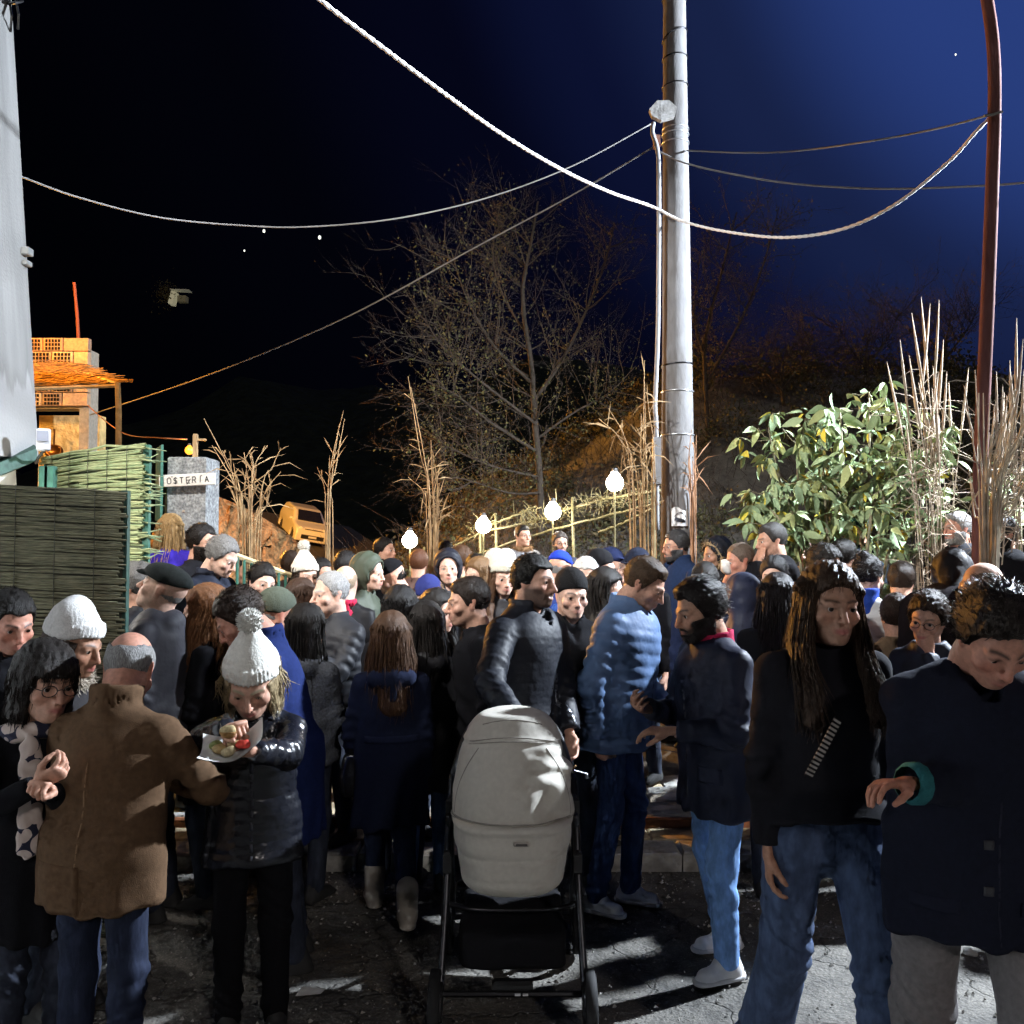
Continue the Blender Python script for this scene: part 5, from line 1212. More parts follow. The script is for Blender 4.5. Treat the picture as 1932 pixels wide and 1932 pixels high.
def tree(name, label, base, limbs, seed, ivy, lean=None):
    e = empty(name, base); tag(e, label, 'tree'); T = Tree(seed); z0 = np.zeros(3)
    for (P, r0, r1) in limbs:
        Q = spline([np.array(PX(*q))-np.array(base) for q in P], 14); r0 *= .42; r1 *= .55; T.tr.tube(Q, np.linspace(r0, r1, 14), 8, False); T.pts += [(q, 4) for q in Q]
        for _ in range(34 if r0 > .06 else 26):
            i = T.r.integers(2, 13); ax = Q[i+0]-Q[i-1]; ax /= np.linalg.norm(ax); sd = T.r.normal(0,1,3); sd[0] -= .25; sd -= ax*(sd@ax); sd /= np.linalg.norm(sd)
            d = ax*.35+sd*.75+np.array((0,0,.1)); T.grow(Q[i], d/np.linalg.norm(d), T.r.uniform(.55,1.3), r1*.45+.005, 2, .22, .62, (3,5))
    T.tr.build('trunk', twig_m, e, True); o = T.b.build('crown', twig_m, e); o['kind'] = 'stuff'
    pts = np.array([p for p, dp in T.pts if dp >= 2]); rng = T.r
    C = pts[rng.integers(0, len(pts), ivy)]+rng.normal(0, .10, (ivy,3)); V_, F_ = leaf_quads(C, .024, rng)
    o = mesh_np('ivy', V_, [F_], ivy_m, e, False); o['kind'] = 'stuff'; return e
tb = PX(1015, 1005, 15.5); tb.z = terr(tb.x, 15.5)+hump(tb.x, 15.5)-.1
tree('bare_tree', 'large bare tree with spreading twigs and ivy left of the pole', tb, [([(1020,1010,15.5),(1018,900,15.5),(1008,780,15.5),(1003,690,15.5),(985,560,15.4),(1000,470,15.3),(1015,380,15.3)], .17, .03), ([(1005,760,15.5),(1060,680,15.6),(1100,600,15.7),(1140,500,15.8),(1160,420,15.8)], .09, .02),
    ([(1000,720,15.4),(930,650,15.0),(880,560,14.8),(850,470,14.8)], .07, .015), ([(1010,850,15.4),(930,800,15.0),(860,745,14.6),(805,720,14.4)], .07, .014), ([(1012,800,15.4),(920,730,15),(840,660,14.8),(800,600,14.8)], .07, .014), ([(1015,900,15.3),(930,880,14.8),(860,850,14.5),(820,830,14.4)], .06, .012), ([(1010,830,15.5),(1080,780,15.4),(1150,740,15.4),(1200,690,15.4)], .06, .012), ([(1018,930,15.2),(960,930,14.6),(880,905,14.3),(835,900,14.2)], .05, .012), ([(1000,640,15.5),(950,560,15.6),(930,480,15.6),(940,400,15.6)], .05, .012)], 3, 6500)
tb = PX(1370, 1000, 18); tb.z = terr(tb.x, 18)+hump(tb.x, 18)-.1
tree('bare_tree', 'fainter bare tree standing behind the utility pole', tb, [([(1345,1010,18),(1335,800,18),(1330,650,18),(1360,520,18),(1390,400,18)], .14, .02), ([(1335,720,18),(1400,600,18),(1440,500,18),(1470,390,18)], .08, .015), ([(1332,680,18),(1310,600,18),(1320,480,18)], .06, .012)], 8, 2500)
for i_, (u_, d_, lab_, sd_) in enumerate(((1480,19,'dim bare sapling on the dark slope left of the leafy shrub',61),(1640,20,'dim bare tree on the slope above the leafy shrub',62),(1790,21,'dim bare tree on the slope behind the plume grass',63))):
    tb = PX(u_, 1000, d_); tb.z = terr(tb.x, d_)+hump(tb.x, d_)-.1; v0 = 1030-(tb.z-1.9)/d_*1709
    tree('bare_tree', lab_, tb, [([(u_,v0,d_),(u_-6,v0-60,d_),(u_+8,v0-130,d_)], .10, .015), ([(u_-3,v0-40,d_),(u_+40,v0-100,d_),(u_+55,v0-140,d_)], .06, .012), ([(u_-3,v0-30,d_),(u_-40,v0-80,d_),(u_-60,v0-120,d_)], .06, .012)], sd_, 900)
# undergrowth on the bank: leaves and twigs nobody could count
under_m = [mat('undergrowth_leaf', (.055,.062,.026), .7, .25, None, .5, 3, col2=(.095,.070,.035)), mat('bank_grass', (.12,.15,.035), .7, .25, None, .5, 5, col2=(.17,.16,.05))]
C = []
for _ in range(230):
    y = RG.uniform(13, 24); x = RG.uniform(-4.6+(y-13)*.05, 11) if RG.random() < .86 else RG.uniform(-6, 0); z = terr(x, y)+hump(x, y); hgt = RG.uniform(.5, 1.3)
    if 380 < 966+x/y*1709 < 650: continue
    n = 320; q = RG.normal(0, 1, (n,3)); q /= np.linalg.norm(q, axis=1, keepdims=True)*RG.uniform(.95,1.9,(n,1)); q[:,2] = np.abs(q[:,2]); C.append(q*np.array((RG.uniform(.5,1.1), RG.uniform(.4,.9), hgt))+np.array((x,y,z-.05)))
C = np.concatenate(C); V_, F_ = leaf_quads(C, .042, RG); o = mesh_np('undergrowth', V_, [F_], under_m[0], None, False); tag(o, 'dark tangled undergrowth covering the bank', 'undergrowth', kind='stuff')
b = MB()
for _ in range(1500):
    y = RG.uniform(12.6, 20); x = RG.uniform(-4.6, 9)
    if 380 < 966+x/y*1709 < 650: continue
    z = terr(x, y)+hump(x, y); P = np.array((x,y,z)); d = np.array((RG.normal(0,.5), RG.normal(0,.4), 1.)); Ln = RG.uniform(.4,1.5); b.tube([P, P+d*Ln*.5, P+d*Ln+np.array((RG.normal(0,.3),RG.normal(0,.2),-.1))], [.007,.005,.002], 3, False)
o = b.build('brush_twigs', twig_m); tag(o, 'thin dry brush twigs standing on the bank', 'brush', kind='stuff')
b = MB()
for _ in range(5200):      # lit grass under the bamboo rail
    x = RG.uniform(-.2, 3.2); y = RG.uniform(10.2, 13.2); z = terr(x,y)+hump(x,y)+.0; h_ = RG.uniform(.08,.34); a_ = RG.uniform(0,6.28); d = np.array((math.cos(a_)*.6, math.sin(a_)*.6, 1)); s_ = np.array((-math.sin(a_), math.cos(a_), 0))*.008; p = np.array((x,y,z))
    b.add([p-s_, p+s_, p+d*h_*.6+s_*.7, p+d*h_*.6-s_*.7], [(0,1,2,3)]); b.add([p+d*h_*.6-s_*.7, p+d*h_*.6+s_*.7, p+d*h_+np.array((0,0,-.1*h_))], [(0,1,2)])
o = b.build('verge_grass', under_m[1]); tag(o, 'yellow green grass on the verge below the bamboo rail', 'grass', kind='stuff')

# dry reeds tied up as decoration
reed_o = mat('dry_cane', (.33,.225,.115), .75, .3, [(40,.4,.005)], .35, 6, col2=(.22,.135,.065)); reed_r = mat('red_cane', (.32,.17,.09), .75, .3, None, .35, 6)
def reeds(label, d, stalks, seed, fuzz=10, m=reed_o, base_v=1150, leaves=8, bunch=.02):
    rng = np.random.default_rng(seed); u0 = stalks[0][0]; p0 = PX(u0, base_v, d); e = empty('reed_bundle', (p0.x, d, terr(p0.x, d)+hump(p0.x, d))); tag(e, label, 'reeds', 'dry reed bundles'); eb = np.array(e.location); lv = MB()
    for st_ in stalks:
        P = [np.array(PX(u, v, d+rng.normal(0,.03))) for u, v in zip(st_[0::2], st_[1::2])]; P[0][2] = eb[2]; Q = spline(P, 16); r0 = rng.uniform(.0055,.0095)
        b = MB(); b.tube(Q-eb, np.linspace(r0, .003, 16), 5, False)
        for k in range(4, 15, 3): b.tube([Q[k]-eb-np.array((0,0,.006)), Q[k]-eb+np.array((0,0,.006))], r0*1.15*(1-k/22), 5, False)
        b.build('stalk', m, e, True)
        for _ in range(int(leaves*.6+.5)):
            k = rng.integers(5, 15); q = Q[k]; tdir = Q[k+0]-Q[k-1]; tdir /= np.linalg.norm(tdir); sd = rng.normal(0,1,3); sd[1] *= .4; dd = tdir*.7+sd*.5; dd /= np.linalg.norm(dd); Ln = rng.uniform(.10,.34); w_ = np.cross(dd, (0,1,0)); w_ /= np.linalg.norm(w_)+1e-6; w_ = w_*rng.uniform(.003,.007)
            dr = np.array((0,0,-Ln*rng.uniform(0,.8))); pm_ = q+dd*Ln*.5+dr*.2; pe = q+dd*Ln+dr; lv.add([q-w_*.4-eb, q+w_*.4-eb, pm_+w_-eb, pm_-w_-eb], [(0,1,2,3)]); lv.add([pm_-w_-eb, pm_+w_-eb, pe-eb], [(0,1,2)])
    if lv.n: o = lv.build('dry_leaves', m, e); o['kind'] = 'stuff'
    return e
def fan(u, v, n, seed, w0, w1, h0, h1, lean_=0):
    rng = np.random.default_rng(seed); out = []
    for _ in range(n):
        a = rng.uniform(-1,1); top = v-rng.uniform(h0,h1); ut = u+a*w1+lean_; out.append([u+a*w0, v, u+a*w0*1.05+lean_*.25, v-(v-top)*.4, u+(a*w0+a*w1)/2+lean_*.6+rng.normal(0,4), v-(v-top)*.72, ut, top])
    return out
reeds('splayed dry reeds standing beside the OSTERIA pier', 7.2, [[470,1060,455,960,430,880,385,790],[480,1070,475,950,480,880,505,840],[468,1070,470,980,478,900,470,850],[455,1070,450,1000,440,900,420,850],[490,1070,492,1000,500,930,530,890],[460,1070,458,980,445,920,400,840],[475,1075,490,960,515,880,530,845]]+fan(472,1080,7,4,10,45,120,230), 31, leaves=9)
reeds('tall thin reed pair in front of the parked car', 8.6, [[620,1080,618,960,628,860,648,775],[626,1080,622,980,626,900,640,800],[618,1080,614,980,612,920,598,880],[630,1080,628,990,624,930,622,870],[615,1080,622,960,634,880,650,790]], 33, leaves=5, m=reed_o)
reeds('tall reed bundle tied upright left of the bare tree', 8.8, [[818,1080,812,960,792,850,770,710],[822,1080,818,970,815,900,813,830],[815,1080,805,980,800,930,770,900],[826,1080,824,980,826,920,816,850],[812,1080,812,970,800,860,775,730],[830,1080,822,1000,818,940,830,880]]+fan(820,1080,8,6,9,12,130,220), 35, leaves=6)
reeds('thick reed sheaf leaning left of the utility pole', 8.0, [[1190,1040,1195,930,1180,830,1148,770],[1210,1040,1205,930,1170,830,1130,790],[1225,1040,1222,930,1215,800,1216,680],[1200,1040,1212,930,1218,820,1216,720],[1235,1040,1232,930,1225,850,1190,800],[1240,1040,1236,900,1225,780,1220,740]]+fan(1212,1040,11,7,22,34,110,260,-6), 37, leaves=8)
reeds('reddish cane strip standing at the right side of the utility pole', 8.3, fan(1308,1040,8,8,8,10,150,230), 38, leaves=4, m=reed_r)
reeds('pale dry grass sheaf leaning across the lamp post', 5.6, fan(1858,1130,34,9,20,85,220,440,45), 39, leaves=1, m=mat('pale_straw', (.50,.44,.34), .75, .3, None, .3, 6))
plume_m = mat('grass_plume', (.36,.29,.22), .85, .2, None, .3, 9)
def plumes(label, d, tops, base, seed):
    rng = np.random.default_rng(seed); p0 = PX(base[0], base[1], d); e = empty('plume_grass', (p0.x, d, terr(p0.x,d)+hump(p0.x,d)*.0)); tag(e, label, 'grass', 'plume grasses'); eb = np.array(e.location); fz = MB()
    for (u, v) in tops:
        q0 = np.array(PX(base[0]+rng.uniform(-30,30), base[1], d)); q0[2] = eb[2]; q2 = np.array(PX(u, v, d+rng.normal(0,.2))); q1 = (q0+q2)/2+np.array((rng.normal(0,.05)+(q0[0]-q2[0])*.25,0,.1)); Q = spline([q0,q1,q2], 18)
        b = MB(); rr_ = np.linspace(.007,.002,18); rr_[14:] = [.009,.012,.009,.002]; b.tube(Q-eb, rr_, 5, False); b.build('stalk', plume_m, e, True)
        for _ in range(14):
            k = rng.integers(6,15); dd = np.array((rng.normal(0,.7), rng.normal(0,.4), rng.uniform(-.6,.9))); Ln = rng.uniform(.1,.4); a_ = Q[k]-eb; fz.tube([a_, a_+dd*Ln*.5, a_+dd*Ln+np.array((0,0,-.08))], [.004,.003,.001], 3, False)
    fz.build('dry_blades', plume_m, e)['kind'] = 'stuff'
rg = np.random.default_rng(3)
plumes('tall feathery plume grass above the leafy shrub', 7.3, [(1720,590),(1738,560),(1755,572),(1772,565),(1715,670),(1698,640),(1760,690),(1790,720),(1735,700),(1780,640)]+[(1750+rg.normal(0,38), rg.uniform(660,800)) for _ in range(12)], (1770,1080), 41)
plumes('feathery plume grass beside the lamp post at the right edge', 6.6, [(1856,620),(1918,600),(1905,680),(1930,640),(1880,700),(1895,740)]+[(1905+rg.normal(0,30), rg.uniform(670,800)) for _ in range(12)], (1890,1100), 43)
# big leafy shrub on the right
leaf_ms = [mat('shrub_leaf_%d' % i, c, .75, .2, [(25,.3,.01)], .3, 20) for i, c in enumerate(((.33,.42,.23),(.26,.36,.21),(.42,.47,.21),(.64,.54,.08)))]
def leaf_mesh(k, m):
    n = 5; V_ = []; t = np.linspace(0,1,n+1); wv = np.array([.03,.30,.36,.30,.17,.0])*.55
    for i in range(n+1):
        z = -.35*t[i]**2*(.4+.5*k); V_ += [(-wv[i], t[i], z+.10*wv[i]*3*(1 if k < 2 else .3)), (0, t[i], z), (wv[i], t[i], z+.10*wv[i]*3)]
    F_ = []
    for i in range(n): a_ = i*3; F_ += [(a_,a_+1,a_+4,a_+3), (a_+1,a_+2,a_+5,a_+4)]
    me = bpy.data.meshes.new('leaf'); me.from_pydata(V_, [], F_); me.materials.append(m); me.polygons.foreach_set('use_smooth', [True]*len(me.polygons)); return me, np.array(V_), np.array(F_)
def shrub(label, d, stems, nobj, nstuff, seed, yellow):
    rng = np.random.default_rng(seed); p0 = PX(stems[0][0], 1100, d); e = empty('leafy_shrub', (p0.x, d, terr(p0.x, d))); tag(e, label, 'shrub'); eb = np.array(e.location)
    lm = [leaf_mesh(i % 3, leaf_ms[i]) for i in range(4)]; tips = []
    for s_ in stems:
        P = [np.array(PX(u, v, d+rng.normal(0,.18)*(i > 0))) for i, (u, v) in enumerate(zip(s_[0::2], s_[1::2]))]; P[0][2] = eb[2]; Q = spline(P, 14); MB().tube(Q-eb, np.linspace(.017,.006,14), 6, False).build('stem', mat('shrub_stem', (.22,.20,.13), .8, .3, [(30,.4,.01)], .3, 6), e, True)
        for k in range(3, 14):
            tips.append((Q[k], 1.0 if k > 10 else .8))
            for _ in range(2):
                dd = rng.normal(0,1,3)*np.array((1,.9,.6)); dd /= np.linalg.norm(dd); q = Q[k]+dd*rng.uniform(.1,.3); tips.append((q, .9))
                if rng.random() < .4: MB().tube([Q[k]-eb, (Q[k]+q)/2-eb+np.array((0,0,-.02)), q-eb], [.005,.004,.003], 4, False).build('twig', MATS['shrub_stem'], e, True)
    spec = []
    for j in range(nobj+nstuff):
        q, s_ = tips[rng.integers(0, len(tips))]; az = rng.uniform(0, 2*math.pi); pit = rng.normal(-.75,.55); L_ = rng.uniform(.08,.20)*s_; R_ = Euler((pit, rng.normal(0,.5), az)).to_matrix(); off = np.array(R_ @ Vector((0,.02,0)))
        u_ = 966+q[0]/q[1]*1709; k = 3 if rng.random() < (yellow if u_ > 1480 else yellow*3.5) else int(rng.choice([0,1,2], p=[.45,.35,.2])); spec.append((L_, q-eb+off, R_, k))
    spec.sort(key=lambda a: -a[0]); st_ = {0:MB(),1:MB(),2:MB(),3:MB()}
    for i, (L_, q, R_, k) in enumerate(spec):
        if i < nobj:
            o = bpy.data.objects.new('leaf', lm[k][0]); link(o, e); o.location = q; o.rotation_euler = R_.to_euler(); o.scale = (L_,)*3
        else: st_[k].add(lm[k][1]*L_ @ np.array(R_).T+q, lm[k][2])
    V_ = []; F_ = []; mi = []; n = 0
    for k in range(4):
        if st_[k].n:
            vv = np.concatenate(st_[k].V); ff = np.concatenate(st_[k].F4); V_.append(vv); F_.append(ff+n); mi += [k]*len(ff); n += len(vv)
    o = mesh_np('small_leaves', np.concatenate(V_), [np.concatenate(F_)], leaf_ms, e, True, mi=mi); o['kind'] = 'stuff'
shrub('big leafy green shrub with yellowing leaves right of the pole', 7.6, [[1560,1090,1500,1000,1470,900,1450,810],[1570,1090,1530,1000,1505,900,1520,790],[1580,1090,1560,980,1545,880,1560,770],[1590,1090,1600,980,1590,860,1585,770],[1600,1090,1630,980,1640,850,1640,740],[1610,1090,1660,990,1680,870,1700,760],[1620,1090,1700,1000,1740,900,1800,800],[1550,1090,1490,1020,1440,960,1420,930],[1600,1090,1640,1010,1700,940,1760,880],[1560,1090,1520,1030,1480,990,1445,950],[1610,1090,1680,1030,1740,1000,1810,960],[1590,1090,1570,1000,1560,930,1550,860],[1605,1090,1640,1000,1660,930,1680,850]], 290, 1700, 51, .035)
shrub('low leafy plant behind the men at the right edge', 7.9, [[1920,1090,1925,1000,1930,920,1935,880],[1900,1090,1905,1000,1900,940,1890,900],[1935,1090,1950,1000,1960,930,1970,880]], 60, 120, 53, .01)

# ------------------------------------------------------------------ bamboo rail with bulbs
bamb = mat('yellow_bamboo', (.135,.115,.05), .6, .35, [(40,.3,.005)], .3, 6); rl = empty('bamboo_rail', PX(1040,1010,11)); rl.location.z = terr(rl.location.x, 11); tag(rl, 'two rail bamboo fence strung with bare bulbs', 'fence'); eb = np.array(rl.location)
for P in ([(830,1045,12.6),(910,1005,12.2),(1000,985,11.7),(1090,955,11.2),(1170,937,10.7),(1245,925,10.2)], [(860,1060,12.4),(1000,1012,11.7),(1080,990,11.2),(1170,967,10.7),(1245,948,10.2)], [(905,998,12.3),(965,975,12),(1010,955,11.8)], [(1130,1005,10.9),(1180,985,10.7),(1230,960,10.3)]):
    Q = spline([np.array(PX(*q)) for q in P], 30)-eb; Q[:,2] += .006*np.sin(np.arange(30)*1.3); MB().tube(Q, .017, 6).build('rail', bamb, rl, True)
for (u, v, d) in ((800,1032,12.8),(905,985,12.2),(985,965,11.8),(1080,938,11.2),(1232,880,10.2),(935,968,12.1)):
    p = np.array(PX(u, v, d)); g_ = terr(p[0], d)+hump(p[0], d); MB().tube([p-eb, np.array((p[0]+.02,d,(p[2]+g_)/2))-eb, np.array((p[0],d,g_-.1))-eb], [.02,.021,.022], 6).build('post', bamb, rl, True)
lv = MB(); rng = np.random.default_rng(9)
for (u, v, d, n, s_) in ((1043,968,11.35,70,.20),(912,996,12.1,40,.16),(1140,945,10.9,110,.16),(1210,935,10.4,60,.14),(1000,985,11.6,60,.12)):
    for _ in range(n):
        q = np.array(PX(u, v, d))+rng.normal(0,1,3)*np.array((s_*1.1,.06,s_*.35)); dd = rng.normal(0,1,3); dd /= np.linalg.norm(dd); q2 = q+dd*rng.uniform(.06,.22); lv.tube([q-eb, (q+q2)/2-eb+np.array((0,0,.02)), q2-eb], [.004,.004,.0015], 3, False)
lv.build('straw_wrapping', bamb, rl)['kind'] = 'stuff'
for (u, v, d, lab, pw) in ((773,1020,12.0,'lowest bright round bulb, left of the tall reed bundle',46),(912,992,11.9,'bright bulb wrapped in straw at the lower rail end',46),(1043,966,11.1,'bright bulb in a burst of straw halfway along the rail',60),(1160,911,10.4,'highest bright bulb on a thin stake beside the pole',60)):
    e = lampobj('fence_bulb', lab, PX(u, v, d), (1,.93,.80), pw, .10, 80); e['group'] = 'bulbs along the bamboo rail'
    g_ = terr(e.location.x, d)+hump(e.location.x, d); MB().tube([(0,.03,-.05),(0,.03,-.5),(0,.03,g_-e.location.z-.05)], .012, 6).build('stake', bamb, e)
# distant lights and a far hillside house whose light is put in as glow
hs = empty('distant_house', PX(333,558,150)); hs.scale = (.42,)*3; tag(hs, 'tiny pale house with light put in as glow on the far dark hillside', 'house'); hw = mat('far_house_wall_glow', (.55,.52,.38), .9, emit=(.9,.85,.55), estr=.22)
MB().box((-1.2,0,-1.2),(1.8,4,5.2), R=roty(.25)).build('wall', hw, hs); MB().box((2.2,1,-1.2),(3.4,3,2.4)).build('annex', mat('far_annex_glow', (.2,.19,.13), .9, emit=(.5,.45,.25), estr=.05), hs); MB().box((1.8,0,2.0),(7.5,4,.25), R=roty(.05)).build('roof', mat('far_roof_glow', (.4,.38,.3), emit=(.6,.6,.45), estr=.12), hs)  # wall, annex and roof emit a little in place of light falling on them
b = MB(); V_, F_ = leaf_quads(np.random.default_rng(1).normal(0,1,(400,3))*np.array((2.2,2,2.6))+np.array((-4.5,0,1.)), .5, np.random.default_rng(2)); mesh_np('garden_foliage', V_, [F_], under_m[0], hs, False)['kind'] = 'stuff'
for (u, v, lab, r_) in ((498,436,'faint blue white light high on the far hillside',.55),(603,448,'brightest of the far hillside lights, under the cable',.62),(461,473,'dimmest far hillside light, lower left of its neighbours',.34),(1803,103,'lone star in the blue sky near the lamp post',.36)):
    e = empty('distant_light', PX(u, v, 260)); tag(e, lab, 'light', 'far lights'); V_, F_ = solid(lambda P: el(P, (0,0,0), (r_*.7,r_*.7,r_)), (-r_,)*3, (r_,)*3, r_*.3); mesh_np('glow', V_, [F_], mat('far_light', (.8,.8,.8), emit=(.95,.97,.85), estr=1.6), e)
    if v > 200: MB().tube([(0,0,-r_*1.1),(0,0,-r_*4)], r_*.12, 5).build('mast', fabric('metal', (.05,.05,.05)), e)
# far wooded hillside
hv = []; nx_ = 60
for i in range(nx_):
    x = -420+840*i/(nx_-1)
    for j in range(10):
        f = j/9; hv.append((x, 180+160*f, -8+78*math.sin(f*math.pi/2)*(.72+.28*math.sin(x*.011+1.2)+.10*math.sin(x*.05)+.05*math.sin(x*.13+j))*(1-.35*ss(np.array(x),-40.,160.))))
a_ = np.array([(i*10+j, (i+1)*10+j, (i+1)*10+j+1, i*10+j+1) for i in range(nx_-1) for j in range(9)]); o = mesh_np('hills', np.array(hv), [a_], mat('far_wood', (.012,.016,.012), .95, .1, [(.3,.8,2.)], .4, .1)); tag(o, kind='structure')
# green metal railing in the crowd
rlg = empty('green_railing', PX(525,1100,6.9)); rlg.location.z = terr(0,6.9); tag(rlg, 'short green metal railing with a pale wooden top, behind the left crowd', 'railing'); eb = np.array(rlg.location)
MB().tube([np.array(PX(445,1048,6.6))-eb, np.array(PX(560,1090,7.0))-eb], .022, 6).build('top_rail', mat('pale_wood', (.5,.4,.22)), rlg)
for k in range(9):
    q = np.array(PX(448+13*k, 1051+4.6*k, 6.6+.045*k)); MB().tube([q-eb, np.array((q[0],q[1],eb[2]))-eb], .011, 6).build('bar', grn, rlg)
# ------------------------------------------------------------------ the crowd
K = (.007,.007,.009); NAVY = (.012,.018,.045); CHAR = (.035,.036,.042); JEAN = (.04,.075,.17); DJEAN = (.018,.026,.055); BJEAN = (.10,.18,.38)
# --- foreground, left
person(22,1112,3.95,38, 'young man in dark jacket looking down at the left edge', skin=RUDDY, hair=('short',BLK), coat=('jacket','wool',K), look=(22,12,0), beard=.25, armL='front', armR='front')
person(140,1150,3.75,70, 'woman in white knit beanie with pale fur collar, half hidden', fem=1, skin=TAN, hair=('bob',DBR), hat=('beanie',(.72,.71,.69)), coat=('coat','wool',(.03,.028,.03)), scarf=('fur',(.42,.36,.29)), look=(18,10,0), armL='front', armR='front', handL='hold', handR='hold')
def star_scarf():
    m = bpy.data.materials.new('patterned_scarf'); m.use_nodes = True; n = m.node_tree.nodes; l = m.node_tree.links; b = n['Principled BSDF']; b.inputs['Roughness'].default_value = .9
    c = n.new('ShaderNodeTexCoord'); v = n.new('ShaderNodeTexVoronoi'); v.inputs['Scale'].default_value = 17; l.new(c.outputs['Object'], v.inputs['Vector']); r = n.new('ShaderNodeValToRGB'); r.color_ramp.interpolation = 'CONSTANT'; e = r.color_ramp.elements; e[0].color = (.62,.52,.47,1); e[1].position = .60; e[1].color = (.02,.022,.05,1); l.new(v.outputs['Distance'], r.inputs[0]); l.new(r.outputs[0], b.inputs['Base Color']); return m
person(85,1212,3.25,42, 'woman with dark bob, glasses and star patterned scarf', fem=1, skin=LIGHT, head=dict(age=1,nose=1.05), hair=('bob',(.013,.009,.007)), glasses=1, coat=('coat','wool',K), scarf=('scarf',star_scarf()), look=(8,10,4), armL=(92,1490,3.0), armR=(70,1480,2.95), handL='grip', handR='hold', hk=1.12)
brown = person(247,1190,3.3,172, 'balding grey haired man in long brown wool overcoat seen from behind', skin=RUDDY, head=dict(fat=.6,age=1), hair=('bald',GRY), coat=('long','wool',(.105,.062,.035)), hem=.43, bulk=1.18, collar=1.15, legs=('denim',(.010,.015,.034)), look=(24,14,0), lean=9, armL=('hold',1.,.25,-.45), armR=('hold',1.,.25,-.35), handL='hold', handR='hold', vn=0, hk=1.08)
seam(brown, 'back_seam', .0, 1, .74, 1.22, .006, fabric('wool', (.19,.12,.07)))
patch(brown, 'back_vent', -.012, .16, .70, .86, 1, fabric('wool', (.105,.062,.035)), .005)
pw = person(475,1212,3.45,12, 'blonde woman in white pompom hat and shiny black padded jacket, eating', fem=1, skin=LIGHT, head=dict(age=1,fat=.5,eye=.45), hair=('bob',(.34,.26,.15)), hat=('beanie',(.80,.79,.73),'pompom'), coat=('puffer','shiny',(.010,.011,.016)), quilt=(.042,.011), hem=.44, bulk=1.02, legs=('wool',K), look=(30,-4,0), lean=4, armL=(470,1418,3.12,.9,.3,-.6), armR=(432,1375,3.1,.9,.3,-.6), handL='hold', handR='grip', hk=1.12, lockn=40, collar=.8)
person(448,1108,4.15,-78, 'man with cropped hair in bright blue coat bending left behind the pompom hat', skin=RUDDY, head=dict(fat=.5,age=1), hair=('short',DBR), coat=('coat','wool',(.013,.024,.10)), look=(26,0,0), lean=13, bulk=1.14, beard=.3, armL='front', armR='front', collar=1.0)
person(393,1105,4.9,-88, 'curly brown haired woman in black, in profile facing left', fem=1, skin=PALE, hair=('wavy',(.17,.075,.032)), coat=('coat','wool',K), armL='front', armR='hold', handR='hold', lockn=230, look=(4,0,0), fine=2)
capm = person(322,1066,4.75,-92, 'old man in dark flat cap tilting his head back, grey jacket', skin=PALE, head=dict(age=1,nose=1.2,fat=.3), hair=('bald',GRY), hat=('flatcap',(.022,.026,.026)), coat=('jacket','nylon',(.055,.055,.066)), bulk=1.15, look=(-24,0,0), armL='low', armR='pocket', collar=.3, hood=1, fine=2)
patch(capm, 'sleeve_badge', -.05, .0, 1.18, 1.23, -1, fabric('wool', (.6,.6,.62)), .006)
person(258,1060,5.25,-88, 'grey haired man beside the fence edge facing left', skin=LIGHT, head=dict(age=1), hair=('short',(.10,.095,.09)), coat=('puffer','nylon',K), look=(2,0,0), collar=.6)
person(380,988,6.6,72, 'bearded man with glasses and slick dark hair facing right', skin=LIGHT, hair=('short',BLK), bthick=.3, beard=.7, glasses=1, coat=('jacket','wool',K), look=(6,0,0), armL='front', fine=1)
person(421,1010,6.1,74, 'smiling grey haired man in dark navy coat bending right', skin=PALE, head=dict(age=1,smile=1), hair=('short',(.17,.165,.16)), coat=('coat','wool',(.022,.026,.04)), look=(22,0,0), lean=8, collar=.8, vn=.1, bulk=1.12, fine=1)
person(322,970,7.3,170, 'blonde woman from behind in vivid blue hooded coat by the pier', fem=1, skin=PALE, hair=('longback',(.30,.19,.08)), coat=('coat','wool',(.035,.022,.30)), hood=1, look=(4,10,0), lockn=90, bulk=1.1, fine=1)
person(495,1060,6.3,28, 'woman with dark tied hair glancing down right, dark coat', fem=1, skin=PALE, head=dict(fat=.5), hair=('pony',BLK), coat=('puffer','nylon',(.03,.032,.03)), look=(14,12,8), armL='front', hood=1, fine=1)
person(522,1112,5.2,120, 'person in olive green knit cap turned away to the right', skin=RUDDY, hair=('bald',GRY), hat=('lowbeanie',(.07,.082,.062)), coat=('jacket','nylon',(.035,.04,.035)), look=(8,0,0), hood=1, head=dict(age=1))
person(567,1092,5.7,175, 'woman with long straight brown hair seen from behind', fem=1, hair=('longback',(.045,.024,.015)), coat=('coat','wool',K), lockn=120, fine=1)
person(577,1140,4.95,160, 'short dark haired woman in grey fluffy hooded jacket from behind', fem=1, hair=('longback',BLK), coat=('jacket','fur',(.055,.06,.07)), hood=1, bulk=1.15, fine=1, armR='front')
gm = person(627,1078,5.6,-34, 'grey balding man in black quilted jacket holding a phone', skin=PALE, head=dict(age=1,fat=.6,nose=1.15), hair=('receding',(.30,.295,.29)), hl=.035, coat=('puffer','nylon',(.016,.017,.021)), bulk=1.18, armL='phone', armR='phone', handL='hold', handR='hold', look=(4,-14,0), collar=.7, fine=2)
seam(gm, 'zip', 0, -1, .80, 1.32, .010, fabric('metal', (.07,.07,.08)))
person(652,1066,6.7,178, 'balding man with red collar seen from behind', skin=PALE, hair=('bald',(.30,.22,.15)), coat=('jacket','nylon',K), collar_col=(.45,.02,.06), collar=.7)
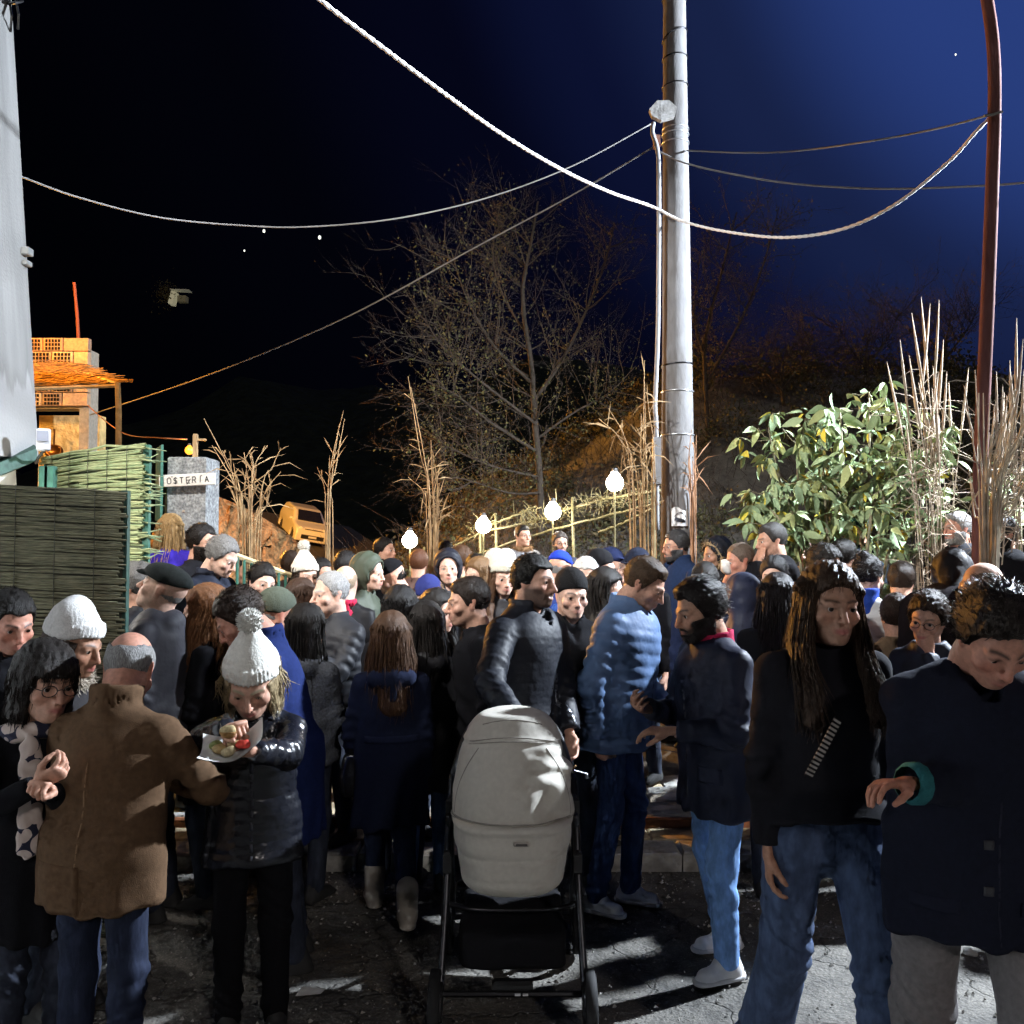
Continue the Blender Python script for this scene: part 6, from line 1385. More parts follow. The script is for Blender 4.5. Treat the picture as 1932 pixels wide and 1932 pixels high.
person(695,1046,6.9,70, 'person in dark green hood facing right', skin=PALE, hat=('hood',(.055,.068,.048)), coat=('puffer','nylon',(.055,.068,.048)), look=(8,0,0), fem=1, armR='front', fine=1)
person(738,1056,7.1,-72, 'man in black baseball cap looking down left', skin=LIGHT, hair=('short',BLK), hat=('cap',K), coat=('jacket','wool',K), look=(26,0,0), beard=.3, fine=1)
person(723,1014,9.4,68, 'man in dark high collar coat standing left of the lowest bulb', skin=LIGHT, hair=('short',BLK), coat=('coat','wool',K), collar=1.1)
person(575,1053,7.0,24, 'girl in white pompom hat with brown jacket', fem=1, skin=PALE, hair=('long',DBR), hat=('beanie',(.70,.66,.58),'pompom'), coat=('jacket','nylon',(.12,.06,.03)), look=(8,14,0), fine=1)
person(652,1040,7.7,165, 'dark haired man from behind, beyond the balding man', hair=('thick',BLK), coat=('coat','wool',K))
person(604,1052,8.2,60, 'man bending forward in dark coat beyond the pompom girl', hair=('short',BLK), coat=('coat','wool',K), lean=12)
person(464,1046,7.9,30, 'man in cream scarf lit orange behind the smiling man', skin=TAN, hair=('short',BLK), coat=('jacket','wool',(.10,.07,.05)), scarf=('wrap',(.5,.42,.3)), look=(10,0,0))
person(548,1040,8.8,-150, 'dark figure with brown hair near the orange bank', hair=('thick',DBR), coat=('coat','wool',(.03,.022,.02)))
person(790,1036,8.6,176, 'person in brown quilted jacket seen from behind under the lowest bulb', hair=('short',(.10,.04,.02)), coat=('puffer','nylon',(.10,.055,.045)), bulk=1.2)
person(845,1040,7.3,4, 'pale woman in black hood facing the camera', fem=1, skin=PALE, hat=('hood',(.010,.011,.018)), coat=('puffer','nylon',(.03,.032,.038)), look=(2,0,-4), fine=1, collar=.6)
person(840,1020,9.2,170, 'man with short black hair from behind, by the tall reeds', hair=('fade',BLK), coat=('jacket','wool',(.05,.055,.05)))
person(808,1088,6.3,-10, 'person in royal blue headband beanie looking down', fem=1, skin=PALE, hair=('long',LBR), hat=('lowbeanie',(.022,.03,.14)), coat=('jacket','wool',K), look=(24,0,0), fine=1)
person(822,1112,5.75,50, 'dark haired woman peering right beside the fade haircut', fem=1, skin=PALE, hair=('long',BLK), coat=('coat','wool',K), look=(6,10,0), fine=1)
person(905,1052,7.0,-34, 'blonde woman with pulled back hair looking left', fem=1, skin=PALE, head=dict(fat=.4), hair=('long',(.16,.09,.04)), coat=('puffer','nylon',K), look=(6,-10,0), fine=1)
person(870,1030,8.6,-160, 'brown haired person in pale yellow jacket among the crowd', hair=('thick',MBR), coat=('jacket','wool',(.40,.34,.22)), look=(0,30,0))
person(897,1044,7.9,178, 'dark haired man from behind, in front of the straw wrapped bulb', hair=('short',BLK), coat=('jacket','wool',CHAR))
person(950,1050,6.5,6, 'woman in white knitted bobble beanie, face half covered', fem=1, skin=PALE, hair=('long',MBR), hat=('beanie',(.62,.60,.50)), coat=('jacket','wool',(.05,.05,.055)), look=(16,8,0), fine=1)
person(935,1035,7.4,150, 'white haired man from behind, past the bobble beanie', skin=PALE, hair=('short',WHT), coat=('jacket','wool',CHAR))
person(755,1106,5.2,172, 'woman with glossy black hair from behind', fem=1, hair=('longback',(.007,.006,.006)), coat=('jacket','wool',K), lockn=60, fine=2)
walk = person(738,1155,4.75,-168, 'woman with brown hair in long navy coat and pale boots, walking away', fem=1, hair=('longback',MBR), coat=('long','wool',(.010,.014,.034)), hem=.30, bulk=1.12, legs=('denim',(.012,.02,.05)), boots=True, shoes=(.50,.46,.40), stride=.20, hood=1, lockn=70, armL='swing', armR='down', stance=.07)
person(805,1135,5.1,178, 'woman in black with shiny lavender hood, from behind', fem=1, hair=('longback',BLK), coat=('coat','nylon',K), hood=1, collar_col=(.16,.20,.46), legs=('denim',BJEAN), fine=1)
person(888,1088,5.0,-80, 'young man with fade haircut in profile facing left', skin=LIGHT, hair=('fade',(.018,.012,.009)), beard=.35, coat=('jacket','wool',K), look=(4,0,0), fine=2, head=dict(nose=1.1), lean=4)
# --- the pram pair
sm = person(1003,1046,4.55,52, 'bearded smiling man in black jacket standing behind the pram', skin=LIGHT, head=dict(smile=1,nose=1.1,fat=.2,eye=.6), hair=('short',(.008,.007,.006)), beard=.8, coat=('puffer','nylon',(.011,.013,.020)), quilt=(.034,.006), hem=.45, bulk=1.14, collar=.95, legs=('denim',(.012,.016,.03)), look=(2,4,6), armR=(975,1362,3.95,.6,.6,-.4), armL=(1078,1405,4.35,.8,.5,-.2), handR='grip', handL='relaxed', shirt=(.30,.32,.38))
seam(sm, 'zip', 0, -1, .80, 1.28, .016, fabric('metal', (.16,.17,.19)))
for x_ in (-.13,.05): patch(sm, 'pocket_flap', x_, x_+.08, .93, .975, -1, fabric('nylon', (.016,.018,.026)), .006)
person(1077,1075,5.05,14, 'young man in black beanie staring from behind the bearded man', skin=PALE, hair=('short',BLK), hat=('lowbeanie',(.008,.008,.009)), coat=('jacket','wool',K), look=(8,0,0), beard=.15, fine=2, collar=.7)
person(1105,1050,6.0,-8, 'white haired old man with glasses in blue jacket', skin=PALE, head=dict(age=1,fat=.7,nose=1.2), hair=('receding',(.62,.61,.59)), hl=.01, glasses=1, gl_col=(.25,.25,.26), coat=('jacket','nylon',(.03,.09,.36)), look=(10,0,0), fine=2, shirt=(.05,.06,.06))
person(1056,1040,7.0,150, 'person in bright royal blue cap turned away', hair=('short',GRY), hat=('cap',(.02,.05,.42)), coat=('jacket','nylon',(.02,.05,.25)), look=(12,0,0))
person(1056,1003,10.3,12, 'bearded man with glasses far behind the blue cap', skin=LIGHT, hair=('short',(.06,.05,.045)), glasses=1, bthick=.3, beard=.6, coat=('coat','nylon',(.014,.018,.04)), bulk=1.2, hood=1, fine=1)
person(985,990,11.0,32, 'man in sunglasses and tan fur collar far back near the rail', skin=LIGHT, hair=('fade',BLK), glasses=1, coat=('jacket','wool',(.16,.16,.17)), scarf=('fur',(.20,.11,.05)), fine=1)
person(1130,1038,6.9,70, 'person in black cap and sunglasses, pale face, facing right', skin=PALE, hair=('short',BLK), hat=('lowbeanie',K), glasses=1, coat=('jacket','wool',K), look=(6,0,0))
person(1152,1034,7.4,60, 'person in navy baseball cap beside the sunglasses wearer', skin=PALE, hair=('short',GRY), hat=('cap',(.018,.026,.075)), coat=('jacket','wool',NAVY), look=(12,0,0), armL='mouth', handL='hold')
person(1203,1036,6.7,-40, 'man in dark navy cap behind the blue padded jacket', skin=PALE, hair=('short',GRY), hat=('cap',(.014,.018,.034)), coat=('jacket','wool',K), look=(14,0,0))
person(1140,1072,5.6,80, 'woman with black hood of hair, face lit, left of the blue padded jacket', fem=1, skin=PALE, hair=('long',BLK), coat=('coat','wool',(.04,.035,.03)), look=(6,-20,0), fine=1)
bp = person(1218,1050,4.75,62, 'young man in blue padded jacket, jeans and white sneakers, head bowed', skin=LIGHT, hair=('fade',(.060,.036,.020)), beard=.25, coat=('puffer','nylon',(.085,.145,.275)), quilt=(.062,.013), hem=.46, bulk=1.18, collar=1.0, legs=('denim',(.022,.042,.12),.92), shoes=(.80,.80,.82), look=(26,6,0), lean=6, armR=(1130,1395,4.6,1.,.6,-.2), armL='low', handR='grip', head=dict(nose=1.08,eye=.5), vn=.25, stride=.06)
seam(bp, 'zip', 0, -1, .80, 1.26, .016, fabric('nylon', (.02,.045,.13)))
for x_ in (-.15,.07): patch(bp, 'pocket_flap', x_, x_+.08, .90, .92, -1, fabric('nylon', (.02,.05,.15)), .004)
dk_ = person(1322,1090,4.15,-72, 'dark haired bearded man in long navy parka with crimson collar, pale jeans', skin=OLIVE, hair=('thick',(.012,.009,.008)), bthick=.3, beard=.9, coat=('coat','nylon',(.010,.013,.030)), hem=.40, bulk=1.20, collar=.75, collar_col=(.42,.018,.075), legs=('denim',(.13,.24,.46),1.0), shoes=(.80,.80,.82), look=(12,0,0), lean=4, armL='front', armR='hold', handR='hold', vn=0, hk=1.14, stance=.11, stride=.08)
person(1277,1000,7.7,-68, 'big man with glasses in high collared navy coat beside the pole', skin=LIGHT, head=dict(fat=.8), hair=('short',(.05,.05,.052)), glasses=1, gl_col=(.16,.02,.025), bthick=.2, beard=.5, coat=('coat','wool',(.016,.030,.075)), bulk=1.25, collar=1.2, vn=.1, look=(6,0,0), fine=1)
person(1352,1016,7.9,-70, 'woman in fur trimmed black hood facing left', fem=1, skin=OLIVE, hat=('hood',(.010,.012,.02),'fur',(.38,.27,.15)), coat=('puffer','nylon',K), look=(10,0,0), fine=1)
nap = person(1397,1024,7.1,-80, 'balding man in navy coat eating from a white napkin', skin=RUDDY, head=dict(age=1,fat=.7), hair=('receding',(.12,.09,.07)), hl=.03, coat=('coat','wool',(.012,.022,.06)), bulk=1.15, armR='mouth', handR='hold', look=(12,0,0), fine=1, collar=.8)
person(1458,986,7.0,-82, 'cropped haired man in black holding a hand to his mouth', skin=LIGHT, head=dict(fat=.5), hair=('fade',(.035,.032,.03)), coat=('jacket','wool',K), bulk=1.2, armR='mouth', armL='mouth', handR='hold', handL='hold', look=(8,0,0), fine=1)
person(1524,1014,8.6,-20, 'pale faced person with light scarf far behind the shrub stems', fem=1, skin=PALE, hair=('pony',MBR), coat=('coat','wool',CHAR), scarf=('wrap',(.5,.48,.44)), look=(6,-20,0))
person(1460,1048,6.1,-14, 'woman with parted shiny black hair looking at the camera', fem=1, skin=PALE, hair=('pony',(.008,.007,.008)), coat=('coat','wool',K), look=(8,-10,0), fine=2)
person(1330,1062,6.4,172, 'dark haired child sized figure behind the bearded man in parka', hair=('thick',BLK), coat=('jacket','wool',NAVY))
person(1402,1088,5.6,150, 'person in navy hood with thick pale fur ruff', fem=1, hat=('hood',(.014,.018,.04),'fur',(.52,.46,.36)), coat=('coat','nylon',(.05,.07,.13)), look=(10,20,0), fine=2, armL='front')
person(1466,1082,5.0,172, 'woman with long glossy dark hair from behind, black coat', fem=1, hair=('longback',(.012,.008,.009)), coat=('long','wool',K), lockn=150, look=(8,0,0), bulk=1.1, hem=.3)
person(1555,1028,6.3,24, 'young man with curly black top hair and shadowed eyes', skin=PALE, hair=('curly',BLK), coat=('jacket','wool',(.25,.22,.20)), look=(14,14,0), fine=2)
person(1622,968,8.1,-160, 'person in dark green beanie in front of the shrub', skin=OLIVE, hair=('short',BLK), hat=('lowbeanie',(.012,.038,.035)), coat=('coat','wool',(.012,.02,.03)), look=(0,40,0))
person(1590,1018,7.2,120, 'dark haired figure with black jacket left of the ponytail', hair=('thick',BLK), coat=('jacket','nylon',K), lean=8)
person(1636,1046,5.9,140, 'woman with tied back dark hair, blue collar and white jacket', fem=1, skin=PALE, hair=('bun',(.022,.018,.018)), coat=('puffer','nylon',(.62,.64,.66)), collar_col=(.02,.06,.34), collar=1.0, look=(14,-10,0), fine=2)
person(1772,982,7.7,-82, 'dark haired man in profile beside the taller grey haired one', skin=LIGHT, hair=('short',BLK), coat=('jacket','wool',K), look=(4,0,0), beard=.2, fine=1)
person(1808,965,7.3,-74, 'stout man with grey cropped hair at the foot of the straw sheaf', skin=RUDDY, head=dict(fat=1.), hair=('fade',(.22,.21,.20)), coat=('coat','wool',CHAR), look=(2,0,0), bthick=.1, beard=.35, fine=1)
person(1893,974,6.6,-80, 'bearded man with receding hair in black at the right', skin=LIGHT, hair=('receding',BLK), hl=.03, bthick=.5, beard=.9, coat=('jacket','wool',K), look=(0,0,0), bulk=1.2, fine=1)
person(1795,1012,5.5,160, 'person bent forward in dark hooded coat under the straw sheaf', hat=('hood',(.012,.010,.012)), coat=('coat','wool',(.016,.012,.014)), lean=30, bulk=1.35, fine=1)
person(1856,1060,5.2,-120, 'bald man facing away to the left', skin=PALE, head=dict(fat=.4,w=1.05), hair=('bald',(.16,.12,.09)), coat=('jacket','wool',K), look=(4,0,0), fine=2)
person(1752,1118,4.9,-40, 'dark curly haired woman with glasses eating, low in the crowd', fem=1, skin=LIGHT, hair=('curly',DBR), glasses=1, coat=('jacket','nylon',(.014,.018,.035)), armL='mouth', handL='hold', look=(14,0,6), fine=2)
person(1700,1060,6.6,150, 'person in dark brown coat leaning right, hair over face', hair=('thick',DBR), coat=('coat','wool',(.03,.02,.02)), lean=14)
person(1690,1120,5.6,170, 'figure in tan jacket between the ponytail and the eating woman', hair=('short',DBR), coat=('jacket','wool',(.16,.11,.07)))
person(1560,1080,5.5,175, 'shoulder of a man in dark coat behind the long haired woman', hair=('short',BLK), coat=('jacket','wool',K))
# --- foreground, right
rw = person(1562,1062,3.05,8, 'young woman with long brown hair in dark sweater and flared jeans, striding forward', fem=1, skin=OLIVE, hair=('long',(.050,.029,.017)), coat=('sweater','wool',(.013,.013,.017)), hem=.545, bulk=1.1, collar=.4, legs=('denim',(.050,.075,.14),1.16,1.45), shoes=(.4,.42,.45), look=(4,-4,2), armL=('down',.4,.8,0), armR=('down',.3,.9,0), handL='relaxed', handR='relaxed', lockn=420, stride=.26, vn=.0, shirt=(.012,.012,.015), hk=1.1, stance=.10, lean=2)
rm = person(1880,1104,2.55,-8, 'young man in black coat and pale grey trousers looking down at right edge', skin=RUDDY, hair=('thick',(.020,.014,.011)), coat=('coat','wool',(.012,.014,.026)), hem=.42, bulk=1.2, collar=.5, legs=('wool',(.20,.185,.185),1.25,1.3), look=(32,6,4), lean=8, armR=(1715,1478,2.52,-.8,.6,0), armL='down', handR='relaxed', cuff=('R',(.03,.16,.18)), stride=.22, hk=1.13, head=dict(eye=.35), stance=.11, beard=.2)

# --- unseen people added past the right edge to throw shadows on the ground
for i, (x, y, yw, c, lab) in enumerate(((3.15,4.3,-100,CHAR,'unseen person in charcoal jacket just past the right edge, nearest'),(3.55,5.0,-60,K,'unseen person in black coat just past the right edge, middle'),(4.3,5.3,-80,(.10,.06,.04),'unseen person in brown jacket past the right edge'),(3.95,4.4,-120,NAVY,'unseen person in navy jacket past the right edge, beside the charcoal jacket'),(4.7,4.9,-40,K,'unseen person in black jacket farthest past the right edge'),(3.6,3.5,-70,(.05,.06,.05),'unseen person in olive jacket past the right edge, close to the camera'))):
    person(966+x/y*1709, 1030+(1.9-1.70-.03*i)/y*1709, y, yw, lab, hair=('short', BLK), coat=('jacket','wool',c), fine=0, armL='front' if i % 2 else 'down')

seam(pw, 'zip', 0, -1, .72, 1.12, .013, fabric('metal', (.05,.05,.06)))
seam(rm, 'front_edge', .02, -1, .78, 1.20, .006, fabric('wool', (.03,.033,.05)))
for z_ in (.92, 1.05): patch(rm, 'button', -.022, .004, z_, z_+.026, -1, fabric('plastic', (.03,.03,.035)), .006, 4, 4)
for x_ in (-.20, .08): patch(rm, 'pocket_flap', x_, x_+.12, .86, .90, -1, fabric('wool', (.014,.016,.03)), .006)
seam(dk_, 'zip', 0, -1, .78, 1.25, .014, fabric('metal', (.06,.06,.07)))
patch(dk_, 'pocket_flap', .08, .19, .86, .93, -1, fabric('nylon', (.014,.018,.04)), .006)
patch(dk_, 'back_yoke', -.19, .19, 1.235, 1.243, 1, fabric('nylon', (.02,.024,.05)), .003, 16, 3)
patch(walk, 'half_belt', -.14, .14, .90, .935, 1, fabric('wool', (.014,.019,.045)), .006, 12, 4)
# ------------------------------------------------------------------ pram
D = 3.68; pc = PX(967, 1690, D); pram = empty('pram', (pc.x, D+.12, 0)); tag(pram, 'cream pram with rounded hood on a black wheeled frame', 'pram'); pb = np.array(pram.location)
cream = mat('cream_canvas', (.56,.53,.47), .85, .3, [(320,.4,.0015),(11,.35,.02)], .06, 18)
zc = lambda v: PX(967, v, D).z
z_top, z_mid, z_bot = zc(1352), zc(1548), zc(1690)
def hoodfn(P):
    X, Y, Z = P; t = np.clip((Z-z_mid)/(z_top-z_mid), 0, 1)
    hw = np.interp(t, [0,.25,.6,.85,1], [.250,.248,.220,.185,.14]).astype(np.float32)
    dp = np.interp(t, [0,.3,.7,1], [.30,.30,.26,.17]).astype(np.float32)
    k = np.sqrt((X/hw)**2.+(np.maximum(-Y,0)/(dp*.75))**2+(np.maximum(Y,0)/dp)**2); d = (k-1)*.20
    d = smax(d, Z-z_top+.5*X*X, .03); d = smax(d, z_mid-Z, .012)
    fold = .010*np.sin(X*46+5*np.sin(Z*9+1)+Z*8)*ss(X,-.02,.12)*ss(z_top-.10-Z,0,.05)*ss(Z-z_mid,.02,.1)
    fold += .006*np.sin((X+Z*1.4)*38+2*np.sin(Z*25))*ss(X,.0,.12)*ss(z_top-.12-Z,0,.06)
    band = .006*ss(.012-np.abs(Z-(z_top-.085+.9*X*X*0-.35*X*X)),0,.010)
    d = d+fold-band
    d = d+.004*np.exp(-((Z-(z_top-.105-.35*X*X))/.008)**2)
    return d
V_, F_ = solid(lambda P: hoodfn(P), (-.27,-.26,z_mid-.02), (.27,.33,z_top+.03), .0085); hd = mesh_np('hood', V_, [F_], cream, pram); hd.location = (0,0,0)
def tubfn(P):
    X, Y, Z = P; t = np.clip((Z-z_bot)/(z_mid-z_bot), 0, 1); hw = np.interp(t, [0,.15,.55,.68,1], [.185,.215,.232,.246,.246]).astype(np.float32); dp = np.interp(t, [0,.2,.7,1], [.30,.34,.36,.36]).astype(np.float32)
    k = (np.abs(X/hw)**3.2+np.abs((Y-.12)/dp)**3.2)**(1/3.2); d = (k-1)*.2; d = smax(d, Z-z_mid-.004, .012); d = smax(d, z_bot-Z, .05)
    d = d-.007*np.exp(-((Z-(z_mid-.015))/.012)**2)+.004*np.exp(-((Z-(z_mid-.125+.02*np.cos(X*8)*0))/.006)**2)+.003*np.exp(-((Z-(z_bot+.08))/.006)**2); return d
V_, F_ = solid(tubfn, (-.27,-.27,z_bot-.02), (.27,.5,z_mid+.03), .0095); tub = mesh_np('carrycot', V_, [F_], cream, pram)
b = MB()
for zq, rr in ((z_mid-.002,.253),):
    ph = np.linspace(math.pi, 2*math.pi, 33); b.tube(np.stack([.252*np.cos(ph)*1.0, .02+.235*np.sin(ph), np.full(33, zq)], 1), .006, 6, False)
b.build('piping', fabric('wool', (.34,.32,.28)), hd, True)
V_, F_ = solid(lambda P: rc(P, (.012,0,0), (.058,0,0), .0095, .0095), (-.0,-.012,-.012), (.072,.012,.012), .003); o = mesh_np('label_tab', V_+np.array((0,-.243,z_mid-.055)), [F_], fabric('leather', (.42,.39,.35)), tub)
V_, F_ = solid(lambda P: rc(P, (.016,0,0), (.054,0,0), .0055, .0055), (-.0,-.012,-.012), (.072,.012,.012), .0025); mesh_np('label_inset', V_+np.array((0,-.249,z_mid-.055)), [F_], fabric('leather', (.10,.09,.085)), tub)
def stitch(zf, n=41, x1=.9, r=.0022, m=None):
    xs_ = np.linspace(-.24*x1, .24*x1, n); P_ = []; ys_ = np.linspace(-.28, .1, 200)
    for x_ in xs_:
        z_ = zf(x_); Fv = hoodfn((np.full(200, x_, np.float32), ys_.astype(np.float32), np.full(200, z_, np.float32))); P_.append((x_, ys_[np.argmax(Fv < 0)]-.001, z_))
    MB().tube(P_, r, 5, False).build('stitched_seam', m or fabric('wool', (.30,.28,.25)), hd, True)
stitch(lambda x: z_top-.075-.9*x*x, x1=.72); stitch(lambda x: z_top-.088-.9*x*x, x1=.74); stitch(lambda x: z_mid+.012, x1=.98, r=.003); stitch(lambda x: z_top-.012-1.6*x*x, x1=.5)
for s_ in (-1, 1):
    for (z0_, z1_) in ((z_mid+.02, z_top-.12),):
        P_ = []
        for z_ in np.linspace(z0_, z1_, 24):
            x_ = s_*(.235-.10*((z_-z0_)/(z1_-z0_))**2); ys_ = np.linspace(-.28,.2,240); Fv = hoodfn((np.full(240,x_,np.float32), ys_.astype(np.float32), np.full(240,z_,np.float32))); P_.append((x_, ys_[np.argmax(Fv < 0)]-.001, z_))
        MB().tube(P_, .0022, 5, False).build('stitched_seam', fabric('wool', (.30,.28,.25)), hd, True)
blk = fabric('plastic', (.012,.012,.013)); alu = fabric('metal', (.05,.05,.055))
for s_ in (-1, 1):
    b = MB(); b.tube(spline([(s_*.262,.20,z_mid+.10),(s_*.268,.08,z_mid-.05),(s_*.272,-.06,.45),(s_*.285,-.20,.14)], 20), .016, 8); b.build('side_tube', alu, pram, True)
    b = MB(); b.tube(spline([(s_*.262,.02,z_mid-.02),(s_*.270,.30,.40),(s_*.28,.52,.16)], 14), .015, 8); b.build('rear_tube', alu, pram, True)
    b = MB(); b.box((s_*.262,.10,z_mid-.03), (.04,.09,.14), bev=.012); b.build('hinge', blk, pram)
    for (yy, rw_) in ((-.22,.125),(.52,.15)):
        b = MB(); b.tube([(s_*.30-.024,yy,rw_),(s_*.30-.018,yy,rw_),(s_*.30+.018,yy,rw_),(s_*.30+.024,yy,rw_)], [rw_*.86,rw_,rw_,rw_*.86], 24); t_ = b.build('tyre', fabric('rubber', (.010,.010,.011)), pram, True)
        b = MB(); b.tube([(s_*.30-.026,yy,rw_),(s_*.30+.026,yy,rw_)], rw_*.5, 8); b.build('hub', fabric('plastic', (.03,.03,.032)), t_)
b = MB(); b.tube([(-.285,-.19,.15),(.285,-.19,.15)], .013, 8); b.build('axle', alu, pram); b = MB(); b.tube([(-.28,.52,.16),(.28,.52,.16)], .013, 8); b.build('axle', alu, pram)
V_, F_ = solid(lambda P: smax(smax(np.abs(P[0])-.22, np.abs(P[1]-.16)-.28, .06), np.abs(P[2]-.27)-.07, .03)+.006*wob(P, 30, 2), (-.25,-.15,.18), (.25,.47,.36), .016); mesh_np('basket', V_, [F_], fabric('wool', (.010,.010,.012)), pram)
b = MB(); b.tube(spline([(-.262,.20,z_mid+.10),(-.20,.40,z_top-.16),(-.09,.46,z_top-.085),(.09,.46,z_top-.085),(.20,.40,z_top-.16),(.262,.20,z_mid+.10)], 30), .017, 8); b.build('handle', fabric('leather', (.012,.011,.011)), pram, True)
for xx in (.02,.05): MB().box((xx,-.207,.155), (.022,.012,.008), bev=.002).build('reflector', fabric('plastic', (.75,.76,.78)), pram)
# ------------------------------------------------------------------ things in hands
def at(p, nm, off=(0,0,0)): return Vector(p['root']+p['Rz'] @ (p['wr'][nm]+(p['wr'][nm]-p['elb'][nm])/np.linalg.norm(p['wr'][nm]-p['elb'][nm])*.09))+Vector(off)
pl = empty('paper_plate', PX(442,1412,3.02)); tag(pl, 'folded white paper plate of food in the pompom woman\'s hand', 'plate'); paper = MATS['paper']
V_ = []; n = 14
for i in range(n):
    for j in range(6): a_ = (i/(n-1)-.5)*.20; r_ = (j/5-.5)*.15; V_.append((a_, r_, .045*(abs(a_)/.1)**1.6+.02*(r_/.075)**2-.02))
A_ = np.array(V_); A2 = A_-np.array((0,0,.003)); m_ = len(A_); F_ = [(i*6+j,(i+1)*6+j,(i+1)*6+j+1,i*6+j+1) for i in range(n-1) for j in range(5)]; o = mesh_np('dish', np.concatenate([A_, A2]), [np.array(F_+[(f[3]+m_,f[2]+m_,f[1]+m_,f[0]+m_) for f in F_])], paper, pl); pl.rotation_euler = (.35,-.25,.1)
for k, (x_, y_, c_) in enumerate(((-.045,0,(.40,.28,.12)),(.0,.01,(.30,.19,.08)),(.035,-.01,(.62,.05,.03)),(-.01,-.03,(.45,.36,.20)),(-.06,.03,(.18,.20,.06)))):
    V_, F_ = solid(lambda P: el(P, (0,0,0), (.024,.020,.016))+.004*wob(P, 110, k), (-.035,)*3, (.035,)*3, .005); mesh_np('food', V_+np.array((x_, y_, .012)), [F_], mat('food_%d' % k, c_, .6, .4, [(90,.5,.004)], .3, 40), pl)
bread = empty('bread_piece', PX(432,1378,3.0)); tag(bread, 'small bitten piece of bread in the pompom woman\'s raised fingers', 'bread'); V_, F_ = solid(lambda P: el(P, (0,0,0), (.026,.018,.022))+.005*wob(P, 80, 3), (-.04,)*3, (.04,)*3, .005); mesh_np('crumb', V_, [F_], mat('bread', (.50,.40,.22), .9, .2, [(90,.6,.004)], .3, 40), bread)
V_, F_ = solid(lambda P: smax(el(P, (0,0,0), (.029,.021,.025))+.005*wob(P, 80, 3), P[2]+.002, .003), (-.04,)*3, (.04,)*3, .005); mesh_np('crust', V_, [F_], mat('crust', (.28,.15,.05), .8, .3, [(90,.6,.004)], .3, 40), bread)
cig = empty('cigarette', at(sm,'L',(0,-.02,-.075))); tag(cig, 'lit cigarette held low by the bearded smiling man', 'cigarette'); cig.rotation_euler = (.3,.75,.2)
MB().tube([(0,0,-.0),(0,0,-.055)], .0042, 8).build('paper_tube', mat('cig_paper', (.82,.82,.82), .7), cig); MB().tube([(0,0,.022),(0,0,.0002)], .0043, 8).build('filter', mat('cig_filter', (.6,.38,.16), .7), cig)
phn = empty('phone', (at(gm,'L')+at(gm,'R'))/2+Vector((0,-.03,.0))); tag(phn, 'dark phone held in both hands of the grey man', 'phone'); phn.rotation_euler = (-.6,.25,-.3)
MB().box((0,0,0), (.075,.012,.15), bev=.004).build('case', blk, phn); MB().box((0,.008,0), (.066,.003,.138)).build('screen', mat('phone_glass', (.02,.02,.025), .08), phn)
nk = empty('paper_napkin', at(nap,'R',(-.02,-.02,.02))); tag(nk, 'crumpled white napkin at the balding eater\'s mouth', 'napkin'); V_, F_ = solid(lambda P: el(P, (0,0,0), (.055,.05,.065))+.012*wob(P, 70, 5), (-.08,)*3, (.08,)*3, .009); mesh_np('crumpled_sheet', V_, [F_], paper, nk)
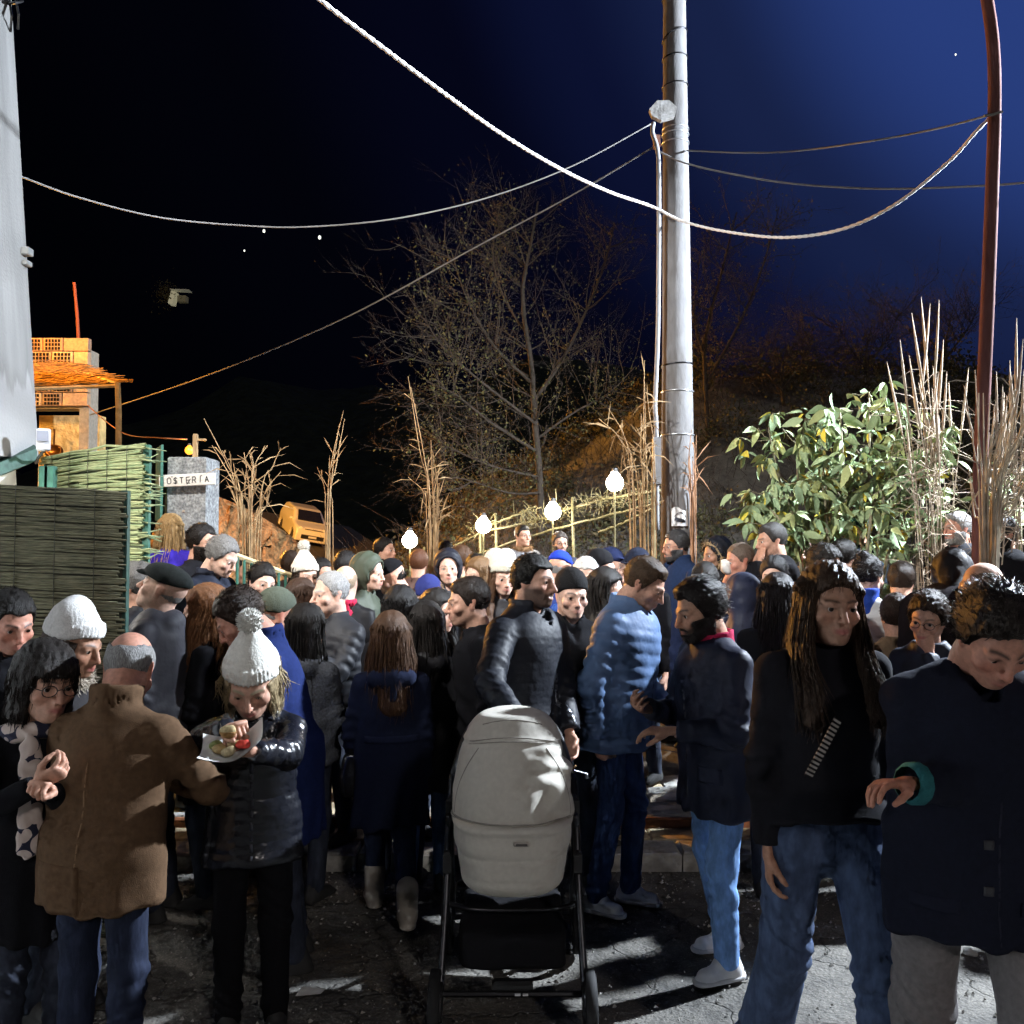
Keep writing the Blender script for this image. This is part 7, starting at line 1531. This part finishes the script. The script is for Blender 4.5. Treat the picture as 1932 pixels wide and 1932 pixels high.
# handbag of the walking woman
hb = empty('handbag', PX(690,1460,4.75)); tag(hb, 'black glossy handbag hanging by the walking woman\'s side', 'handbag')
V_, F_ = solid(lambda P: smax(smax(np.abs(P[0])-.13+.10*np.maximum(0,P[2]), np.abs(P[1])-.06+.12*np.maximum(0,P[2]), .04), np.abs(P[2])-.11, .03)+.004*wob(P, 34, 4), (-.17,-.1,-.14), (.17,.1,.14), .012); mesh_np('bag', V_, [F_], mat('patent_leather', (.008,.008,.010), .18, .6, [(20,.3,.01)], .05), hb)
b = MB(); b.tube(spline([(-.08,0,.09),(-.06,0,.24),(.05,0,.24),(.08,0,.09)], 14), .009, 6); b.build('strap', fabric('leather', K), hb, True); MB().box((.03,-.065,.05), (.03,.012,.022), bev=.003).build('clasp', fabric('metal', (.7,.7,.72)), hb)
# shoulder strap of the striding woman
sp_ = empty('bag_strap', (0,0,0)); tag(sp_, 'narrow striped bag strap slung across the striding woman', 'strap')
P_ = spline([np.array(PX(*q)) for q in ((1582,1355,2.80),(1568,1383,2.79),(1553,1412,2.785),(1538,1440,2.785),(1524,1466,2.79))], 30)
for k in range(29):
    b = MB(); a_, c_ = P_[k], P_[k+1]; d_ = c_-a_; L_ = np.linalg.norm(d_); ang = math.atan2(d_[0], -d_[2]); b.box((a_+c_)/2, (.024,.006,L_*.98), R=roty(-ang)); b.build('stripe', fabric('knit', (.34,.32,.30) if k % 2 else K), sp_)
mt = empty('white_mitten', PX(1414,1395,4.35)); tag(mt, 'white mitten dangling beside the navy parka', 'mitten'); V_, F_ = solid(lambda P: smin(smin(rc(P, (0,0,.05), (0,0,-.04), .030, .042, fl=(1,.6,1)), rc(P, (.03,0,.0), (.05,0,-.035), .016, .014), .012), rc(P, (0,0,.06), (0,0,.10), .026, .030, fl=(1,.7,1)), .006)+.002*np.sin(P[2]*150), (-.07,-.05,-.11), (.09,.05,.15), .007); mesh_np('knit', V_, [F_], fabric('knit', (.70,.71,.72)), mt); MB().tube([(0,0,.125),(.01,0,.2),(-.01,0,.30)], .004, 6).build('cord', fabric('knit', (.6,.6,.6)), mt)

for s_ in (-1, 1):
    MB().box((s_*.268,-.02,.60), (.034,.05,.09), bev=.01).build('clip', blk, pram); MB().box((s_*.287,-.215,.155), (.03,.05,.10), bev=.01).build('wheel_fork', blk, pram)
MB().tube(spline([(-.272,-.06,.45),(-.15,.0,.40),(.15,.0,.40),(.272,-.06,.45)], 16), .011, 8).build('cross_bar', alu, pram, True)
MB().box((0,-.19,.185), (.16,.05,.04), bev=.012).build('brake_pedal', blk, pram)
